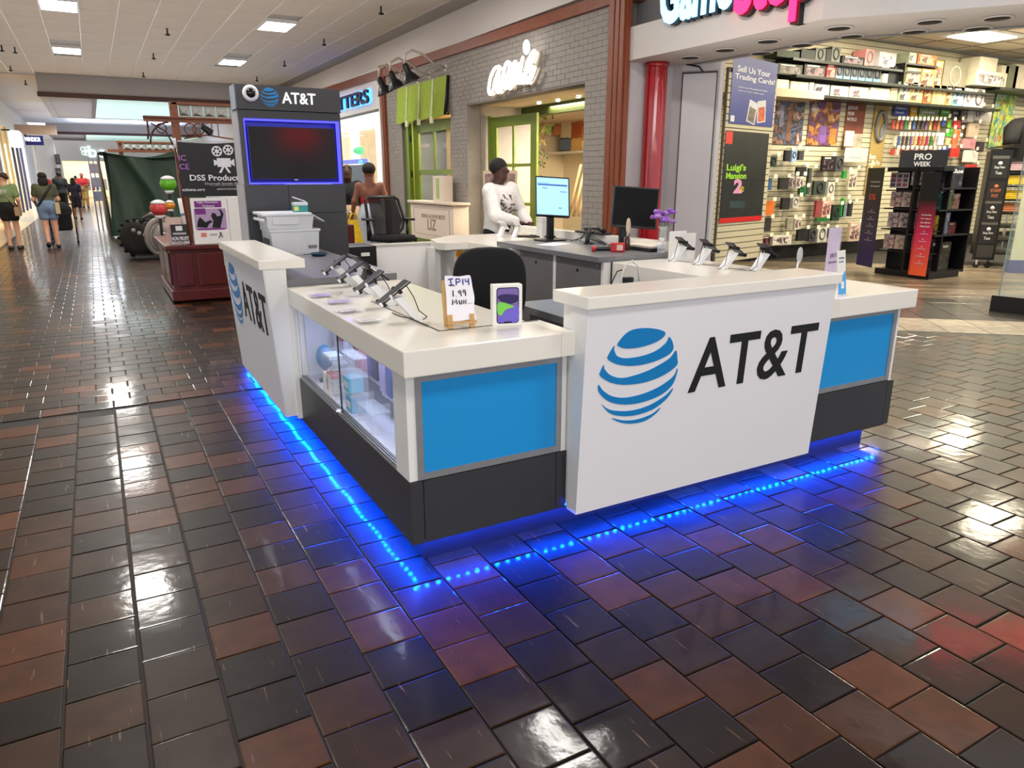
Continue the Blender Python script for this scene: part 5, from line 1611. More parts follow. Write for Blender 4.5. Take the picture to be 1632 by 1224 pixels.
# ================================================================ NEIGHBOUR WITH THE BLUE-LIT SIGN
ns = thing('shop_sign', 'dark lettered sign with a blue glow over the neighbouring shop', 'sign', (6.9, 22.4, 3.5))
hl = MB()
letters(hl, 'OUTFITTERS', (6.985, 26.02, 3.57), (0, -1, 0), (0, 0, 1), width=5.8, height=0.4, bold=0.07, depth=0.012)
obj('halo', hl, mat('blue_halo', rgb(120, 180, 250), 0.5, emit=2.2, ecol=rgb(60, 140, 255), var=0.05, scale=2), ns)
lt = MB()
letters(lt, 'OUTFITTERS', (6.93, 26.0, 3.58), (0, -1, 0), (0, 0, 1), width=5.75, height=0.36, bold=0.02, depth=0.06)
obj('lettering', lt, cm(20, 28, 52), ns)
gp = thing('shop_window', 'tall glass front of the neighbouring shop under the blue-lit sign', 'window', (7.1, 22.3, 0))
for i in range(3):
    obj('pane', MB().box(7.12, 7.14, 19.8 + 1.7 * i, 21.45 + 1.7 * i, 0.05, 3.4), GLASS, gp)
for i in (0, 3):
    obj('mullion', MB().box(7.1, 7.16, 19.75 + 1.7 * i, 19.8 + 1.7 * i, 0.0, 3.4), ALU, gp)
struct('wall_neighbour_back', MB().box(10.5, 10.7, 19, 28, 0, 3.6).box(7.3, 10.5, 19.0, 19.1, 0, 3.6), mat('cool_shop_wall', rgb(110, 122, 124), 0.7, var=0.4, scale=1.2))
for i, (px0, px1, py0, py1, col, e, lb) in enumerate(((577, 594, 205, 292, (232, 196, 140), 0.5, 'glowing cream panel standing in for a window reflection, nearest the red oak trim'), (548, 556, 210, 290, (240, 214, 170), 0.6, 'narrow glowing cream panel standing in for a window reflection beside the tower'), (570, 580, 233, 247, (80, 200, 130), 0.8, 'green balloon-like lamp inside the neighbouring shop'), (578, 588, 253, 263, (90, 200, 220), 0.8, 'turquoise lamp inside the neighbouring shop'), (551, 590, 253, 262, (110, 120, 220), 0.6, 'blue lit rail inside the neighbouring shop'),
                                                     (553, 600, 262, 296, (90, 110, 130), 0.1, 'dark rack of merchandise inside the neighbouring shop'))):
    a, b = at(px0, py1, 'x', 9.4), at(px1, py0, 'x', 9.4)
    m = MB()
    if 'lamp' in lb:
        c = (a + b) / 2
        m.ball(c, ((a.y - b.y) / 3, (a.y - b.y) / 2, (b.z - a.z) / 2), 14, 8)
    else:
        m.box(9.4 - 0.05 * i, 9.5 - 0.05 * i, b.y, a.y, 0.0 if 'panel' in lb or 'rack' in lb else a.z, b.z, bev=0.02)
    solo('reflection_column' if 'panel' in lb else 'shop_lamp' if 'lamp' in lb else 'display_rail', m, cm(*col, 0.5, emit=e, var=0.3, scale=3), lb, 'shop fitting')  # the glowing cream columns are put in for reflections on the glass


# ================================================================ GAME SHOP
SOFF = mat('grey_white_soffit', rgb(196, 190, 186), 0.6, var=0.02, scale=1)
outer = [(7.0, 9.2), (7.03, 5.76), (10.6, 1.06)]
inner_ = [(11.9, 1.9), (8.25, 6.4), (8.2, 9.2)]
so = MB().prism(outer + inner_, (0, 0, 0), (1, 0, 0), (0, 1, 0), 3.24, 3.68)
struct('ceiling_soffit', so, SOFF)
struct('trim_9', MB().prism([(8.0, 9.1), (8.05, 6.42), (11.6, 1.8), (11.62, 1.83), (8.1, 6.44), (8.05, 9.1)], (0, 0, 0), (1, 0, 0), (0, 1, 0), 3.23, 3.25), cm(120, 124, 130))
struct('wall_sign', MB().box(7.25, 7.4, 5.0, 9.2, 3.68, 5.2).prism([(7.25, 5.85), (10.8, 1.2), (11.0, 1.35), (7.45, 6.0)], (0, 0, 0), (1, 0, 0), (0, 1, 0), 3.68, 5.2), mat('grey_sign_wall', rgb(120, 118, 118), 0.7, var=0.03))
struct('ceiling_game_shop', MB().box(8.2, 26, -1, 11, 4.4, 4.5), mat('shop_ceiling_board', rgb(206, 192, 166), 0.8, var=0.04, scale=2))
gl = MB()
for k in range(14):
    gl.box(8.2 + 1.3 * k, 8.23 + 1.3 * k, 0, 10.6, 4.392, 4.402)
for k in range(16):
    gl.box(8.2, 26, 0.66 * k + 0.2, 0.66 * k + 0.225, 4.392, 4.402)
struct('trim_10', gl, cm(120, 112, 98))
# inner upstand above the soffit
struct('wall_upstand', MB().prism([(8.2, 9.2), (8.25, 6.4), (11.9, 1.9), (12.0, 2.0), (8.35, 6.45), (8.3, 9.2)], (0, 0, 0), (1, 0, 0), (0, 1, 0), 3.6, 4.45), SOFF)
for i, (px, py) in enumerate(((1100, 91), (1156, 79), (1224, 65), (1337, 44), (1482, 34), (1590, 28), (1213, 84), (1278, 71), (1357, 57), (1457, 50), (1558, 45))):
    p = at(px, py, 'z', 3.238)
    n_ = ('one', 'two', 'three', 'four', 'five', 'six')[i % 6]
    t = thing('downlight', 'dark soffit downlight, number %s from the red column in the %s row' % (n_, 'outer' if i < 6 else 'inner'), 'downlight', (p.x, p.y, 3.222), 0, 'downlights in the game shop soffit')
    obj('trim_ring', MB().lathe([(0.15, 0.017), (0.155, 0.008), (0.13, 0.0), (0.12, 0.004)], seg=24), SOFF, t, world=False)
    obj('well', MB().lathe([(0.12, 0.001), (0.118, 0.003), (0.03, 0.005)], seg=20), mat('dark_well', rgb(22, 18, 18), 0.6), t, world=False)
for i, (x, y) in enumerate(((13.2, 6.0), (13.2, 9.0), (10, 5.8))):
    t = thing('ceiling_light', ('lit panel in the game shop ceiling, hidden over the dark standee', 'lit panel in the game shop ceiling near the slat wall', 'lit panel in the game shop ceiling just behind the soffit')[i], 'ceiling light', (x, y, 4.34))
    obj('frame', MB().box(-0.66, 0.66, -0.36, 0.36, 0.02, 0.06), WPLASTIC, t, world=False)
    obj('diffuser', MB().box(-0.6, 0.6, -0.3, 0.3, 0.005, 0.02), mat('warm_lens', (1, 0.95, 0.75), 0.5, emit=6, var=0.01), t, world=False)
p = at(1566, 57, 'z', 4.39)
t = thing('ceiling_light', 'bright lit panel in the game shop ceiling above the white cartons', 'ceiling light', (p.x, p.y, 4.37))
obj('frame', MB().box(-0.75, 0.75, -0.42, 0.42, 0.0, 0.03), WPLASTIC, t, world=False)
obj('diffuser', MB().box(-0.65, 0.65, -0.33, 0.33, -0.012, 0.0), mat('warm_lens', (1, 0.95, 0.75), 0.5, emit=6, var=0.01), t, world=False)
# letters standing on the fascia
gs = thing('shop_sign', 'sign of tall block letters, pale blue then pink, standing on the white fascia', 'sign', (6.9, 7.4, 3.66))
CY = mat('lit_pale_blue', rgb(176, 226, 246), 0.4, emit=1.5, var=0.02, ecol=rgb(120, 205, 250))
PK = mat('lit_pink_red', rgb(240, 40, 90), 0.4, emit=4.0, var=0.02, ecol=(1.0, 0.006, 0.05))
yl, yr = at(1050, 54, 'x', 6.93).y, at(1294, 2, 'x', 6.93).y
zb = 3.56
tot = yl - yr
for s, m, a, b in (('Game', CY, 0.0, 0.53), ('Stop', PK, 0.545, 1.0)):
    lt = MB()
    letters(lt, s, (6.93, yl - tot * a, zb), (0, -1, 0), (0, 0, 1), width=tot * (b - a), height=0.72 if s == 'Game' else 0.9, bold=0.035, depth=0.012)
    if s == 'Stop':
        for v in lt.v:
            v.z -= 0.3
    bkm = MB()
    letters(bkm, s, (7.09, yl - tot * a - 0.02, zb - 0.02 - (0.3 if s == 'Stop' else 0)), (0, -1, 0), (0, 0, 1), width=tot * (b - a), height=0.72 if s == 'Game' else 0.9, bold=0.05, depth=0.14)
    obj('letter_face', lt, m, gs)
    obj('letter_return', bkm, cm(24, 22, 26), gs)
g2 = thing('shop_sign', 'second lettered sign over the diagonal front of the game shop, above the frame', 'sign', (8.3, 4.1, 3.7))
dd = Vector((0.605, -0.796, 0))
for s, m, a, b in (('Game', CY, 0.7, 1.85), ('Stop', PK, 1.92, 3.1)):
    lt = MB()
    letters(lt, s, Vector((6.96, 5.7, 3.36 if s == 'Stop' else 3.48)) + dd * a, dd, (0, 0, 1), width=b - a, height=0.48 if s == 'Game' else 0.6, bold=0.04, depth=0.02)
    obj('letter_face', lt, m, g2)
# red column and white shutter casing
rc_ = at(1047, 100, 'z', 3.24)
co = thing('red_column', 'glossy red round column beside the white shutter casing', 'column', (rc_.x, rc_.y, 0))
obj('shaft', MB().cyl((0, 0, 0), (0, 0, 3.2), 0.165, seg=36), mat('glossy_red_enamel', rgb(160, 16, 24), 0.12, var=0.06, coat=0.6, stretch=(8, 8, 0.4)), co, world=False)
obj('capital', MB().lathe([(0.165, 3.17), (0.18, 3.18), (0.18, 3.24)], seg=36), mat('glossy_red_enamel', rgb(160, 16, 24), 0.12), co, world=False)
pw = MB()
PWp = [(7.0, 9.2), (7.0, 9.12), (7.9, 9.08), (7.95, 8.94), (8.30, 8.5), (8.35, 8.48), (8.5, 8.62), (8.6, 9.3), (7.0, 9.5)]
pw.prism(PWp, (0, 0, 0), (1, 0, 0), (0, 1, 0), 0, 3.3)
struct('wall_partition', pw, mat('grey_white_casing', rgb(196, 194, 198), 0.5, var=0.03, scale=2))
sc_ = thing('shutter_casing', 'flat grey-white shutter casing panel between the red column and the posters', 'panel', (8.1, 8.7, 0))
M = frame((7.925, 8.90, 0.0), (0.37, -0.44, 0), (0, 0, 1))
obj('panel', MB().box(0.02, 0.5, 0.02, 3.1, 0.0, 0.03, M, bev=0.004), mat('grey_white_casing', rgb(196, 194, 198), 0.5), sc_)
obj('gap_shadow', MB().box(0.0, 0.02, 0.02, 3.12, 0.0, 0.012, M).box(0.5, 0.515, 0.02, 3.12, 0.0, 0.012, M).box(0, 0.515, 3.1, 3.13, 0.0, 0.012, M), cm(56, 54, 58), sc_)
sc_cab = MB().tube([(7.95, 8.86, 3.24), (8.1, 8.74, 3.2), (8.14, 8.68, 3.12)], 0.012, 6)
solo('black_wire', sc_cab, CABLEB, 'black wire drooping from the soffit above the shutter casing', 'cable')

# ---- slat walls
SLAT = mat('beige_slat', rgb(196, 188, 162), 0.55, var=0.04, scale=3)
GROOVE = mat('slat_groove', rgb(92, 84, 68), 0.7)


def slat_wall(name, o, u, w, z0, z1, pitch):
    M = frame(o, u, (0, 0, 1))
    b = struct(name, MB().box(0, w, z0, z1, -0.06, -0.012, M), GROOVE)
    me = MB().box(0, w, 0.0, pitch - 0.014, -0.014, 0.0, bev=0.0).mesh('slat', SLAT)
    k = 0
    while z0 + pitch * (k + 1) <= z1 + 0.001:
        s = bpy.data.objects.new('slat', me)
        s.parent = b
        s.matrix_basis = M @ Matrix.Translation((0, z0 + pitch * k, 0))
        COL.objects.link(s)
        k += 1
    return b


SU = Vector((0.97, 0.25, 0)).normalized()
SO = Vector((8.52, 8.52, 0))
slat_wall('wall_slat_side', SO - SU * 0.02, SU, 1.5, 0.3, 3.2, 0.098)
GY = 10.6
slat_wall('wall_slat_back', (9.8, GY, 0), (1, 0, 0), 14.2, 0.25, 4.35, 0.1)
struct('baseboard_slat', MB().box(9.8, 24, GY - 0.03, GY + 0.1, 0, 0.25), cm(24, 22, 22))
struct('wall_game_side', MB().box(24, 24.2, -1, 11, 0, 4.5), SLAT)
SN = SU.cross(Vector((0, 0, 1))).normalized()       # out of the side slat wall, towards the hall


def on_side(px, py, off=0.0):
    d = at(px, py, 'y', 50.0) - Vector((0, 0, CAMH))
    p0 = SO + SN * off
    t = (p0 - Vector((0, 0, CAMH))).dot(SN) / d.dot(SN)
    return Vector((0, 0, CAMH)) + d * t


def side_poster(name, label, corners, m, off=0.01):
    """corners: top-left, top-right, bottom-right, bottom-left pixels on the side slat wall"""
    P = [on_side(x, y, off) for x, y in corners]
    zt, zb = (P[0].z + P[1].z) / 2, (P[2].z + P[3].z) / 2
    a = ((P[0] + P[3]) / 2 - SO).dot(SU)
    b = ((P[1] + P[2]) / 2 - SO).dot(SU)
    o = SO + SU * a + SN * off
    o.z = zb
    t = thing(name, label, 'poster', o)
    M = frame(o, SU, (0, 0, 1))
    obj('sheet', MB().box(0, b - a, 0, zt - zb, -0.004, 0, M), m, t)
    return t, M, b - a, zt - zb


t, M, w, h = side_poster('wall_poster', 'blue poster about selling trading cards, at the top of the slat panel', ((1169, 100), (1238, 88), (1234, 200), (1161, 200)), mat('indigo_poster', rgb(72, 80, 150), 0.3, var=0.06, scale=2))


def plane_text(t, M, body, x, z, w, h, m, nm='lettering', bold=0.012):
    lt = MB()
    letters(lt, body, M @ Vector((x, z, 0.0006)), M.to_3x3() @ Vector((1, 0, 0)), M.to_3x3() @ Vector((0, 1, 0)), width=w, height=h, bold=bold, depth=0.001)
    return obj(nm, lt, m, t)


OFFW = cm(226, 226, 232)
plane_text(t, M, 'Sell Us Your', w * 0.1, h * 0.77, w * 0.74, h * 0.09, OFFW)
plane_text(t, M, 'Trading Cards!', w * 0.06, h * 0.64, w * 0.9, h * 0.1, OFFW)
plane_text(t, M, 'Trade in your PSA graded cards valued', w * 0.14, h * 0.535, w * 0.66, h * 0.026, OFFW, 'small_print')
plane_text(t, M, 'at 8, 9, or 10 for credit or cash', w * 0.14, h * 0.485, w * 0.58, h * 0.024, OFFW, 'small_print')
for a, z, cA, cB in ((0.37, 0.06, (206, 206, 216), (110, 100, 90)), (0.62, 0.04, (200, 196, 206), (196, 90, 50))):
    Mc_ = M @ Matrix.Translation((w * a, h * z, 0.001)) @ Matrix.Rotation(-0.2 if a < 0.5 else 0.12, 4, 'Z')
    cd = obj('card_picture', MB().box(0, w * 0.2, 0, h * 0.34, 0, 0.0015, Mc_), cm(*cA), t)
    obj('card_art', MB().box(w * 0.025, w * 0.175, h * 0.02, h * 0.24, 0.0015, 0.002, Mc_), mat('card_art_%d' % cB[0], rgb(*cB), 0.4, var=0.8, scale=14), cd)
obj('corner_mark', MB().box(w * 0.03, w * 0.11, h * 0.03, h * 0.12, 0, 0.002, M), OFFW, t)
t, M, w, h = side_poster('wall_poster', 'dark game poster with green ghostly lettering and a red bottom edge, under the blue poster', ((1157, 212), (1226, 209), (1214, 350), (1146, 357)), mat('dark_poster', rgb(44, 46, 46), 0.35, var=0.25, scale=3), 0.012)
obj('red_edge', MB().box(0, w, 0, h * 0.055, 0, 0.003, M), cm(200, 30, 30), t)
obj('red_badge', MB().box(w * 0.0, w * 0.15, h * 0.86, h * 0.99, 0, 0.003, M), cm(214, 60, 50), t)
LG = mat('ghost_green', rgb(150, 210, 50), 0.5, var=0.15)
plane_text(t, M, "Luigi's", w * 0.07, h * 0.555, w * 0.44, h * 0.095, LG, bold=0.03)
plane_text(t, M, 'Mansion', w * 0.07, h * 0.485, w * 0.46, h * 0.07, LG, bold=0.03)
plane_text(t, M, '2', w * 0.26, h * 0.325, w * 0.2, h * 0.16, cm(220, 150, 190), bold=0.05)
plane_text(t, M, 'HD', w * 0.4, h * 0.34, w * 0.1, h * 0.06, cm(214, 190, 60), bold=0.03)
obj('teal_cloud', MB().prism([(p.x, p.y) for p in smooth_loop([(w * 0.15, h * 0.2), (w * 0.3, h * 0.27), (w * 0.5, h * 0.24), (w * 0.6, h * 0.17), (w * 0.35, h * 0.14)])], M @ Vector((0, 0, 0)), SU, (0, 0, 1), -0.001, 0.002) if False else MB().box(w * 0.2, w * 0.55, h * 0.16, h * 0.24, 0, 0.001, M), mat('murky_teal', rgb(40, 62, 66), 0.5, var=0.3, scale=8), t)
obj('fold_line', MB().box(0, w, h * 0.47, h * 0.476, 0, 0.0012, M), cm(24, 24, 24), t)


# ---- shelves and goods on the back wall (all at their place in the shop, from a survey of the photo)
def gp(px, py, off=0.0):
    return at(px, py, 'y', GY - off)


def col_word(c):
    r, g, b = c
    mx, mn = max(c), min(c)
    if mx < 70:
        return 'black'
    if mx - mn < 34:
        return 'white' if mn > 185 else 'pale grey' if mn > 130 else 'grey' if mn > 85 else 'dark grey'
    if r >= g and r >= b:
        if b > g + 10:
            return 'pink'
        if g > 0.8 * r:
            return 'cream' if b > 130 else 'yellow'
        return 'orange' if g > 0.5 * r else ('brown' if r < 150 else 'red')
    if g >= r and g >= b:
        return 'green' if b < 0.8 * g else 'teal'
    return 'violet' if r > g + 10 else 'blue'


shelf_specs = (('top', 1236, 1440, 96, 108, 0.42), ('middle', 1236, 1552, 123, 147, 0.5), ('lower', 1236, 1560, 152, 171, 0.5))
SHELFB = cm(34, 36, 30, 0.4)
for nm, a, b, ya, yb, dp in shelf_specs:
    p, q = gp(a, ya), gp(b, yb)
    z = p.z
    solo('long_shelf', MB().box(p.x, q.x, GY - dp, GY, z - 0.05, z, bev=0.004), SHELFB, '%s long dark shelf of boxed goods high on the slat wall' % nm, 'shelf')
SZ = [gp(1236, y).z for y in (96, 123, 152)]
goods = [
    # shelf index, px0, px1, py0(top), colour, depth, art
    (0, 1239, 1275, 80, (40, 56, 34), .3, 0), (0, 1278, 1300, 78, (26, 28, 26), .3, 0), (0, 1301, 1317, 76, (86, 88, 84), .3, 2), (0, 1318, 1326, 78, (24, 24, 24), .3, 0), (0, 1327, 1341, 74, (90, 92, 86), .3, 2), (0, 1343, 1379, 88, (34, 34, 32), .3, 1), (0, 1381, 1395, 78, (214, 140, 140), .3, 2), (0, 1403, 1430, 82, (206, 202, 206), .3, 1),
    (1, 1240, 1280, 100, (38, 44, 26), .3, 1), (1, 1283, 1317, 101, (40, 34, 30), .3, 1), (1, 1319, 1333, 101, (170, 50, 40), .3, 1), (1, 1334, 1345, 101, (78, 84, 90), .3, 3), (1, 1346.5, 1357, 102, (82, 88, 92), .3, 3), (1, 1358.5, 1369, 102.5, (80, 86, 90), .3, 3), (1, 1370.5, 1381, 103.5, (84, 90, 94), .3, 3), (1, 1382.5, 1393, 104, (80, 86, 90), .3, 3), (1, 1394.5, 1406, 105, (82, 88, 92), .3, 3), (1, 1409, 1417, 117, (200, 200, 196), .3, 0), (1, 1418, 1436, 104, (30, 30, 30), .3, 0),
    (1, 1447, 1469, 107, (214, 196, 130), .36, 1), (1, 1470, 1491, 109, (200, 140, 80), .36, 1), (1, 1493, 1505, 96, (214, 150, 90), .36, 1), (1, 1506.5, 1545, 96, (120, 114, 96), .36, 4),
    (2, 1238, 1258, 126, (222, 220, 190), .36, 0), (2, 1261, 1289, 129, (198, 194, 178), .36, 4), (2, 1291, 1298, 131, (220, 216, 204), .36, 0), (2, 1299, 1323, 133, (120, 132, 140), .36, 1), (2, 1325, 1353, 136, (190, 190, 186), .36, 1), (2, 1355, 1385, 137, (206, 196, 182), .36, 1), (2, 1388, 1419, 139, (226, 228, 206), .36, 0), (2, 1421, 1431, 140, (216, 190, 160), .36, 0),
    (2, 1436, 1453, 130, (176, 200, 170), .36, 1), (2, 1454, 1474, 128, (222, 190, 110), .36, 1), (2, 1475, 1487, 137, (206, 106, 44), .36, 1), (2, 1489, 1510, 135, (222, 200, 120), .36, 4), (2, 1511, 1520, 137, (226, 160, 90), .36, 1), (2, 1521, 1538, 138, (120, 196, 206), .36, 1), (2, 1541, 1552, 140, (222, 218, 214), .36, 2), (2, 1553.5, 1571, 141, (222, 216, 208), .36, 2)]
cnt = {}
ordw = ['first', 'second', 'third', 'fourth', 'fifth', 'sixth', 'seventh', 'eighth', 'ninth', 'tenth', 'eleventh', 'twelfth', 'thirteenth', 'fourteenth', 'fifteenth', 'sixteenth', 'seventeenth', 'eighteenth', 'nineteenth', 'twentieth']


def carton(t, x0, x1, z0, z1, yf, dp, col, art):
    obj('carton', MB().box(x0, x1, yf, yf + dp, z0, z1), cm(*col, 0.6, var=0.12, scale=6), t)
    w, h = x1 - x0, z1 - z0
    if art == 1:
        c2 = ((col[0] * 2 + 90) // 3, (col[1] * 2 + 30) // 3, (col[2] * 2 + 60) // 3)
        obj('printed_picture', MB().box(x0 + w * 0.08, x1 - w * 0.08, yf - 0.004, yf, z0 + h * 0.12, z0 + h * 0.75), picture_mat('print_%d_%d_%d' % c2, [c2, tuple(int(v * 0.45) for v in c2), tuple(min(255, v + 70) for v in c2), (c2[2], c2[0], c2[1])], 8), t)
        obj('printed_title', MB().box(x0 + w * 0.12, x1 - w * 0.3, yf - 0.004, yf, z0 + h * 0.82, z0 + h * 0.92), cm(230, 226, 214), t)
    elif art in (2, 3):
        cx, cz, r = (x0 + x1) / 2, z0 + h * 0.55, min(w, h) * 0.3
        obj('headset_picture', MB().tube([(cx + r * math.cos(a), yf - 0.004, cz + r * 1.25 * math.sin(a)) for a in [2 * PI * i / 14 for i in range(14)]], r * 0.2, 5, True), cm(40, 40, 42) if col[0] < 200 else cm(120, 110, 112), t)
        if art == 3:
            obj('blue_band', MB().box(x0, x1, yf - 0.003, yf, z0, z0 + h * 0.25), cm(110, 170, 206), t)
    elif art == 4:
        cx, cz, r = (x0 + x1) / 2, z0 + h * 0.5, min(w, h) * 0.33
        obj('round_picture', MB().tube([(cx + r * math.cos(a), yf - 0.004, cz + r * math.sin(a)) for a in [2 * PI * i / 18 for i in range(18)]], r * 0.07, 5, True), cm(180, 176, 160), t)


for si, a, b, ytop, col, dp, art in goods:
    p, q = gp(a, ytop, dp + 0.04), gp(b, ytop, dp + 0.04)
    z0 = SZ[si] + 0.001
    z1 = max(p.z, z0 + 0.12)
    sname = ('top', 'middle', 'lower')[si]
    cnt[si] = cnt.get(si, 0) + 1
    t = thing('goods_box', '%s box on the %s game shop shelf, %s from the poster end' % (col_word(col), sname, ordw[cnt[si] - 1]), 'box', ((p.x + q.x) / 2, GY - dp / 2 - 0.04, z0), 0, 'boxes on the %s game shop shelf' % sname)
    carton(t, p.x, q.x, z0, z1, GY - dp - 0.04, dp, col, art)
# raised stand with two boxes, and the white cartons at the right
p, q = gp(1440, 106, 0.4), gp(1492, 106, 0.4)
st = thing('riser_stand', 'black riser stand with a shelf on the middle game shop shelf', 'stand', ((p.x + q.x) / 2, GY - 0.3, SZ[1]))
zr = gp(1466, 103, 0.4).z
obj('deck', MB().box(p.x, q.x, GY - 0.44, GY - 0.02, zr - 0.03, zr), cm(26, 26, 24), st)
obj('upright', MB().box(p.x, p.x + 0.04, GY - 0.44, GY - 0.02, SZ[1], zr - 0.03), cm(26, 26, 24), st)
obj('upright', MB().box(q.x - 0.03, q.x, GY - 0.06, GY - 0.02, SZ[1], zr - 0.03), cm(26, 26, 24), st)
for i, (a, b, yt, col) in enumerate(((1450, 1462, 83, (190, 200, 170)), (1464, 1494, 85, (196, 120, 60)))):
    p, q = gp(a, yt, 0.36), gp(b, yt, 0.36)
    t = thing('goods_box', '%s box on top of the black riser stand' % col_word(col), 'box', ((p.x + q.x) / 2, GY - 0.2, zr))
    carton(t, p.x, q.x, zr + 0.001, p.z, GY - 0.36, 0.3, col, 1)
RX0 = gp(1552, 140).x
zr2 = gp(1560, 136, 0.5).z
solo('long_shelf', MB().box(gp(1549, 136).x + 0.1, 23.6, GY - 0.6, GY, zr2 - 0.06, zr2), SHELFB, 'dark shelf of white cartons at the far right of the slat wall', 'shelf')
for i, (a, b, yt, yb, col, dp, lb) in enumerate(((1550, 1596, 112, 134, (218, 208, 180), .5, 'large white carton lying on the far right shelf'), (1560, 1585, 90, 111.5, (222, 212, 188), .44, 'white carton standing on top of the large lying carton'), (1598, 1604, 104, 134, (222, 212, 190), .4, 'narrow white carton beside the grey box on the far right shelf'), (1605, 1619, 103, 134, (120, 122, 100), .4, 'grey-green box between the white cartons on the far right shelf'), (1620, 1640, 102, 134, (222, 212, 190), .4, 'white carton at the frame edge on the far right shelf'))):
    p, q = gp(a, yt, .45), gp(b, yb, .45)
    z0 = zr2 + 0.001 if i != 1 else gp(1560, 112, 0.55).z + 0.002
    t = thing('white_carton', lb, 'box', ((p.x + q.x) / 2, GY - dp / 2 - .05, z0))
    carton(t, p.x, q.x, z0, p.z, GY - dp - 0.05, dp, col, 1 if i == 0 else 0)


# posters and header cards on the wall
def wall_sheet(name, label, x0, x1, y0, y1, m, off=0.02, cat='poster'):
    p, q = gp(x0, y1, off), gp(x1, y0, off)
    t = thing(name, label, cat, ((p.x + q.x) / 2, GY - off, p.z))
    M = frame((p.x, GY - off, p.z), (1, 0, 0), (0, 0, 1))
    obj('sheet', MB().box(0, q.x - p.x, 0, q.z - p.z, -0.006, 0, M), m, t)
    return t, M, q.x - p.x, q.z - p.z


ART1 = picture_mat('mixed_art_print', [(30, 34, 44), (96, 104, 130), (52, 44, 56), (150, 110, 86), (176, 172, 190)], 5)
t, M, w, h = wall_sheet('wall_poster', 'wide murky fantasy picture poster under the lower shelf', 1229, 1284, 163, 229, ART1)
obj('figure_shape', MB().box(w * 0.45, w * 0.58, h * 0.08, h * 0.82, 0, 0.004, M), mat('art_bronze', rgb(130, 86, 60), 0.5, var=0.6, scale=6), t)
plane_text(t, M, 'BOUNTY HUNT', w * 0.34, h * 0.86, w * 0.6, h * 0.07, cm(120, 170, 206)) if False else None
obj('pale_shape', MB().box(w * 0.2, w * 0.32, h * 0.4, h * 0.9, 0, 0.003, M), mat('art_lilac', rgb(150, 146, 176), 0.5, var=0.5, scale=6), t)
t, M, w, h = wall_sheet('wall_poster', 'wide violet and orange picture poster beside the red-brown poster', 1285, 1341, 164, 231, picture_mat('mixed_art_print_warm', [(60, 44, 74), (124, 76, 140), (92, 52, 46), (196, 130, 60), (206, 190, 160)], 5))
obj('round_shape', MB().lathe([(w * 0.1, 0), (w * 0.1, 0.003)], seg=20, M=M @ Matrix.Translation((w * 0.15, h * 0.83, 0))), cm(206, 196, 180), t)
obj('orange_shape', MB().box(w * 0.72, w * 0.95, h * 0.05, h * 0.4, 0, 0.003, M), mat('art_orange', rgb(190, 120, 50), 0.5, var=0.4, scale=6), t)
obj('violet_shape', MB().box(w * 0.4, w * 0.6, h * 0.05, h * 0.45, 0, 0.003, M), mat('art_violet', rgb(120, 84, 150), 0.5, var=0.4, scale=6), t)
t, M, w, h = wall_sheet('wall_poster', 'red-brown poster with pale words about expanding your world', 1342, 1381, 166, 238, mat('red_brown_poster', rgb(120, 60, 44), 0.45, var=0.25, scale=3))
for i, s in enumerate(('EXPAND', 'YOUR', 'WORLD')):
    plane_text(t, M, s, w * 0.06, h * (0.86 - 0.12 * i), w * (0.52 if i != 1 else 0.36), h * 0.075, OFFW)
obj('pale_corner', MB().box(w * 0.55, w * 0.98, h * 0.05, h * 0.35, 0, 0.003, M), mat('art_grey', rgb(170, 160, 144), 0.5, var=0.5, scale=8), t)
t, M, w, h = wall_sheet('wall_poster', 'tall golden headset poster with a grey headphone picture', 1377, 1418, 167, 310, mat('gold_poster', rgb(166, 142, 84), 0.45, var=0.06), 0.025)
hc = MB().tube([M @ Vector((w * 0.52 + w * 0.32 * math.cos(a), h * 0.76 + h * 0.155 * math.sin(a), 0.012)) for a in [2 * PI * i / 22 for i in range(22)]], 0.05, 6, True)
obj('headphone_picture', hc, cm(112, 108, 106), t)
obj('ear_cup_picture', MB().ball(M @ Vector((w * 0.72, h * 0.7, 0.012)), (0.1, 0.02, 0.17), 14, 8), cm(124, 122, 122), t)
plane_text(t, M, 'Beats', w * 0.05, h * 0.40, w * 0.45, h * 0.055, OFFW)
plane_text(t, M, 'Studio Pro', w * 0.05, h * 0.33, w * 0.8, h * 0.055, OFFW)
for i, (a, b, c, d, lb) in enumerate(((1345, 1362, 209, 233, 'curled cream price sign below the red-brown poster'), (1345, 1384, 236, 258, 'wide cream price sign overlapping the golden poster'), (1384, 1392, 255, 300, 'narrow cream strip sign on the golden poster'))):
    t, M, w, h = wall_sheet('price_sign', lb, a, b, c, d, mat('cream_sign', rgb(230, 220, 186), 0.6), 0.2, 'sign')
    obj('print_lines', MB().box(w * 0.2, w * 0.7, h * 0.25, h * 0.4, 0, 0.003, M), cm(160, 170, 190), t)
    obj('holder_arm', MB().box(w * 0.45, w * 0.55, h * 0.9, h * 0.95, -0.2, -0.006, M), CHROME, t)
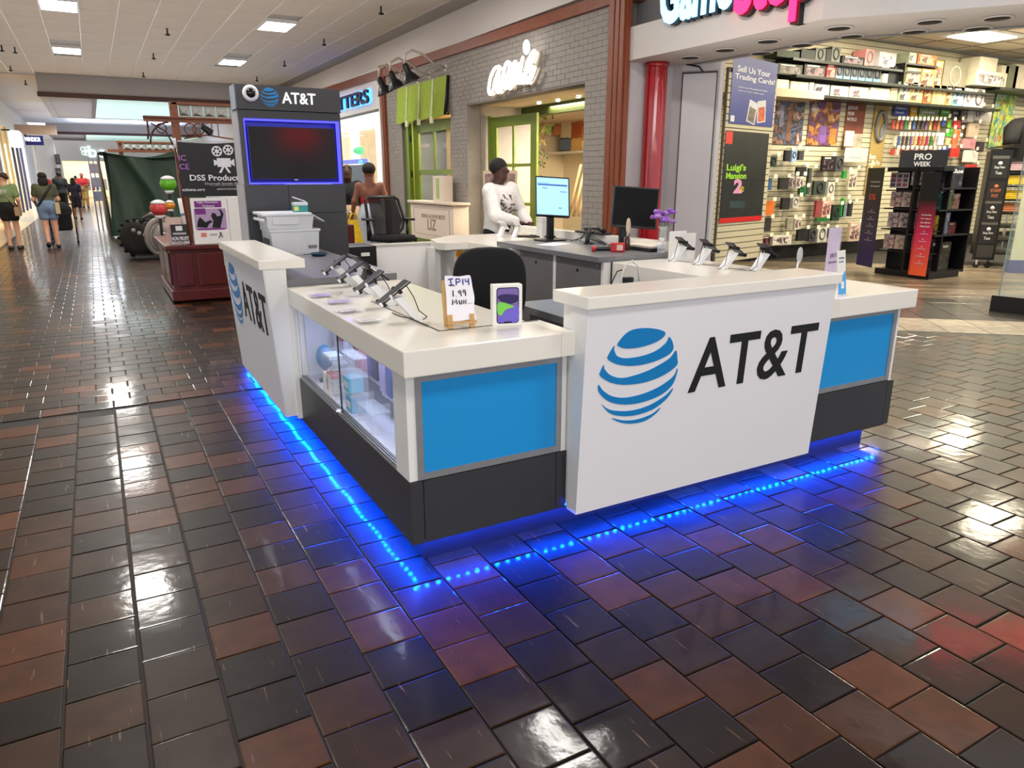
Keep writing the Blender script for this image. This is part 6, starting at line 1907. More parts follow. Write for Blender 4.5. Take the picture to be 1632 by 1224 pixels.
for i, (a, b, c, d, col, txt, lb) in enumerate(((1424, 1448, 168, 184, (60, 78, 160), 'PlayStation', 'blue header card over the rows of hanging cards'), (1450, 1463, 170, 185, (226, 166, 44), '', 'amber header card beside the blue header card'), (1464, 1497, 172, 186, (140, 160, 110), '', 'mottled green header strip between the amber and bright green cards'), (1499, 1516, 172, 185, (84, 186, 66), '', 'bright green header card over the hanging cards'), (1517, 1531, 172, 188, (110, 110, 112), '', 'grey patterned header card right of the bright green card'))):
    t, M, w, h = wall_sheet('header_card', lb, a, b, c, d, cm(*col, 0.45, var=0.4 if not txt else 0.05, scale=10), 0.06, 'sign')
    if txt:
        plane_text(t, M, txt, w * 0.14, h * 0.55, w * 0.74, h * 0.25, OFFW)
        plane_text(t, M, 'Network', w * 0.14, h * 0.2, w * 0.6, h * 0.22, OFFW)
    else:
        obj('card_print', MB().box(w * 0.15, w * 0.8, h * 0.4, h * 0.55, 0, 0.003, M), OFFW, t)
t, M, w, h = wall_sheet('wall_poster', 'large splashed yellow and turquoise picture poster at the right of the slat wall', 1574, 1622, 148, 236, picture_mat('splash_blue_grey', [(70, 110, 150), (150, 176, 180), (206, 214, 90), (96, 150, 110), (226, 226, 210)], 3), 0.05)
rnd = random.Random(9)
for i in range(26):
    c = ((190, 206, 50), (60, 150, 180), (226, 130, 50), (120, 170, 90), (214, 220, 120))[i % 5]
    x, z = rnd.uniform(0.15, 0.75) * w, rnd.uniform(0.1, 0.75) * h
    obj('paint_splash', MB().prism([(0, 0), (w * 0.05, h * 0.02), (w * rnd.uniform(.02, .2), h * rnd.uniform(.1, .28)), (-w * 0.02, h * 0.05)], M @ Vector((x, z, 0.002 + 0.0004 * i)), (1, 0, 0), (0, 0, 1), 0, 0.0005), cm(*c, 0.4), t)


# hanging goods on hooks: (px0, px1, top, bottom, colour, art)
def hung(px0, px1, py0, py1, col, art, label, off=0.22, dp=0.06, grp='goods hanging on the slat wall'):
    p, q = gp(px0, py1, off), gp(px1, py0, off)
    t = thing('hanging_pack', label, 'pack', ((p.x + q.x) / 2, GY - off, p.z), 0, grp)
    carton(t, p.x, q.x, p.z, q.z, GY - off, dp, col, art)
    mx = (p.x + q.x) / 2
    obj('peg_hook', MB().cyl((mx, GY, q.z + 0.03), (mx, GY - off - 0.1, q.z + 0.03), 0.008, seg=6), CHROME, t)
    obj('price_tag', MB().box(mx - 0.045, mx + 0.045, GY - off - 0.12, GY - off - 0.115, q.z + 0.0, q.z + 0.075, bev=0.002), mat('white_tag', rgb(238, 232, 210), 0.6), t)
    return t


L = [(1227, 1239, 249, 266, (40, 60, 44), 2, 'dark green'), (1251, 1260, 240, 257, (30, 30, 32), 0, 'black'), (1261, 1271, 238, 258, (150, 180, 214), 2, 'pale blue'), (1273, 1282, 241, 255, (60, 56, 58), 0, 'dark grey'),
     (1310, 1330, 249, 273, (22, 22, 24), 1, 'wide black'), (1331, 1346, 249, 273, (70, 70, 74), 2, 'grey headset'),
     (1224, 1231, 284, 303, (50, 84, 130), 0, 'dark blue'), (1242, 1256, 283, 302, (36, 32, 34), 0, 'black square'), (1257, 1268, 280, 300, (140, 134, 130), 1, 'grey controller'), (1268, 1281, 280, 300, (214, 208, 196), 1, 'cream controller'), (1270, 1286, 266, 281, (26, 26, 26), 0, 'small black'), (1286, 1295, 268, 310, (66, 72, 70), 0, 'tall grey-green'), (1274, 1286, 298, 312, (20, 90, 50), 0, 'low green'),
     (1296, 1317, 289, 311, (54, 66, 60), 2, 'round grey-green'), (1318, 1331, 290, 313, (206, 206, 196), 2, 'white headset'), (1351, 1367, 270, 302, (214, 206, 180), 1, 'tall cream'), (1344, 1350, 273, 284, (40, 150, 60), 0, 'small green'),
     (1217, 1235, 320, 343, (206, 106, 30), 0, 'orange'), (1246, 1260, 315, 334, (34, 32, 34), 0, 'square black'), (1263, 1274, 313, 332, (200, 198, 192), 2, 'small white headset'), (1299, 1309, 320, 346, (150, 66, 70), 0, 'dark rose'), (1309, 1325, 319, 346, (222, 160, 146), 1, 'peach pink'), (1326, 1340, 326, 352, (36, 56, 44), 2, 'black and green headset'), (1302, 1322, 347, 353, (30, 110, 50), 0, 'low green strip'), (1340, 1347, 316, 345, (40, 160, 60), 0, 'bright green'), (1341, 1350, 324, 347, (120, 140, 160), 0, 'blue-grey'), (1352, 1360, 322, 345, (40, 40, 44), 0, 'narrow black'),
     (1216, 1230, 347, 369, (44, 38, 40), 0, 'dark striped'), (1254, 1265, 348, 365, (150, 146, 130), 0, 'beige'), (1266, 1278, 346, 366, (214, 208, 190), 1, 'upright cream'), (1214, 1229, 376, 392, (80, 26, 30), 1, 'dark red'), (1231, 1262, 374, 391, (206, 206, 194), 1, 'wide white console'), (1271, 1288, 364, 384, (30, 28, 30), 0, 'large black'), (1289, 1302, 364, 385, (66, 66, 68), 2, 'large grey headset'), (1302, 1319, 362, 386, (206, 208, 196), 2, 'large white headset'), (1320, 1331, 364, 378, (70, 96, 116), 0, 'grey-blue'), (1352, 1372, 354, 385, (206, 180, 160), 1, 'pale pink controller')]
rown = {0: 'upper', 1: 'second', 2: 'third', 3: 'bottom'}
for a, b, c, d, col, art, nm in L:
    rw = 'upper' if d < 275 else 'second' if d < 314 else 'third' if d < 354 else 'bottom'
    hung(a, b, c, d, col, art, '%s pack on the %s hook row below the picture posters' % (nm, rw))
cols = [(176, 60, 60), (60, 62, 70), (206, 196, 176), (200, 120, 70), (120, 90, 130), (70, 100, 160), (180, 60, 90), (210, 180, 120), (90, 70, 60), (70, 130, 70)]
k = 0
for r_, (ya, yb, x0, x1, n) in enumerate(((192, 206, 1421, 1500, 12), (217, 233, 1424, 1494, 11), (238, 247, 1420, 1500, 11))):
    for i in range(n):
        a = x0 + (x1 - x0) * i / n
        col = cols[(i * 3 + r_ * 2) % 10] if r_ != 2 else ((190, 60, 50), (214, 190, 180))[i % 2]
        y_ = 0.07 * (a - x0) / 10
        hung(a + 0.5, a + (x1 - x0) / n - 0.8, ya + y_, yb + y_, col, 0, '%s gift card hanging in the %s card row, %s from the golden poster' % (col_word(col), ('upper', 'middle', 'lower')[r_], ordw[i]), 0.16, 0.03, 'gift cards hanging under the header cards')
for i, (a, b, c, d, col) in enumerate(((1501, 1508, 188, 200, (50, 80, 170)), (1510, 1517, 193, 203, (120, 190, 60)), (1519, 1532, 192, 203, (190, 50, 50)), (1508, 1519, 206, 217, (70, 180, 50)), (1520, 1531, 206, 218, (226, 130, 80)), (1494, 1506, 212, 231, (220, 220, 226)), (1508, 1516, 220, 231, (226, 214, 150)), (1517, 1528, 218, 234, (220, 110, 70)), (1497, 1512, 236, 247, (60, 80, 180)), (1515, 1530, 236, 250, (206, 50, 44)))):
    hung(a, b, c, d, col, 0, '%s square card right of the gift card rows, %s counting down' % (col_word(col), ordw[i]), 0.18, 0.03, 'bright cards right of the gift cards')
for i, (a, b, c, d, col) in enumerate(((1533, 1543, 176, 195, (150, 146, 150)), (1541, 1556, 164, 194, (220, 210, 208)), (1552, 1564, 170, 192, (206, 198, 200)), (1562, 1582, 173, 193, (224, 216, 210)), (1542, 1562, 197, 218, (196, 170, 150)), (1534, 1556, 222, 236, (210, 140, 150)), (1556, 1570, 226, 242, (60, 50, 56)), (1536, 1560, 240, 258, (226, 222, 216)), (1540, 1558, 262, 280, (200, 60, 60)), (1544, 1556, 284, 300, (196, 140, 90)))):
    hung(a, b, c, d, col, 2 if i in (0, 2) else 0, '%s blister pack near the splashed poster, %s of ten counting down' % (col_word(col), ordw[i]), 0.2, 0.05, 'blister packs beside the splashed poster')
# black tee on a torso form
tt = thing('display_tee', 'black printed T-shirt on a torso form at the right frame edge', 'garment', gp(1624, 300, 1.2))
c_ = gp(1626, 232, 1.2)
bm2 = MB()
bm2.lathe([(0.24, -0.65), (0.3, -0.6), (0.3, -0.2), (0.36, 0.15), (0.38, 0.4), (0.25, 0.56), (0.12, 0.6)], c_, 18)
bm2.tube([c_ + Vector((-0.3, 0, 0.42)), c_ + Vector((-0.5, -0.05, 0.12)), c_ + Vector((-0.55, -0.05, 0.0))], [0.16, 0.15, 0.15], 10)
bm2.tube([c_ + Vector((0.3, 0, 0.42)), c_ + Vector((0.5, -0.05, 0.12)), c_ + Vector((0.55, -0.05, 0.0))], [0.16, 0.15, 0.15], 10)
obj('shirt', bm2, MATTBLK, tt)
obj('print', MB().box(c_.x - 0.16, c_.x + 0.16, c_.y - 0.392, c_.y - 0.38, c_.z - 0.2, c_.z + 0.25), mat('shirt_print', rgb(84, 84, 80), 0.8, var=0.9, scale=30), tt)
obj('stand_pole', MB().cyl((c_.x, c_.y, 0), (c_.x, c_.y, c_.z - 0.6), 0.03), CHROME, tt)

# ---- dark promotional standee
SB = mat('standee_black', rgb(16, 14, 18), 0.4, var=0.1)
bl, bR, br_ = at(1390, 436, 'z', 0), at(1478, 447, 'z', 0), at(1527, 440, 'z', 0)
sd = thing('promo_standee', 'dark freestanding display of games with violet and red-orange side strips', 'display stand', ((bl.x + br_.x) / 2, (bl.y + br_.y) / 2, 0))
M = frame((11.75, 7.98, 0), (0, -1, 0), (0, 0, 1))
fw = 0.97
H_ = 2.0
D = 0.9
obj('plinth', MB().box(0, fw, 0, 0.1, -D, -0.05, M), SB, sd)
obj('back_core', MB().box(0.02, fw * 0.5, 0.1, 1.78, -D, -0.3, M), SB, sd)
obj('front_back', MB().box(fw * 0.5, fw - 0.01, 0.1, 1.78, -0.3, -0.27, M), SB, sd)
obj('upper_face', MB().box(0, fw, 1.72, 1.78, -0.3, -0.02, M), SB, sd)
hp0, hp1 = at(1432, 270, 'x', 11.95), at(1508, 272, 'x', 12.45)
hu = Vector((hp1.x - hp0.x, hp1.y - hp0.y, 0))
Mh = frame((hp0.x, hp0.y, 0), hu, (0, 0, 1))
hw = hu.length
obj('header', MB().box(0, hw, 1.70, 2.06, -0.04, 0, Mh), SB, sd)
for tx_, z_, h_ in (('PRO', 1.905, 0.1), ('WEEK', 1.80, 0.075)):
    plane_text(sd, Mh @ Matrix.Translation((0, 0, 0.001)), tx_, hw * 0.3, z_, hw * 0.36, h_, OFFW, bold=0.02)


def grad(name, c0, c1, c2):
    m = bpy.data.materials.new(name)
    m.use_nodes = True
    nt = m.node_tree
    tc = nt.nodes.new('ShaderNodeTexCoord')
    sx = nt.nodes.new('ShaderNodeSeparateXYZ')
    nt.links.new(tc.outputs['Generated'], sx.inputs[0])
    r = nt.nodes.new('ShaderNodeValToRGB')
    r.color_ramp.elements[0].color = rgb(*c0) + (1,)
    r.color_ramp.elements[1].color = rgb(*c2) + (1,)
    r.color_ramp.elements[1].position = 0.74
    e = r.color_ramp.elements.new(0.4)
    e.color = rgb(*c1) + (1,)
    nt.links.new(sx.outputs['Z'], r.inputs[0])
    nt.links.new(r.outputs[0], nt.nodes['Principled BSDF'].inputs['Base Color'])
    nt.nodes['Principled BSDF'].inputs['Roughness'].default_value = 0.4
    return m


# wings: upright printed strips hinged off the two front corners
lw0, lw1 = Vector((11.92, 8.42, 0)), Vector((11.72, 7.99, 0))
zL = 1.78
wl = obj('left_wing', MB().hexa([(lw0.x, lw0.y, 0.1), (lw1.x, lw1.y, 0.1), (lw1.x + 0.03, lw1.y + 0.05, 0.1), (lw0.x + 0.03, lw0.y + 0.05, 0.1), (lw0.x, lw0.y, zL), (lw1.x, lw1.y, zL), (lw1.x + 0.03, lw1.y + 0.05, zL), (lw0.x + 0.03, lw0.y + 0.05, zL)]), grad('violet_to_black_print', (58, 44, 110), (44, 34, 84), (18, 16, 22)), sd)
rw0, rw1 = Vector((11.70, 7.28, 0)), Vector((11.70, 7.0, 0))
zR = 1.70
wr = obj('right_wing', MB().hexa([(rw0.x, rw0.y, 0.06), (rw1.x, rw1.y, 0.06), (rw1.x + 0.03, rw1.y + 0.05, 0.06), (rw0.x + 0.03, rw0.y + 0.05, 0.06), (rw0.x, rw0.y, zR), (rw1.x, rw1.y, zR), (rw1.x + 0.03, rw1.y + 0.05, zR), (rw0.x + 0.03, rw0.y + 0.05, zR)]), grad('orange_to_crimson_print', (240, 96, 50), (196, 34, 84), (16, 14, 18)), sd)
for (a, b, zt0, par, side) in ((lw0, lw1, zL, wl, 0), (rw0, rw1, zR, wr, 1)):
    u = b - a
    u.z = 0
    w = u.length
    Mw = frame((a.x, a.y, 0), u, (0, 0, 1)) @ Matrix.Translation((0, 0, 0.002))
    rows_ = (('GameStop Pros', 0.86), ('Get the greatest', 0.82), ('5%', 0.70)) if side == 0 else (('with GameStop', 0.60), ('Pro Today &', 0.565), ('Score 600 Pro', 0.53), ('Week Deals!', 0.495))
    for s, f in rows_:
        plane_text(par, Mw, s, w * 0.2, zt0 * f, w * (0.6 if s != '5%' else 0.45), 0.03 if s != '5%' else 0.1, cm(230, 90, 70) if s == '5%' else OFFW)
    lm = MB()
    for q in range(5):
        zz = (0.58 if side == 0 else 0.43) * zt0 - q * 0.12
        lm.box(w * 0.25, w * 0.75, zz, zz + 0.01, 0, 0.002, Mw).box(w * 0.46, w * 0.54, zz + 0.03, zz + 0.05, 0, 0.002, Mw)
    obj('print_lines', lm, cm(190, 176, 196), par)['kind'] = 'stuff'
for q, z in enumerate((0.42, 0.78, 1.12, 1.42)):
    obj('shelf', MB().box(0, fw * 0.95, z - 0.02, z, -0.32, -0.06, M), SB, sd)
obj('picture_grid', MB().box(fw * 0.02, fw * 0.36, 1.45, 1.70, -0.12, -0.11, M), cm(150, 148, 156), sd)
for r_ in range(3):
    for c_ in range(3):
        obj('grid_picture', MB().box(fw * (0.04 + 0.11 * c_), fw * (0.12 + 0.11 * c_), 1.475 + 0.07 * r_, 1.53 + 0.07 * r_, -0.11, -0.106, M), mat('grid_art_%d' % ((r_ + c_) % 3), rgb(60 + 30 * c_, 56, 70 + 20 * r_), 0.4, var=0.5, scale=20), sd)
obj('poster_picture', MB().box(fw * 0.4, fw * 0.8, 1.5, 1.71, -0.12, -0.11, M), picture_mat('grey_art', [(50, 48, 52), (130, 126, 130), (190, 186, 190), (84, 70, 72)], 9), sd)
gc = [(130, 96, 100), (120, 110, 110), (150, 140, 146), (110, 96, 120), (90, 80, 100), (130, 110, 112), (150, 110, 116), (150, 130, 120), (140, 120, 124)]
gi = 0
for z, xs, hh in ((1.14, (0.06, 0.27, 0.48), 0.25), (0.80, (0.06, 0.27, 0.48), 0.25), (0.44, (0.04, 0.25, 0.46), 0.24)):
    for q, xx in enumerate(xs):
        lb = '%s game case on the %s shelf of the dark standee' % (('left', 'middle', 'right')[q], {1.14: 'upper', .8: 'middle', .44: 'lower'}[z])
        t = thing('game_case', lb, 'game case', M @ Vector((fw * (xx + 0.1), z, -0.15)), 0, 'game cases on the dark standee')
        Mg = M @ Matrix.Translation((fw * xx, z + 0.002, -0.16))
        obj('case', MB().box(0, fw * 0.19, 0, hh, 0, 0.03, Mg), picture_mat('game_art_%d' % gi, [(40, 36, 44), gc[gi], (190, 176, 170), (140, 60, 64)], 16), t)
        obj('title_strip', MB().box(fw * 0.02, fw * 0.17, hh * 0.86, hh * 0.94, 0.03, 0.032, Mg), cm(200, 196, 200), t)
        gi += 1
# right flank with shelves of boxes
s0, s1 = Vector((11.75, 6.98, 0)), Vector((12.72, 6.98, 0))
su = s1 - s0
su.z = 0
sw = su.length
Ms = frame((s0.x, s0.y, 0), su, (0, 0, 1))
obj('flank_back', MB().box(0.0, sw, 0.08, zL, -0.5, -0.46, Ms), SB, sd)
obj('flank_edge', MB().box(sw - 0.03, sw, 0.08, zL, -0.46, 0.0, Ms), SB, sd)
for z in (0.12, 0.72, 1.12, 1.46):
    obj('flank_shelf', MB().box(0, sw, z - 0.025, z, -0.46, 0.0, Ms), SB, sd)
fl_goods = [(0.12, 0.05, 0.36, 0.52, (44, 42, 46), 'dark boxed game on the lowest flank shelf of the standee'), (0.12, 0.4, 0.72, 0.46, (64, 60, 44), 'olive boxed game beside the dark one on the lowest flank shelf'), (0.72, 0.06, 0.3, 0.3, (206, 190, 70), 'yellow striped box on the second flank shelf of the standee'), (0.72, 0.32, 0.52, 0.34, (140, 150, 170), 'pale blue box on the second flank shelf of the standee'), (0.72, 0.5, 0.78, 0.18, (130, 50, 44), 'low red box on the second flank shelf of the standee'),
            (1.12, 0.04, 0.3, 0.32, (40, 90, 90), 'teal box on the third flank shelf of the standee'), (1.12, 0.3, 0.52, 0.34, (110, 130, 70), 'green box on the third flank shelf of the standee'), (1.12, 0.54, 0.76, 0.24, (190, 140, 120), 'salmon box on the third flank shelf of the standee'), (1.46, 0.1, 0.74, 0.34, (54, 50, 60), 'dark mystery board game box on the top flank shelf of the standee')]
for z, a, b, h, col, lb in fl_goods:
    a, b = 0.16 + 0.84 * a, 0.16 + 0.84 * b
    t = thing('boxed_game', lb, 'box', Ms @ Vector((sw * (a + b) / 2, z, -0.1)))
    Mg = Ms @ Matrix.Translation((sw * a, z + 0.002, -0.14))
    obj('carton', MB().box(0, sw * (b - a), 0, h, -0.12, 0, Mg), picture_mat('box_art_%d_%d' % (col[0], col[1]), [tuple(int(v * 0.4) for v in col), col, tuple(min(255, v + 50) for v in col)], 9), t)
    if 'mystery' in lb:
        plane_text(t, Mg, 'Clue', sw * 0.14, h * 0.66, sw * 0.38, h * 0.2, OFFW, bold=0.03)
    else:
        obj('printed_title', MB().box(sw * 0.03, sw * (b - a) * 0.7, h * 0.8, h * 0.88, 0, 0.003, Mg), cm(210, 206, 196), t)
# ---- black apparel rack
r0, r1 = at(1549, 418, 'z', 0.1), at(1583, 419, 'z', 0.1)
rk = thing('apparel_rack', 'tall black rolling rack with tee signs on its end, beside the dark standee', 'rack', ((r0.x + r1.x) / 2, (r0.y + r1.y) / 2, 0))
ru = r1 - r0
ru.z = 0
rw = ru.length
Mr = frame((r0.x, r0.y, 0), ru, (0, 0, 1))
zt2 = at(1570, 238, 'y', r0.y).z
obj('end_panel', MB().box(0, rw, 0.15, zt2, -0.05, 0, Mr), SB, rk)
obj('back_panel', MB().box(rw - 0.04, rw, 0.15, zt2, -1.4, -0.05, Mr), SB, rk)
for q in range(9):
    obj('rack_shelf', MB().box(rw, rw + 0.55, 0.25 + 0.24 * q, 0.27 + 0.24 * q, -1.4, -0.05, Mr), SB, rk)
sgn = [('Shop New', 'Tees', 0.83), ('STAFF', 'PICKS', 0.64), ('Shop New', 'Tees', 0.46), ('Shop New', 'Tees', 0.28)]
for q, (a, b, f) in enumerate(sgn):
    pn = obj('sign_card', MB().box(rw * 0.12, rw * 0.88, zt2 * f - 0.14, zt2 * f + 0.2, 0.002, 0.012, Mr), cm(34, 32, 30, 0.5), rk)
    Mq = Mr @ Matrix.Translation((0, 0, 0.013))
    c = OFFW if q != 1 else cm(200, 110, 80)
    plane_text(pn, Mq, a, rw * 0.26, zt2 * f + 0.02, rw * 0.48, 0.055, c)
    plane_text(pn, Mq, b, rw * 0.34, zt2 * f - 0.07, rw * 0.3, 0.055, c)
    obj('sign_mark', MB().lathe([(0.035, 0), (0.035, 0.002)], seg=14, M=Mq @ Matrix.Translation((rw * 0.5, zt2 * f + 0.12, 0))), c, pn)
    if q in (0, 2, 3):
        obj('sign_strip', MB().box(rw * 0.12, rw * 0.88, zt2 * f + 0.2, zt2 * f + 0.25, 0.002, 0.012, Mr), cm(96, 94, 88), pn)
obj('low_card', MB().box(rw * 0.12, rw * 0.88, 0.2, zt2 * 0.2, 0.002, 0.012, Mr), cm(58, 56, 52), rk)
for x in (0.08, rw - 0.08):
    obj('caster', MB().cyl(Mr @ Vector((x, 0.06, -0.06)), Mr @ Vector((x, 0.06, -0.02)), 0.06), BLACKP, rk)
    obj('caster_fork', MB().box(x - 0.02, x + 0.02, 0.06, 0.16, -0.06, -0.02, Mr), CHROME, rk)
for q, (zz, col, lb) in enumerate(((1.5, (226, 190, 40), 'yellow folded tees on the rack, upper pile at the frame edge'), (1.24, (220, 184, 50), 'yellow folded tees on the rack, second pile at the frame edge'), (1.02, (190, 120, 90), 'salmon folded tees on the rack, third pile at the frame edge'), (1.74, (206, 170, 180), 'pale pink folded tees on the rack, top pile at the frame edge'))):
    g = MB()
    for n in range(4):
        g.box(rw + 0.02, rw + 0.5, zz + 0.04 * n, zz + 0.036 + 0.04 * n, -0.5 + 0.02 * n, -0.08 - 0.015 * n, Mr, bev=0.012)
    o = solo('folded_tees', g, cm(*col, 0.85), lb, 'garments')
# ---- glass front with black base, pale sign at the frame edge
gf = thing('glass_front', 'frameless glass front standing on a black base at the right frame edge', 'window', (9.9, 4.6, 0))
bL, bE = at(1577, 494, 'z', 0.0), at(1577, 494, 'z', 0.0) + Vector((0.1, -2.0, 0))
e0 = Vector((9.66, 4.9, 0))
e1 = e0 + Vector((0.42, -1.9, 0))
gu = (e1 - e0).normalized()
Mg = frame(e0, gu, (0, 0, 1))
n_g = gu.cross(Vector((0, 0, 1)))
obj('base', MB().box(0, 1.9, 0, 0.2, -0.3, 0.0, Mg), cm(30, 29, 29), gf)
obj('base_joint', MB().box(0.5, 0.51, 0.0, 0.2, 0.0, 0.002, Mg), cm(12, 12, 12), gf)
obj('glass_sheet', MB().box(0.04, 1.9, 0.2, 3.2, -0.16, -0.148, Mg), mat('greenish_glass', (0.75, 0.9, 0.82), 0.02, alpha=0.14), gf)
obj('glass_edge', MB().box(0.03, 0.04, 0.2, 3.2, -0.162, -0.146, Mg), cm(150, 176, 164), gf)
ws = at(1608, 430, 'z', 0.05)
pg = thing('floor_sign', 'pale cream floor sign with a violet foot at the right frame edge', 'sign', (ws.x, ws.y, 0))
Mp = frame((ws.x, ws.y, 0), (0.78, -0.62, 0), (0, 0, 1))
obj('board', MB().box(0, 0.9, 0.22, 1.55, -0.04, 0, Mp), cm(206, 210, 178), pg)
obj('foot', MB().box(-0.02, 0.95, 0, 0.22, -0.12, 0.02, Mp), cm(64, 58, 130), pg)


# ================================================================ CART WITH BANNER, BOOTH AND RIDE
CY0 = 10.55
ct = thing('display_cart', 'mahogany panelled cart with timber posts and a small canopy, left of the charcoal tower', 'cart', (1.5, 11.4, 0))
obj('body', MB().box(0.78, 2.4, CY0 + 0.02, 12.4, 0.06, 0.70), MAHOG, ct)
obj('base_skirt', MB().box(0.74, 2.44, CY0 - 0.04, 12.44, 0.03, 0.17, bev=0.012), MAHOG, ct)
obj('top_rim', MB().box(0.72, 2.46, CY0 - 0.05, 12.46, 0.70, 0.76, bev=0.014), MAHOG, ct)
for x0, x1 in ((0.84, 1.04), (1.10, 1.46), (1.52, 2.3)):
    obj('front_panel', MB().box(x0, x1, CY0 - 0.005, CY0 + 0.02, 0.22, 0.65, bev=0.01), MAHOG, ct)
for y0, y1 in ((10.7, 11.4), (11.5, 12.3)):
    obj('side_panel', MB().box(0.755, 0.78, y0, y1, 0.22, 0.65, bev=0.01), MAHOG, ct)
for x, y in ((0.92, 10.62), (2.3, 10.62), (0.92, 12.3)):
    obj('caster', MB().cyl((x - 0.02, y, 0.035), (x + 0.02, y, 0.035), 0.035), CHROME, ct)
obj('post', MB().box(1.03, 1.13, 11.0, 11.1, 0.76, 2.58, bev=0.01), CARTWOOD, ct)
obj('post', MB().box(2.25, 2.35, 11.0, 11.1, 0.76, 2.58, bev=0.01), CARTWOOD, ct)
obj('thin_post', MB().tube([(1.0, 10.62, 2.12), (1.04, 10.62, 0.76)], 0.018, 6), MAHOG, ct)
obj('cross_beam', MB().box(0.70, 2.6, 10.98, 11.02, 2.32, 2.37).box(0.70, 2.6, 10.94, 11.06, 2.37, 2.39), CARTWOOD, ct)
obj('upper_beam', MB().box(1.06, 2.6, 11.03, 11.09, 2.36, 2.40).box(1.06, 2.6, 11.0, 11.12, 2.545, 2.58), CARTWOOD, ct)
SILV = mat('silver_pyramid_panel', rgb(196, 200, 196), 0.25, metal=0.3, var=0.05)
for k in range(9):
    x = 1.14 + 0.155 * k
    py_ = MB().add([(x, 11.03, 2.405), (x + 0.15, 11.03, 2.405), (x + 0.15, 11.03, 2.54), (x, 11.03, 2.54), (x + 0.04, 10.95, 2.44)], [(0, 1, 4), (1, 2, 4), (2, 3, 4), (3, 0, 4), (3, 2, 1, 0)])
    obj('pyramid_tile', py_, SILV, ct)
iron = MB()
iron.tube(seg_arc((1.02, 10.98, 2.05), 0.27, PI / 2 + 0.1, PI, 10), 0.012, 5).tube([(0.74, 10.98, 2.32), (0.74, 10.98, 2.17), (0.72, 10.98, 2.1)], 0.012, 5)
iron.tube(seg_arc((0.9, 10.98, 2.24), 0.06, 0, 2 * PI, 12), 0.008, 5).tube([(0.78, 10.98, 2.3), (0.95, 10.98, 2.2), (1.02, 10.98, 2.03)], 0.01, 5)
obj('scroll_bracket', iron, DARKTRIM, ct)
for xx in (1.25, 1.35):
    obj('ring_ornament', MB().tube(seg_arc((xx, 10.98, 2.24), 0.07, 0, 2 * PI, 18), 0.009, 5), CARTWOOD, ct)
arc = MB().tube([(1.16, 10.98, 2.12), (1.45, 10.98, 2.17), (1.8, 10.98, 2.12), (2.2, 10.98, 2.14)], 0.01, 5)
for xx in (1.52, 1.6):
    arc.tube([(xx, 10.98, 2.32), (xx, 10.98, 2.15)], 0.007, 5)
obj('arched_rail', arc, CARTWOOD, ct)['kind'] = 'stuff'
sl = thing('spot_lamp', 'small black spotlight hanging under the cart\'s timber beam', 'lamp', (1.45, 10.9, 2.2))
obj('bracket', MB().tube([(1.40, 10.9, 2.32), (1.41, 10.9, 2.25)], 0.014, 6), BLACKP, sl)
obj('can', MB().cyl((1.39, 10.88, 2.27), (1.49, 10.84, 2.19), 0.035, 0.05), BLACKP, sl)
# banner
bn = thing('vinyl_banner', 'black vinyl banner with a white film camera emblem hanging on the cart', 'banner', (1.6, CY0, 1.4))
BXL, BXR, BZT, BZB = 1.03, 2.35, 2.06, 1.38
bm_ = MB().grid(lambda a, b: (BXL - 0.02 * (1 - b) + (BXR - BXL) * a, CY0 + 0.008 * math.sin(a * 9 + b * 3), BZB + (BZT - BZB) * b - 0.015 * math.sin(PI * a * 2) * (b > 0.9)), 20, 6, 0.004)
obj('sheet', bm_, mat('banner_black', rgb(24, 23, 25), 0.45, var=0.08), bn)


def ctext(t, body, px0, px1, pyb, h, m, y=CY0 - 0.012, bold=0.01, nm='lettering'):
    a, b = at(px0, pyb, 'y', y), at(px1, pyb, 'y', y)
    lt = MB()
    letters(lt, body, a, (1, 0, 0), (0, 0, 1), width=b.x - a.x, height=h, bold=bold, depth=0.002)
    return obj(nm, lt, m, t)


ctext(bn, 'DSS Productions', 303, 405, 288, 0.075, OFFW, bold=0.02)
ctext(bn, 'Darnell Smith Productions', 327, 412, 294.5, 0.028, cm(190, 188, 190))
ctext(bn, '#GOODMAN', 346, 384, 303, 0.025, cm(200, 198, 200))
ctext(bn, 'ctions.org', 291, 327, 306, 0.045, OFFW, bold=0.02)
ctext(bn, 'IC', 285.5, 297, 256, 0.07, cm(176, 110, 196))
ctext(bn, 'CE', 286.5, 302, 270, 0.07, cm(176, 110, 196))
obj('rule', MB().box(at(335, 296.5, 'y', CY0).x, at(382, 296.5, 'y', CY0).x, CY0 - 0.014, CY0 - 0.01, 1.515, 1.519), cm(170, 168, 170), bn)
em = at(358, 258, 'y', CY0 - 0.012)


def cpt(px, py):
    return at(px, py, 'y', CY0 - 0.014)


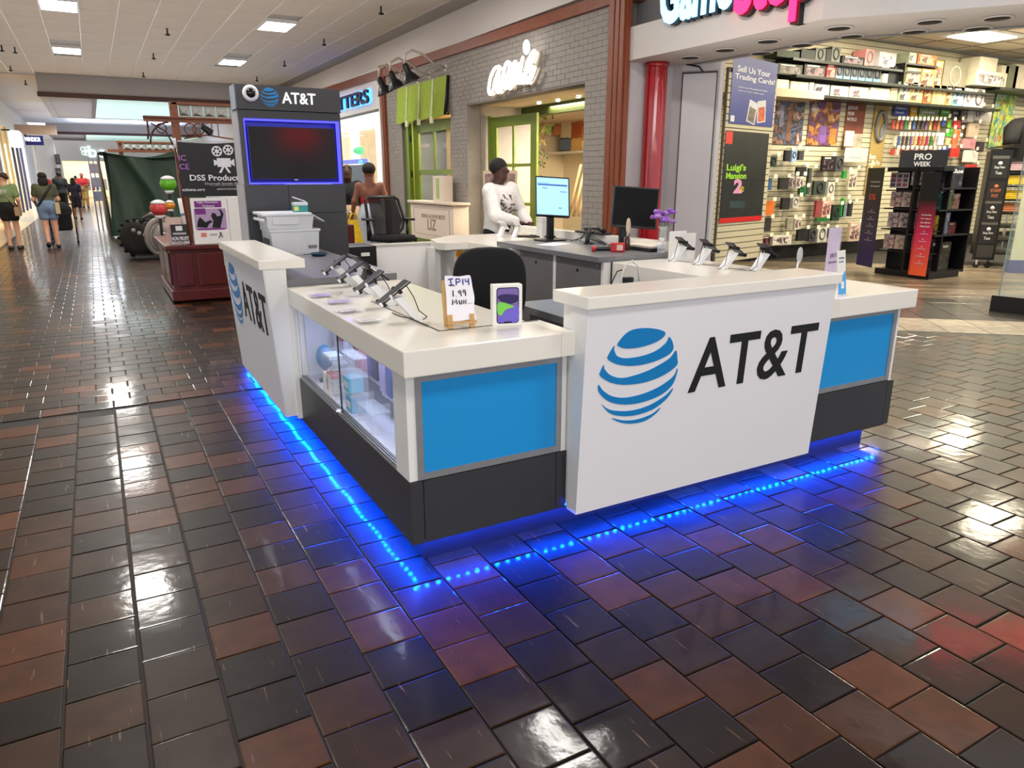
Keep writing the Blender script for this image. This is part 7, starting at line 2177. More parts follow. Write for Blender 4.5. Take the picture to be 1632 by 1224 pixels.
for px, py in ((345.5, 241), (363.5, 239)):
    c = cpt(px, py)
    rl = obj('reel', MB().cyl(c, c + Vector((0, 0.004, 0)), 0.065, seg=24), OFFW, bn)
    for k in range(6):
        a = k * PI / 3
        obj('reel_hole', MB().cyl(c + Vector((0.036 * math.cos(a), -0.003, 0.036 * math.sin(a))), c + Vector((0.036 * math.cos(a), 0.001, 0.036 * math.sin(a))), 0.014, seg=8), BLACKV, rl)
c = cpt(357, 259)
obj('camera_body', MB().box(c.x - 0.085, c.x + 0.085, c.y, c.y + 0.003, c.z - 0.055, c.z + 0.055), OFFW, bn)
obj('camera_lens', MB().prism([(0.085, -0.015), (0.13, -0.05), (0.13, 0.05), (0.085, 0.015)], c, (1, 0, 0), (0, 0, 1), -0.003, 0.0), OFFW, bn)
obj('camera_handle', MB().prism([(-0.085, -0.02), (-0.125, -0.045), (-0.125, 0.035), (-0.085, 0.02)], c, (1, 0, 0), (0, 0, 1), -0.003, 0.0), OFFW, bn)
for s in (-1, 1):
    obj('tripod_leg', MB().prism([(0.0, -0.055), (0.03 * s, -0.055), (0.075 * s, -0.13), (0.045 * s, -0.13)], c, (1, 0, 0), (0, 0, 1), -0.003, 0.0), OFFW, bn)
obj('hem', MB().box(BXL, BXR, CY0 - 0.008, CY0 + 0.012, BZT, BZT + 0.015), cm(190, 186, 186), bn)
obj('pole_sleeve', MB().tube([(0.995, CY0, 2.1), (1.0, CY0, 1.98)], 0.02, 6), OFFW, bn)
# white poster boards on the cart
wbd = thing('poster_board', 'white board with a purple headed poster standing on the cart', 'poster', (1.4, CY0 - 0.02, 0.765))
obj('board', MB().box(1.095, 1.80, CY0 - 0.01, CY0 + 0.02, 0.765, 1.36, bev=0.004), PAPER, wbd)
obj('edge_fold', MB().box(1.545, 1.555, CY0 - 0.0125, CY0 - 0.01, 0.77, 1.35), cm(196, 192, 192), wbd)
PUR = cm(122, 40, 130)
def pbx(nm, a, b, c, d, m, dy=0.0):
    p, q = at(a, d, 'y', CY0 - 0.012), at(b, c, 'y', CY0 - 0.012)
    return obj(nm, MB().box(p.x, q.x, CY0 - 0.0135 - dy, CY0 - 0.0105, p.z, q.z), m, wbd)


pbx('poster_header', 310, 352, 320, 331, PUR)
pbx('poster_picture', 312, 359, 332, 366, cm(176, 150, 186))
pbx('poster_badge', 311, 327, 332, 342, PUR, 0.001)
pbx('poster_foot', 315, 359, 363, 367, PUR, 0.001)
ctext(wbd, 'Fight Domestic', 314, 348, 325, 0.032, OFFW, CY0 - 0.0145)
ctext(wbd, 'Violence', 322, 342, 330, 0.03, OFFW, CY0 - 0.0145)
fig = MB()
fig.prism([((at(x, y, 'y', CY0).x - 1.1), at(x, y, 'y', CY0).z - 0.8) for x, y in ((314, 362), (315, 352), (318, 346), (322, 349), (327, 354), (335, 351), (339, 353), (333, 357), (330, 363))], (1.1, CY0 - 0.016, 0.8), (1, 0, 0), (0, 0, 1), -0.002, 0.0)
fig.prism([((at(x, y, 'y', CY0).x - 1.1), at(x, y, 'y', CY0).z - 0.8) for x, y in ((338, 363), (340, 352), (336, 344), (338, 339), (343, 340), (346, 345), (352, 343), (350, 336), (346, 333), (352, 334), (356, 341), (354, 349), (351, 363))], (1.1, CY0 - 0.016, 0.8), (1, 0, 0), (0, 0, 1), -0.002, 0.0)
obj('poster_figures', fig, BLACKV, wbd)['kind'] = 'stuff'
pbx('square_emblem', 321, 329, 371, 378, cm(220, 130, 120), 0.001)
pbx('small_print', 335, 346, 372, 376, cm(180, 180, 184), 0.001)
obj('ribbon_emblem', MB().tube([cpt(349, 379), cpt(353, 371), cpt(350, 370), cpt(355, 378)], 0.006, 5), cm(60, 54, 80), wbd)
nb = thing('small_sign', 'small dark sign in a pale frame reading non profit at the cart\'s left corner', 'sign', (0.9, CY0 - 0.05, 0.765))
obj('pale_board', MB().box(0.775, 0.97, CY0 + 0.03, CY0 + 0.05, 0.765, 1.12), mat('blush_board', rgb(206, 176, 166), 0.7), nb)
obj('dark_card', MB().box(0.82, 1.03, CY0 - 0.02, CY0 - 0.01, 0.80, 1.03), cm(44, 36, 36), nb)
obj('camera_mark', MB().box(0.88, 0.96, CY0 - 0.023, CY0 - 0.02, 0.95, 1.01), OFFW, nb)
lt = MB()
letters(lt, 'NON PROFIT', (0.82, CY0 - 0.026, 0.825), (1, 0, 0), (0, 0, 1), width=0.21, height=0.05, bold=0.03, depth=0.002)
letters(lt, '501(C)3 ORG', (0.82, CY0 - 0.026, 0.768), (1, 0, 0), (0, 0, 1), width=0.21, height=0.05, bold=0.03, depth=0.002)
obj('lettering', lt, OFFW, nb)
obj('dash', MB().box(0.84, 1.0, CY0 - 0.023, CY0 - 0.02, 0.9, 0.925), cm(180, 176, 176), nb)
rp = thing('paper_roll', 'rolled white paper standing on the cart between the small sign and the white board', 'roll', (1.03, CY0 - 0.05, 0.765))
obj('roll', MB().tube([(1.0, CY0 + 0.02, 1.0), (0.975, CY0 + 0.03, 1.36)], 0.026, 10), PAPER, rp)
obj('band', MB().tube([(0.99, CY0 + 0.02, 1.14), (0.985, CY0 + 0.02, 1.17)], 0.027, 10), cm(120, 130, 170), rp)
# mahogany bin with a pale sign, right of the tower
mb_ = thing('mahogany_stand', 'mahogany stand with a pale framed card, right of the charcoal tower', 'stand', (2.84, 9.5, 0))
obj('cabinet', MB().box(2.62, 2.95, 9.5, 9.9, 0.0, 1.02, bev=0.01), MAHOG, mb_)
obj('framed_card', MB().box(2.60, 2.72, 9.55, 9.57, 1.02, 1.34), mat('bronze_frame', rgb(176, 140, 100), 0.5), mb_)
obj('card_face', MB().box(2.62, 2.70, 9.545, 9.55, 1.05, 1.31), cm(120, 80, 60), mb_)

# covered booth
TARP = mat('dark_green_tarpaulin', rgb(44, 66, 52), 0.55, var=0.12, scale=3, bump=0.3, bscale=12)
bo = thing('covered_booth', 'booth draped in a dark green tarpaulin with a timber header, beyond the ride', 'booth', (1.6, 25, 0))


def tarp(a, b):
    x = 0.3 + 2.5 * a
    top = 2.32 - 0.16 * math.sin(PI * min(1, a * 1.35)) + (0.12 * max(0, a - 0.55))
    f = 0.05 * math.sin(a * 30 + 2 * b) * (1 - b) + 0.09 * math.sin(a * 11 + 4 * b) + 0.12 * math.exp(-((a - 0.25 - 0.45 * (1 - b)) / 0.05) ** 2)
    return (x + 0.05 * math.sin(b * 3) + 0.12 * b * (a < 0.02), 23.6 - f - 0.35 * (1 - b) * (0.4 + a), 0.04 + (top - 0.04) * b)


obj('front_drape', MB().grid(tarp, 70, 24, 0.02), TARP, bo)
obj('side_drape', MB().grid(lambda a, b: (0.33 - 0.06 * math.sin(a * 14) * (1 - b) - 0.05 * b, 23.5 + 2.6 * a, 0.04 + 2.28 * b), 24, 10, 0.02), TARP, bo)
obj('top_drape', MB().grid(lambda a, b: (0.3 + 2.5 * a, 23.5 + 2.6 * b, 2.3 - 0.15 * math.sin(PI * a) + 0.02 * math.sin(b * 12)), 16, 8, 0.02), TARP, bo)
obj('post', MB().box(0.84, 0.95, 25.2, 25.3, 0.0, 2.66), CARTWOOD, bo)
obj('post', MB().box(2.6, 2.7, 25.2, 25.3, 0.0, 2.66), CARTWOOD, bo)
obj('header_beam', MB().box(0.55, 2.9, 25.15, 25.3, 2.34, 2.42).box(0.8, 2.9, 25.15, 25.3, 2.60, 2.65), CARTWOOD, bo)
for k in range(9):
    x = 0.98 + 0.2 * k
    obj('pyramid_tile', MB().add([(x, 25.2, 2.42), (x + 0.19, 25.2, 2.42), (x + 0.19, 25.2, 2.6), (x, 25.2, 2.6), (x + 0.06, 25.1, 2.47)], [(0, 1, 4), (1, 2, 4), (2, 3, 4), (3, 0, 4), (3, 2, 1, 0)]), SILV, bo)
# coin ride
rd = thing('coin_ride', 'grey and black coin-operated motor ride beside the mahogany cart', 'ride', (0.95, 17.2, 0))
GREYP = mat('silver_grey_plastic', rgb(138, 132, 128), 0.35, var=0.08, scale=6)
obj('base', MB().box(0.6, 1.6, 16.6, 17.9, 0.0, 0.08, bev=0.02), BLACKP, rd)
M = Matrix.Translation((0.73, 17.3, 0.40)) @ Matrix.Rotation(-0.6, 4, 'Z') @ Matrix.Rotation(PI / 2, 4, 'X')
wh = obj('rear_wheel', MB().lathe([(0.2, -0.16), (0.33, -0.15), (0.38, -0.08), (0.385, 0.08), (0.33, 0.15), (0.2, 0.16)], seg=30, M=M), mat('ride_tyre', rgb(26, 24, 24), 0.6, var=0.2), rd)
for k in range(16):
    a = k * PI / 8
    obj('tyre_lug', MB().box(-0.02, 0.02, -0.03, 0.03, -0.14, 0.14, M @ Matrix.Rotation(a, 4, 'Z') @ Matrix.Translation((0.385, 0, 0))), MATTBLK, wh)
fd = MB()
for r_, th in ((0.36, 0.055), (0.27, 0.04), (0.17, 0.05)):
    fd.tube([(1.12 + r_ * 0.75 * math.cos(a), 16.95 + 0.1 * math.cos(a), 0.42 + r_ * math.sin(a)) for a in [0.15 + 2 * PI * i / 26 * 0.92 for i in range(27)]], th, 8)
obj('swirl_fender', fd, GREYP, rd)['kind'] = 'stuff'
obj('body_shell', MB().ball((1.2, 17.1, 0.42), (0.32, 0.45, 0.34), 20, 12), GREYP, rd)
obj('chrome_disc', MB().lathe([(0.15, 0), (0.13, 0.03), (0.04, 0.05)], seg=20, M=Matrix.Translation((1.2, 16.66, 0.4)) @ Matrix.Rotation(PI / 2, 4, 'X')), CHROME, rd)
obj('seat_back', MB().box(0.75, 0.98, 17.5, 17.65, 0.6, 0.8, bev=0.03), BLACKP, rd)
for z, x in ((0.56, 0.62), (0.5, 0.72), (0.46, 0.82)):
    obj('bolt_row', MB().ball((x, 16.86, z + 0.02), 0.045, 8, 6), GREYP, rd)
obj('handle', MB().tube([(0.85, 17.2, 0.8), (0.98, 17.0, 0.9), (1.2, 16.95, 0.86), (1.32, 17.0, 0.8)], 0.035, 8), GREYP, rd)
for nm, px, py, r_, col, lab, yy_ in (('candy_globe', 268, 293, 0.155, (96, 176, 40), 'round bright green globe on a dark stem above the ride', 16.5), ('candy_globe', 253, 332, 0.16, (206, 70, 74), 'round red globe with a white cap just behind the ride', 16.05), ('candy_globe', 271, 327, 0.09, (222, 140, 50), 'small orange globe between the red globe and the cart', 15.6)):
    p = at(px, py, 'y', yy_)
    t = thing(nm, lab, 'globe', (p.x, yy_, 0.0))
    obj('globe', MB().ball((0, 0, p.z), (r_, r_, r_ * 0.92), 20, 14), cm(*col, 0.3), t, world=False)
    obj('cap', MB().lathe([(r_ * 0.9, p.z + r_ * 0.55), (r_ * 0.75, p.z + r_ * 0.8), (r_ * 0.3, p.z + r_ * 1.0), (0.02, p.z + r_ * 1.03)], seg=16), WPLASTIC, t, world=False)
    obj('stem', MB().cyl((0, 0, 0.08), (0, 0, p.z - r_ * 0.8), 0.03), BLACKP, t, world=False)
    obj('collar', MB().lathe([(0.05, p.z - r_ * 1.25), (r_ * 0.6, p.z - r_ * 0.9), (r_ * 0.4, p.z - r_ * 0.8)], seg=14), WPLASTIC, t, world=False)
    obj('foot', MB().lathe([(0.1, 0.0), (0.1, 0.03), (0.04, 0.06)], seg=16), BLACKP, t, world=False)

# ================================================================ FAR HALL, LEFT-HAND SHOPS
LX = -3.0
lw = MB()
lw.box(LX - 0.3, LX, 12, 29.0, 0, 4.9).box(LX - 0.3, LX, 34.6, 37.2, 0, 4.9).box(LX - 0.3, LX, 29, 34.6, 3.9, 4.9).box(LX - 0.3, LX, 37.2, 60, 3.75, 4.9).box(LX - 0.3, LX, 50.5, 62, 0, 3.75)
struct('wall_left', lw, CREAM)
struct('trim_11', MB().box(LX - 0.1, LX + 0.12, 33.4, 34.7, 0, 4.1, bev=0.03).box(LX - 0.05, LX + 0.06, 20, 34.6, 3.85, 4.05), DARKTRIM)
struct('wall_left_shop_back', MB().box(-8.0, -7.8, 20, 52, 0, 4).box(-8, LX - 0.3, 28.8, 29, 0, 4).box(-8, LX - 0.3, 36.9, 37.1, 0, 4).box(-8, LX - .3, 50.4, 50.5, 0, 4), mat('lit_cream_shop', rgb(236, 212, 160), 0.7, var=0.04))
area('shop_lamp', (-5.5, 43, 3.6), 3, 9, 500, (1.0, 0.82, 0.52))
sgx = thing('shop_window', 'lit shop front with cream panels on the left-hand side of the far hall', 'window', (LX, 42, 0))
for k in range(5):
    obj('pane', MB().box(LX - 0.02, LX - 0.01, 38.0 + 2.4 * k, 40.2 + 2.4 * k, 0.1, 3.7), GLASS, sgx)
    obj('mullion', MB().box(LX - 0.06, LX + 0.04, 37.8 + 2.4 * k, 38.0 + 2.4 * k, 0.0, 3.75), cm(200, 176, 130) if k < 2 else cm(46, 50, 92), sgx)
rs = thing('lit_sign', 'rounded glowing white sign on the left-hand wall of the far hall', 'sign', (LX, 38, 3.3))
p, q = at(16, 235, 'y', 38), at(33, 208, 'y', 38)
obj('glow_face', MB().prism(rrect(0, q.x - p.x, 0, q.z - p.z, 0.14), (p.x, 38, p.z), (1, 0, 0), (0, 0, 1), -0.2, 0.0), mat('glowing_sign_white', (0.85, 0.97, 1.0), 0.4, emit=0.7, var=0.02), rs)
obj('arm', MB().box(LX - 0.05, p.x + 0.1, 38.05, 38.12, 3.5, 3.56), BLACKP, rs)
wb_ = thing('blade_sign', 'navy blade sign with glowing white letters in the far left of the hall', 'sign', (-2.6, 52, 3.4))
a, b = at(39, 231, 'y', 52), at(68, 216.5, 'y', 52)
obj('panel', MB().box(LX, b.x, 52, 52.2, a.z, b.z, bev=0.02), cm(40, 40, 110), wb_)
lt = MB()
letters(lt, 'WINDSOR', (a.x + 0.06, 51.99, a.z + 0.2), (1, 0, 0), (0, 0, 1), width=(b.x - a.x) - 0.2, height=0.24, bold=0.02, depth=0.02)
obj('lettering', lt, mat('glow_letters', (1, 1, 1), 0.4, emit=1.4, var=0.01), wb_)
obj('bracket', MB().box(LX - 0.02, LX + 0.1, 52.02, 52.18, b.z, b.z + 0.15), BLACKP, wb_)
FY = 68
fw_ = MB().box(-14, -1.75, FY, FY + 0.4, 0, 5).box(1.15, 8, FY, FY + 0.4, 0, 5).box(-1.75, 1.15, FY, FY + 0.4, 2.85, 5)
struct('wall_far', fw_, cm(206, 200, 196, 0.7))
struct('wall_far_shop', MB().box(-6, 6, 75, 75.2, 0, 5), mat('far_shop_wall', rgb(238, 214, 168), 0.7, var=0.2, scale=0.8))
fs = thing('shop_sign', 'pale glowing letters over the shop at the far end of the hall', 'sign', (0.6, FY - 0.07, 3.1))
GL = mat('pale_cyan_glow', (0.75, 0.98, 1.0), 0.4, emit=0.7, var=0.02)
lt = MB()
a, b = at(142, 251, 'y', FY - .065), at(168, 233, 'y', FY - .065)
letters(lt, 'be', a, (1, 0, 0), (0, 0, 1), width=b.x - a.x, height=b.z - a.z, bold=0.02, depth=0.06)
obj('lettering', lt, GL, fs)
p = at(136, 241, 'y', FY - .065)
for k, (dx, dz, r_) in enumerate(((-0.14, 0.15, 0.16), (0.12, 0.16, 0.15), (-0.12, -0.14, 0.14), (0.1, -0.16, 0.15), (0.0, 0.0, 0.09))):
    obj('butterfly_mark', MB().tube([p + Vector((dx + r_ * math.cos(t_), 0, dz + r_ * math.sin(t_))) for t_ in [2 * PI * i / 12 for i in range(12)]], 0.025, 6, True), GL, fs)
cp = MB().box(-2.35, -1.85, 60, 60.6, 0, 4.1)
struct('trim_12', cp, cm(214, 208, 202, 0.6))
for i, (px, py0, py1, wd_, lb) in enumerate(((90, 246, 262, 5, 'dark framed picture high on the white pillar of the far hall'), (92, 268, 290, 5, 'dark upright picture lower on the white pillar of the far hall'))):
    a, b = at(px - wd_ / 2 + 2, py1, 'y', 59.9), at(px + wd_ / 2 + 2, py0, 'y', 59.9)
    t = thing('wall_picture', lb, 'picture', (a.x, 59.9, a.z))
    obj('frame', MB().box(a.x, b.x, 59.9, 59.99, a.z, b.z), BLACKP, t)
    obj('print', MB().box(a.x + 0.04, b.x - 0.04, 59.885, 59.9, a.z + 0.06, b.z - 0.06), mat('far_print', rgb(90, 84, 90), 0.6, var=0.8, scale=4), t)
rnd = random.Random(21)
for i in range(9):
    x = -1.5 + 0.3 * i
    t = thing('garment_rack', 'garments on a rail in the lit shop at the far end of the hall', 'garment', (x, 70.5, 0.5), 0, 'garments in the far shop')
    c = [(200, 190, 190), (170, 60, 70), (120, 140, 170), (230, 220, 200)][i % 4]
    obj('cloth', MB().grid(lambda a, b: (x + 0.24 * a, 70.5 + 0.03 * math.sin(a * 9), 0.6 + 0.9 * b), 5, 3, 0.03), cm(*c, 0.8), t)
    obj('post', MB().cyl((x + 0.14, 70.5, 0), (x + 0.14, 70.5, 1.55), 0.015, seg=6), CHROME, t)
    obj('rail', MB().cyl((x, 70.5, 1.55), (x + 0.28, 70.5, 1.55), 0.015, seg=6), CHROME, t)
ql = MB()
queue = thing('light_tower', 'bluish frame standing in for blue light at the left edge of the green booth', 'display stand', (0.15, 26.5, 0))  # frame and bluish paint added for blue light on the tarp edge
for k in range(3):
    obj('pole', MB().cyl((0.02 + 0.12 * k, 26.6 + 0.4 * k, 0), (0.02 + 0.12 * k, 26.6 + 0.4 * k, 2.2), 0.02, seg=8), cm(150, 156, 190), queue)
for k in range(3):
    g = MB().grid(lambda a, b: (0.04 + 0.22 * a, 26.7 + 0.7 * a, 0.9 + 0.42 * k + 0.3 * b), 3, 3, 0.01)
    obj('hung_item', g, cm(*[(170, 170, 196), (190, 186, 206), (200, 180, 200), (70, 74, 150), (150, 120, 170), (200, 190, 200)][k], 0.6), queue)
struct('wall_far_header', MB().box(-3.0, -1.2, 46, 46.3, 3.75, 4.2), cm(186, 160, 140, 0.6))


# ================================================================ PEOPLE
import numpy as np
GRID = [0.012]


def skin_obj(name, joints, edges, radii, m, parent, root=0, sub=1, smooth=True):
    """one continuous surface round a jointed skeleton: tapered limbs blended into each other, then meshed on a grid"""
    h = GRID[0]
    J = [np.array(tuple(j)) for j in joints]
    R = [r if isinstance(r, tuple) else (r, r) for r in radii]
    lo = np.min([j - max(r) for j, r in zip(J, R)], axis=0) - 4 * h
    hi = np.max([j + max(r) for j, r in zip(J, R)], axis=0) + 4 * h
    n = np.ceil((hi - lo) / h).astype(int) + 1
    F = np.full(n, 0.5)
    for a, b in sorted(edges, key=lambda e: -max(R[e[0]][0], R[e[1]][0])):
        pa, pb, ra, rb = J[a], J[b], R[a], R[b]
        sy = (ra[0] / ra[1] + rb[0] / rb[1]) / 2
        mr = max(ra[0], rb[0], ra[1], rb[1])
        k = 0.035 if min(ra[0], rb[0]) > 0.026 else 0.008
        i0 = np.maximum(0, ((np.minimum(pa, pb) - mr - k - 2 * h - lo) / h).astype(int))
        i1 = np.minimum(n, ((np.maximum(pa, pb) + mr + k + 2 * h - lo) / h).astype(int) + 2)
        X, Y, Z = [lo[q] + h * np.arange(i0[q], i1[q]) for q in range(3)]
        X, Y, Z = X[:, None, None], Y[None, :, None], Z[None, None, :]
        d = pb - pa
        t = np.clip(((X - pa[0]) * d[0] + (Y - pa[1]) * d[1] + (Z - pa[2]) * d[2]) / max(1e-9, d @ d), 0, 1)
        D = np.sqrt((X - pa[0] - t * d[0]) ** 2 + ((Y - pa[1] - t * d[1]) * sy) ** 2 + (Z - pa[2] - t * d[2]) ** 2) - (ra[0] + (rb[0] - ra[0]) * t)
        sl = tuple(slice(i0[q], i1[q]) for q in range(3))
        G = F[sl]
        w = np.clip(0.5 + 0.5 * (G - D) / k, 0, 1)
        F[sl] = G * (1 - w) + D * w - k * w * (1 - w)
    S = F < 0
    c = [(x, y, z) for x in (0, 1) for y in (0, 1) for z in (0, 1)]
    cut = lambda A, o: A[o[0]:A.shape[0] - 1 + o[0], o[1]:A.shape[1] - 1 + o[1], o[2]:A.shape[2] - 1 + o[2]]
    cnt = sum(cut(S, o).astype(int) for o in c)
    act = (cnt > 0) & (cnt < 8)
    idx = np.full(act.shape, -1)
    idx[act] = np.arange(act.sum())
    cells = np.argwhere(act)
    pos = np.zeros((len(cells), 3))
    num = np.zeros(len(cells))
    for o in c:
        for q in range(3):
            if o[q] == 0:
                o2 = list(o)
                o2[q] = 1
                f0, f1 = F[tuple((cells + o).T)], F[tuple((cells + o2).T)]
                x = (f0 < 0) != (f1 < 0)
                t = np.where(x, f0 / np.where(x, f0 - f1, 1), 0)
                p = np.array(o, float)[None].repeat(len(cells), 0)
                p[:, q] = t
                pos += p * x[:, None]
                num += x
    V = lo + h * (cells + pos / num[:, None])
    fs = []
    for q in range(3):
        u, v = (q + 1) % 3, (q + 2) % 3
        A = [slice(1, -1)] * 3
        A[q] = slice(0, -1)
        B = list(A)
        B[q] = slice(1, None)
        s0, s1 = S[tuple(A)], S[tuple(B)]
        E = np.argwhere(s0 != s1)
        if not len(E):
            continue
        off = np.ones(3, int)
        off[q] = 0
        inside = s0[tuple(E.T)]
        E = E + off
        eu, ev = np.eye(3, dtype=int)[u], np.eye(3, dtype=int)[v]
        Q = np.stack([idx[tuple((E - eu - ev).T)], idx[tuple((E - ev).T)], idx[tuple(E.T)], idx[tuple((E - eu).T)]], 1)
        fs.append(np.where(inside[:, None], Q, Q[:, ::-1]))
    me = bpy.data.meshes.new(name)
    me.from_pydata(V.tolist(), [], np.concatenate(fs).tolist())
    me.polygons.foreach_set('use_smooth', [True] * len(me.polygons))
    me.validate()
    me.materials.append(m)
    o = bpy.data.objects.new(name, me)
    COL.objects.link(o)
    if parent is not None:
        o.parent = parent
    return o


def person(label, loc, face, height, skin, hair, pose=None, top=None, bottom=None, shoes=None, hair_style='short', hand_curl=0.5, group=None, bulk=1.0):
    """face: heading in degrees (0 = away along the hall, 90 = towards the left); local +y is forward"""
    t = thing('person', label, 'person', loc, math.radians(face), group)
    S = height / 1.78
    J = dict(pelvis=(0, 0, .98), waist=(0, 0, 1.12), chest=(0, .01, 1.31), collar=(0, -.01, 1.46), neck=(0, .0, 1.53), jaw=(0, .03, 1.585), head=(0, .015, 1.665), crown=(0, .005, 1.735),
             shL=(-.17, 0, 1.43), elL=(-.235, -.03, 1.15), wrL=(-.235, .07, .91), shR=(.17, 0, 1.43), elR=(.235, -.03, 1.15), wrR=(.235, .07, .91),
             hiL=(-.09, 0, .92), knL=(-.10, .03, .50), anL=(-.10, -.02, .085), toL=(-.115, .15, .035), hiR=(.09, 0, .92), knR=(.10, .03, .50), anR=(.10, -.02, .085), toR=(.115, .15, .035))
    if pose:
        J.update(pose)
    P = {k: Vector(v) * S for k, v in J.items() if k != 'look'}
    b = bulk * S
    R = dict(pelvis=(.15 * b, .115 * b), waist=(.13 * b, .10 * b), chest=(.145 * b, .105 * b), collar=(.075 * S, .06 * S), neck=.06 * S, jaw=(.068 * S, .078 * S), head=(.08 * S, .098 * S), crown=(.055 * S, .066 * S),
             shL=.055 * b, elL=.042 * b, wrL=.028 * S, shR=.055 * b, elR=.042 * b, wrR=.028 * S, hiL=.088 * b, knL=.058 * b, anL=.037 * S, toL=.034 * S, hiR=.088 * b, knR=.058 * b, anR=.037 * S, toR=.034 * S)
    names = list(P)
    E = [('pelvis', 'waist'), ('waist', 'chest'), ('chest', 'collar'), ('collar', 'neck'), ('neck', 'jaw'), ('jaw', 'head'), ('head', 'crown'), ('pelvis', 'hiL'), ('hiL', 'knL'), ('knL', 'anL'), ('anL', 'toL'),
         ('pelvis', 'hiR'), ('hiR', 'knR'), ('knR', 'anR'), ('anR', 'toR'), ('chest', 'shL'), ('shL', 'elL'), ('elL', 'wrL'), ('chest', 'shR'), ('shR', 'elR'), ('elR', 'wrR')]
    js, rs = [P[k] for k in names], [R[k] for k in names]
    ed = [(names.index(a), names.index(c)) for a, c in E]
    for s, sg in (('L', -1), ('R', 1)):
        d = (P['wr' + s] - P['el' + s]).normalized()
        side = d.cross(Vector((0, 1, 0)))
        side = side.normalized() if side.length > 0.2 else Vector((1, 0, 0))
        fwd = side.cross(d).normalized()            # palm faces inwards; fingers fan along fwd
        palm = P['wr' + s] + d * .06 * S
        ip = len(js)
        js.append(palm)
        rs.append((.022 * S, .036 * S))
        ed.append((names.index('wr' + s), ip))
        inward = Vector((-sg, 0, 0))
        for f in range(4):
            off = fwd * (f - 1.5) * .019 * S
            ln = (.075, .085, .08, .062)[f] * S
            k0 = palm + d * .03 * S + off
            k1 = k0 + d * ln * .5 + inward * ln * .12
            k2 = k1 + (d * .6 + inward * hand_curl).normalized() * ln * .5
            i0 = len(js)
            js += [k0, k1, k2]
            rs += [.0115 * S, .009 * S, .0075 * S]
            ed += [(ip, i0), (i0, i0 + 1), (i0 + 1, i0 + 2)]
        i0 = len(js)
        js += [palm + fwd * .04 * S - d * .01 * S, palm + fwd * .06 * S + d * .035 * S + inward * .02 * S]
        rs += [.012 * S, .009 * S]
        ed += [(ip, i0), (i0, i0 + 1)]
    body = skin_obj('body', js, ed, rs, skin, t, 0, 1)
    hc, jw = P['head'], P['jaw']
    f = Vector((P['jaw'] - P['neck']))
    # face: nose, eyes, mouth, ears set on the head
    fd = Vector((0, 1, 0))
    if pose and 'look' in pose:
        fd = Vector(pose['look']).normalized()
    rt = fd.cross(Vector((0, 0, 1))).normalized()
    up = Vector((0, 0, 1))
    fc = hc + fd * .088 * S
    obj('nose', MB().ball(fc + fd * .012 * S - up * .02 * S, (.013 * S, .02 * S, .024 * S), 8, 6), skin, t, world=False)
    for sgn in (-1, 1):
        e = obj('eye', MB().ball(fc + rt * .031 * S * sgn + up * .012 * S - fd * .008 * S, .0115 * S, 8, 6), cm(226, 222, 214), t, world=False)
        obj('pupil', MB().ball(fc + rt * .031 * S * sgn + up * .012 * S + fd * .001 * S, .006 * S, 8, 6), BLACKV, e, world=False)
        obj('ear', MB().ball(hc - fd * .0 * S + rt * .079 * S * sgn - up * .01 * S, (.012 * S, .02 * S, .03 * S), 8, 6), skin, t, world=False)
    obj('mouth', MB().ball(fc - up * .055 * S - fd * .012 * S, (.024 * S, .01 * S, .008 * S), 8, 6), mat('lip_tone', rgb(120, 62, 56), 0.5), t, world=False)
    hm = MB()
    if hair_style == 'short':
        hm.ball(hc + up * .03 * S - fd * .022 * S, (.094 * S, .1 * S, .088 * S), 16, 10)
    elif hair_style == 'round':
        hm.ball(hc + up * .035 * S - fd * .02 * S, (.108 * S, .112 * S, .1 * S), 16, 10)
    elif hair_style == 'bun':
        hm.ball(hc + up * .028 * S - fd * .025 * S, (.094 * S, .1 * S, .088 * S), 16, 10).ball(hc - fd * .125 * S - up * .01 * S, .045 * S, 10, 8)
    elif hair_style == 'long':
        hm.ball(hc + up * .028 * S - fd * .024 * S, (.097 * S, .102 * S, .09 * S), 16, 10)
        hm.ball(hc - fd * .05 * S - up * .1 * S, (.11 * S, .075 * S, .14 * S), 14, 10)
    obj('hair', hm, hair, t, world=False)

    def cloth(nm, ks, ee, extra, m, over=None):
        ov = over or {}
        jj, rr = [], []
        for k in ks:
            if isinstance(k, tuple):
                a, c, w = k
                jj.append(P[a].lerp(P[c], w))
                r0 = R[a] if isinstance(R[a], tuple) else (R[a], R[a])
                r1 = R[c] if isinstance(R[c], tuple) else (R[c], R[c])
                r = tuple(x * (1 - w) + y * w for x, y in zip(r0, r1))
            else:
                jj.append(P[k])
                r = R[k] if isinstance(R[k], tuple) else (R[k], R[k])
            g = ov.get(k, extra)
            rr.append(tuple(x + g * S for x in r))
        return skin_obj(nm, jj, ee, rr, m, t, 0, 1)

    if top:
        m, slv = top['m'], top.get('sleeve', .55)
        ks = ['waist', 'chest', 'collar', 'pelvis']
        ee = [(0, 1), (1, 2), (0, 3)]
        if not top.get('bare'):
            for s in 'LR':
                k = len(ks)
                ks.append('sh' + s)
                ee.append((1, k))
                if slv <= 1:
                    ks.append(('sh' + s, 'el' + s, slv))
                    ee.append((k, k + 1))
                else:
                    ks += ['el' + s, ('el' + s, 'wr' + s, slv - 1)]
                    ee += [(k, k + 1), (k + 1, k + 2)]
        else:
            ks = [('waist', 'chest', .55), 'chest']
            ee = [(0, 1)]
        cloth(top.get('name', 'shirt'), ks, ee, top.get('loose', .014), m, {'collar': .004})
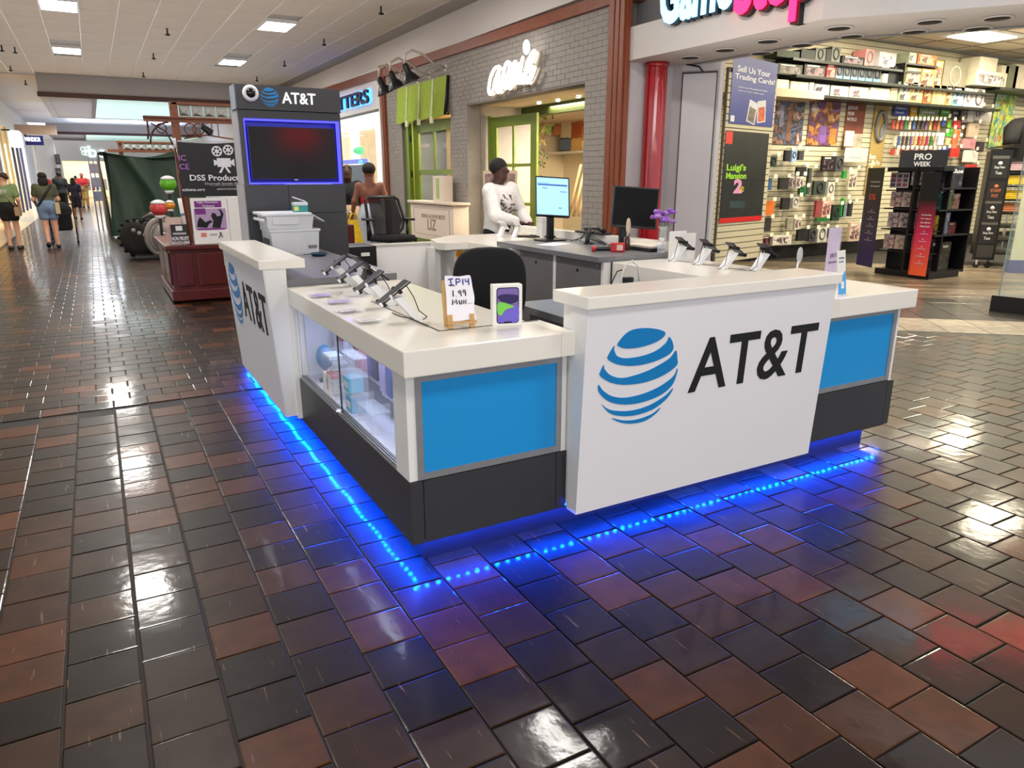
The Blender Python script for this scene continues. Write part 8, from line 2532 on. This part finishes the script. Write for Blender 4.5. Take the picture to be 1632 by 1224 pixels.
    if bottom:
        m, ln = bottom['m'], bottom.get('len', 2)
        ks = ['pelvis', ('pelvis', 'waist', .5)]
        ee = [(0, 1)]
        for s in 'LR':
            k = len(ks)
            ks.append('hi' + s)
            ee.append((0, k))
            if ln <= 1:
                ks.append(('hi' + s, 'kn' + s, ln))
                ee.append((k, k + 1))
            else:
                ks += ['kn' + s, ('kn' + s, 'an' + s, ln - 1)]
                ee += [(k, k + 1), (k + 1, k + 2)]
        cloth(bottom.get('name', 'trousers'), ks, ee, bottom.get('loose', .012), m)
    if shoes:
        for s in 'LR':
            a, o = P['an' + s], P['to' + s]
            skin_obj('shoe', [a - Vector((0, .035, .045)) * S, (a + o) / 2 - Vector((0, 0, .015)) * S, o], [(0, 1), (1, 2)], [.05 * S, .05 * S, .046 * S], shoes, t, 0, 1)
    return t, P, S


def garment(nm, r, g, b):
    return mat('cloth_' + nm, rgb(r, g, b), 0.85, var=0.1, scale=25, bump=0.25, bscale=45)


GRID[0] = 0.009
# the member of staff behind the back counter
pw_ = at(815, 300, 'y', 8.05)
rv = (0.87, -0.49)
st_, P_, S_ = person('person in a white printed sweatshirt behind the back counter, reaching for a phone stand', (4.33, 8.05, 0), -170, 1.83, SKINB, HAIRD,
                     dict(shR=(.16, .05, 1.42), elR=(.2, .2, 1.15), wrR=(-.03, .34, 1.07), shL=(-.17, .03, 1.43), elL=(-.3, .08, 1.15), wrL=(-.22, .3, 1.05), jaw=(0, .045, 1.58), head=(0, .03, 1.665), crown=(0, .01, 1.735), look=(-.77, .63, 0)),
                     dict(m=garment('white_sweatshirt', 226, 222, 218), sleeve=1.85, loose=.03, name='sweatshirt'), dict(m=garment('black_trousers', 24, 22, 24), len=1.9), BLACKP, 'round', 0.7, bulk=1.1)
rnd = random.Random(2)
pm = MB()
for k in range(30):
    a = Vector((rnd.uniform(-.1, .1), .168 + rnd.uniform(0, .004), rnd.uniform(1.18, 1.38)))
    q = a + Vector((rnd.uniform(-.07, .07), 0, rnd.uniform(-.05, .05)))
    pm.tube([a * S_, q * S_], 0.007, 5)
o = obj('chest_print', pm, cm(70, 60, 60), st_, world=False)
o['kind'] = 'stuff'
GRID[0] = 0.014
# walkers down the hall
def bag(parent, P, S, side, m, z=.92, w=.26, h=.2, strap=True):
    sg = -1 if side == 'L' else 1
    c = Vector((sg * .2, -.03, z)) * S
    b = obj('shoulder_bag', MB().box(c.x - .05, c.x + .05, c.y - w / 2, c.y + w / 2, c.z - h / 2, c.z + h / 2, bev=0.02), m, parent, world=False)
    if strap:
        obj('strap', MB().tube([c + Vector((0, .08, h / 2)), Vector((-sg * .06, .13, 1.42)) * S, Vector((-sg * .1, -.0, 1.5)) * S, Vector((-sg * .04, -.135, 1.35)) * S, c + Vector((0, -.1, h / 2))], 0.012, 6), m, b, world=False)


w1, P1, S1 = person('person in a green T-shirt and black shorts walking away with a tan shoulder bag', (-1.76, 20.7, 0), -8, 1.74, SKINL, HAIRBR,
                    dict(knL=(-.09, .05, .5), anL=(-.08, -.06, .09), toL=(-.09, .1, .03), wrL=(-.2, .12, .98), elL=(-.25, -.06, 1.17), look=(-.8, .6, 0)), dict(m=garment('sage_tee', 122, 142, 96), sleeve=.6, loose=.03), dict(m=garment('black_shorts', 28, 27, 30), len=.42, name='shorts', loose=.03), cm(60, 50, 46), 'bun')
bag(w1, P1, S1, 'R', cm(176, 142, 106), .88)
bm_ = MB()
for k in range(8):
    bm_.tube([(-.09 + .018 * k, -.142 - .004 * math.sin(k), 1.22), (-.07 + .02 * k, -.143, 1.36)], 0.006, 5)
obj('back_print', bm_, cm(200, 206, 190), w1, world=False)['kind'] = 'stuff'
w2, P2, S2 = person('person in an olive T-shirt and denim shorts pushing a black stroller, seen from behind', (-0.98, 20.6, 0), 6, 1.74, SKINL, HAIRD,
                    dict(anL=(-.1, -.16, .16), toL=(-.1, -.02, .05), knL=(-.1, .0, .5), elR=(.25, .05, 1.15), wrR=(.2, .3, 1.02), elL=(-.25, .05, 1.15), wrL=(-.2, .3, 1.02)), dict(m=garment('olive_tee', 84, 84, 62), sleeve=.55, loose=.02), dict(m=garment('denim_shorts', 116, 138, 168), len=.4, name='shorts', loose=.028), cm(40, 34, 34), 'long', bulk=1.12)
obj('cross_strap', MB().tube([(.15, -.11, 1.46), (.02, -.165, 1.28), (-.16, -.13, 1.02), (-.2, -.02, .96)], 0.022, 6), BLACKP, w2, world=False)
bag(w2, P2, S2, 'R', cm(190, 170, 130), .94, .3, .26, False)
sr = thing('stroller', 'black stroller pushed by the person in denim shorts', 'stroller', (-0.75, 21.5, 0))
obj('seat_shell', MB().box(-.2, .2, -.2, .35, .35, .8, bev=.06), MATTBLK, sr, world=False)
obj('canopy', MB().ball((0, .1, .82), (.24, .3, .22), 14, 8), MATTBLK, sr, world=False)
for x in (-.27, .27):
    obj('side_rail', MB().tube([(x, -.5, 1.0), (x, -.2, .7), (x, .2, .35), (x, .4, .15)], .014, 6), BLACKP, sr, world=False)
    obj('rear_rail', MB().tube([(x, -.2, .7), (x, -.35, .12)], .012, 6), BLACKP, sr, world=False)
    for y, r_ in ((-.36, .11), (.42, .09)):
        w_ = obj('wheel', MB().tube([(x, y + r_ * math.cos(a), .015 + r_ + r_ * math.sin(a)) for a in [2 * PI * i / 18 for i in range(18)]], .016, 6, True), BLACKP, sr, world=False)
        obj('hub', MB().cyl((x - .02, y, .015 + r_), (x + .02, y, .015 + r_), .03), CHROME, w_, world=False)
obj('handle', MB().tube([(-.27, -.5, 1.0), (0, -.53, 1.02), (.27, -.5, 1.0)], .017, 6), BLACKP, sr, world=False)
GRID[0] = 0.02
w3, P3, S3 = person('tall person in black T-shirt and black trousers walking away in mid hall', (-1.14, 36.5, 0), 2, 1.86, SKINB, HAIRD, dict(anR=(.1, -.12, .12), toR=(.1, .02, .04)), dict(m=garment('black_tee', 26, 26, 30), sleeve=.6, loose=.03), dict(m=garment('black_trousers', 24, 22, 24), len=1.95, loose=.02), BLACKP, 'short', bulk=1.1)
obj('waist_bag', MB().box(-.12, .12, -.2, -.13, .98, 1.1, bev=.02), cm(50, 50, 54), w3, world=False)
person('person in a navy outfit walking beside the tall person in black', (-.62, 34.4, 0), -4, 1.62, SKINM, HAIRD, dict(anL=(-.1, -.12, .12), toL=(-.1, .02, .04)), dict(m=garment('navy_top', 34, 36, 58), sleeve=.7, loose=.03), dict(m=garment('navy_shorts', 32, 34, 54), len=.85, name='shorts', loose=.03), BLACKP, 'long')
person('person in a red shirt and khaki trousers walking towards the camera far down the hall', (-.42, 48, 0), 176, 1.86, SKINM, cm(150, 40, 40), dict(elL=(-.26, .06, 1.16), wrL=(-.08, .26, 1.12), elR=(.26, .06, 1.16), wrR=(.08, .26, 1.12)), dict(m=garment('red_shirt', 160, 32, 38), sleeve=.7, loose=.035), dict(m=garment('khaki', 150, 118, 70), len=1.95, loose=.03), BLACKP, 'short', bulk=1.2)
person('person in a red top partly hidden behind the person with the stroller', (-2.0, 44, 0), 4, 1.8, SKINM, HAIRBR, {}, dict(m=garment('red_shirt', 160, 32, 38), sleeve=.7, loose=.03), dict(m=garment('grey_trousers', 90, 90, 96), len=1.95), BLACKP, 'long')
person('person in a white top far behind the person in black', (-1.9, 56, 0), 180, 1.7, SKINM, HAIRD, {}, dict(m=garment('white_top', 220, 216, 214), sleeve=.6, loose=.03), dict(m=garment('grey_trousers', 90, 90, 96), len=1.95), BLACKP, 'short')
person('person in a yellow top at the entrance of the far shop', (-.9, 60, 0), 0, 1.75, SKINM, HAIRD, {}, dict(m=garment('yellow_top', 206, 180, 60), sleeve=.6, loose=.03), dict(m=garment('black_trousers', 24, 22, 24), len=1.95), BLACKP, 'short')
GRID[0] = 0.011
# two shoppers right of the tower
w4, P4, S4 = person('person in a backless red top and pale trousers holding a yellow bag, seen from behind', (4.03, 12.0, 0), -18, 1.84, SKINM, HAIRD, dict(elL=(-.25, -.02, 1.2), wrL=(-.3, .02, .98), elR=(.27, -.03, 1.2), wrR=(.25, .06, 1.0)), dict(m=garment('red_bandeau', 190, 44, 50), bare=True, loose=.012, name='bandeau'), dict(m=garment('pale_denim', 190, 196, 206), len=1.9, loose=.03), BLACKP, 'round', bulk=1.08)
obj('bracelet', MB().lathe([(.034, 0), (.036, .02), (.034, .04)], seg=14, M=Matrix.Translation(P4['wrL'] + Vector((0, 0, .02)))), CHROME, w4, world=False)
yb = thing('plastic_bag', 'bright yellow carrier bag held by the person in the red top', 'bag', (3.74, 12.05, 0.5))
obj('sack', MB().hexa([(-.13, -.07, .0), (.13, -.07, .02), (.13, .07, .02), (-.13, .07, .0), (-.09, -.03, .44), (.09, -.03, .44), (.09, .03, .44), (-.09, .03, .44)]), mat('yellow_film', rgb(236, 196, 20), 0.4, var=0.15, scale=20, bump=0.5, bscale=25), yb, world=False)
obj('loop', MB().tube([(-.08, 0, .44), (-.03, 0, .54), (.03, 0, .54), (.08, 0, .44)], .012, 6), mat('yellow_film', rgb(236, 196, 20), 0.4), yb, world=False)
person('person in a black T-shirt facing the camera, half hidden by the charcoal tower', (4.02, 13.2, 0), 165, 1.83, SKINB, HAIRD, dict(elR=(.26, .02, 1.16)), dict(m=garment('black_tee', 26, 26, 30), sleeve=.6, loose=.03), dict(m=garment('cream_shorts', 206, 180, 140), len=.9, name='shorts', loose=.03), WPLASTIC, 'short', bulk=1.1)
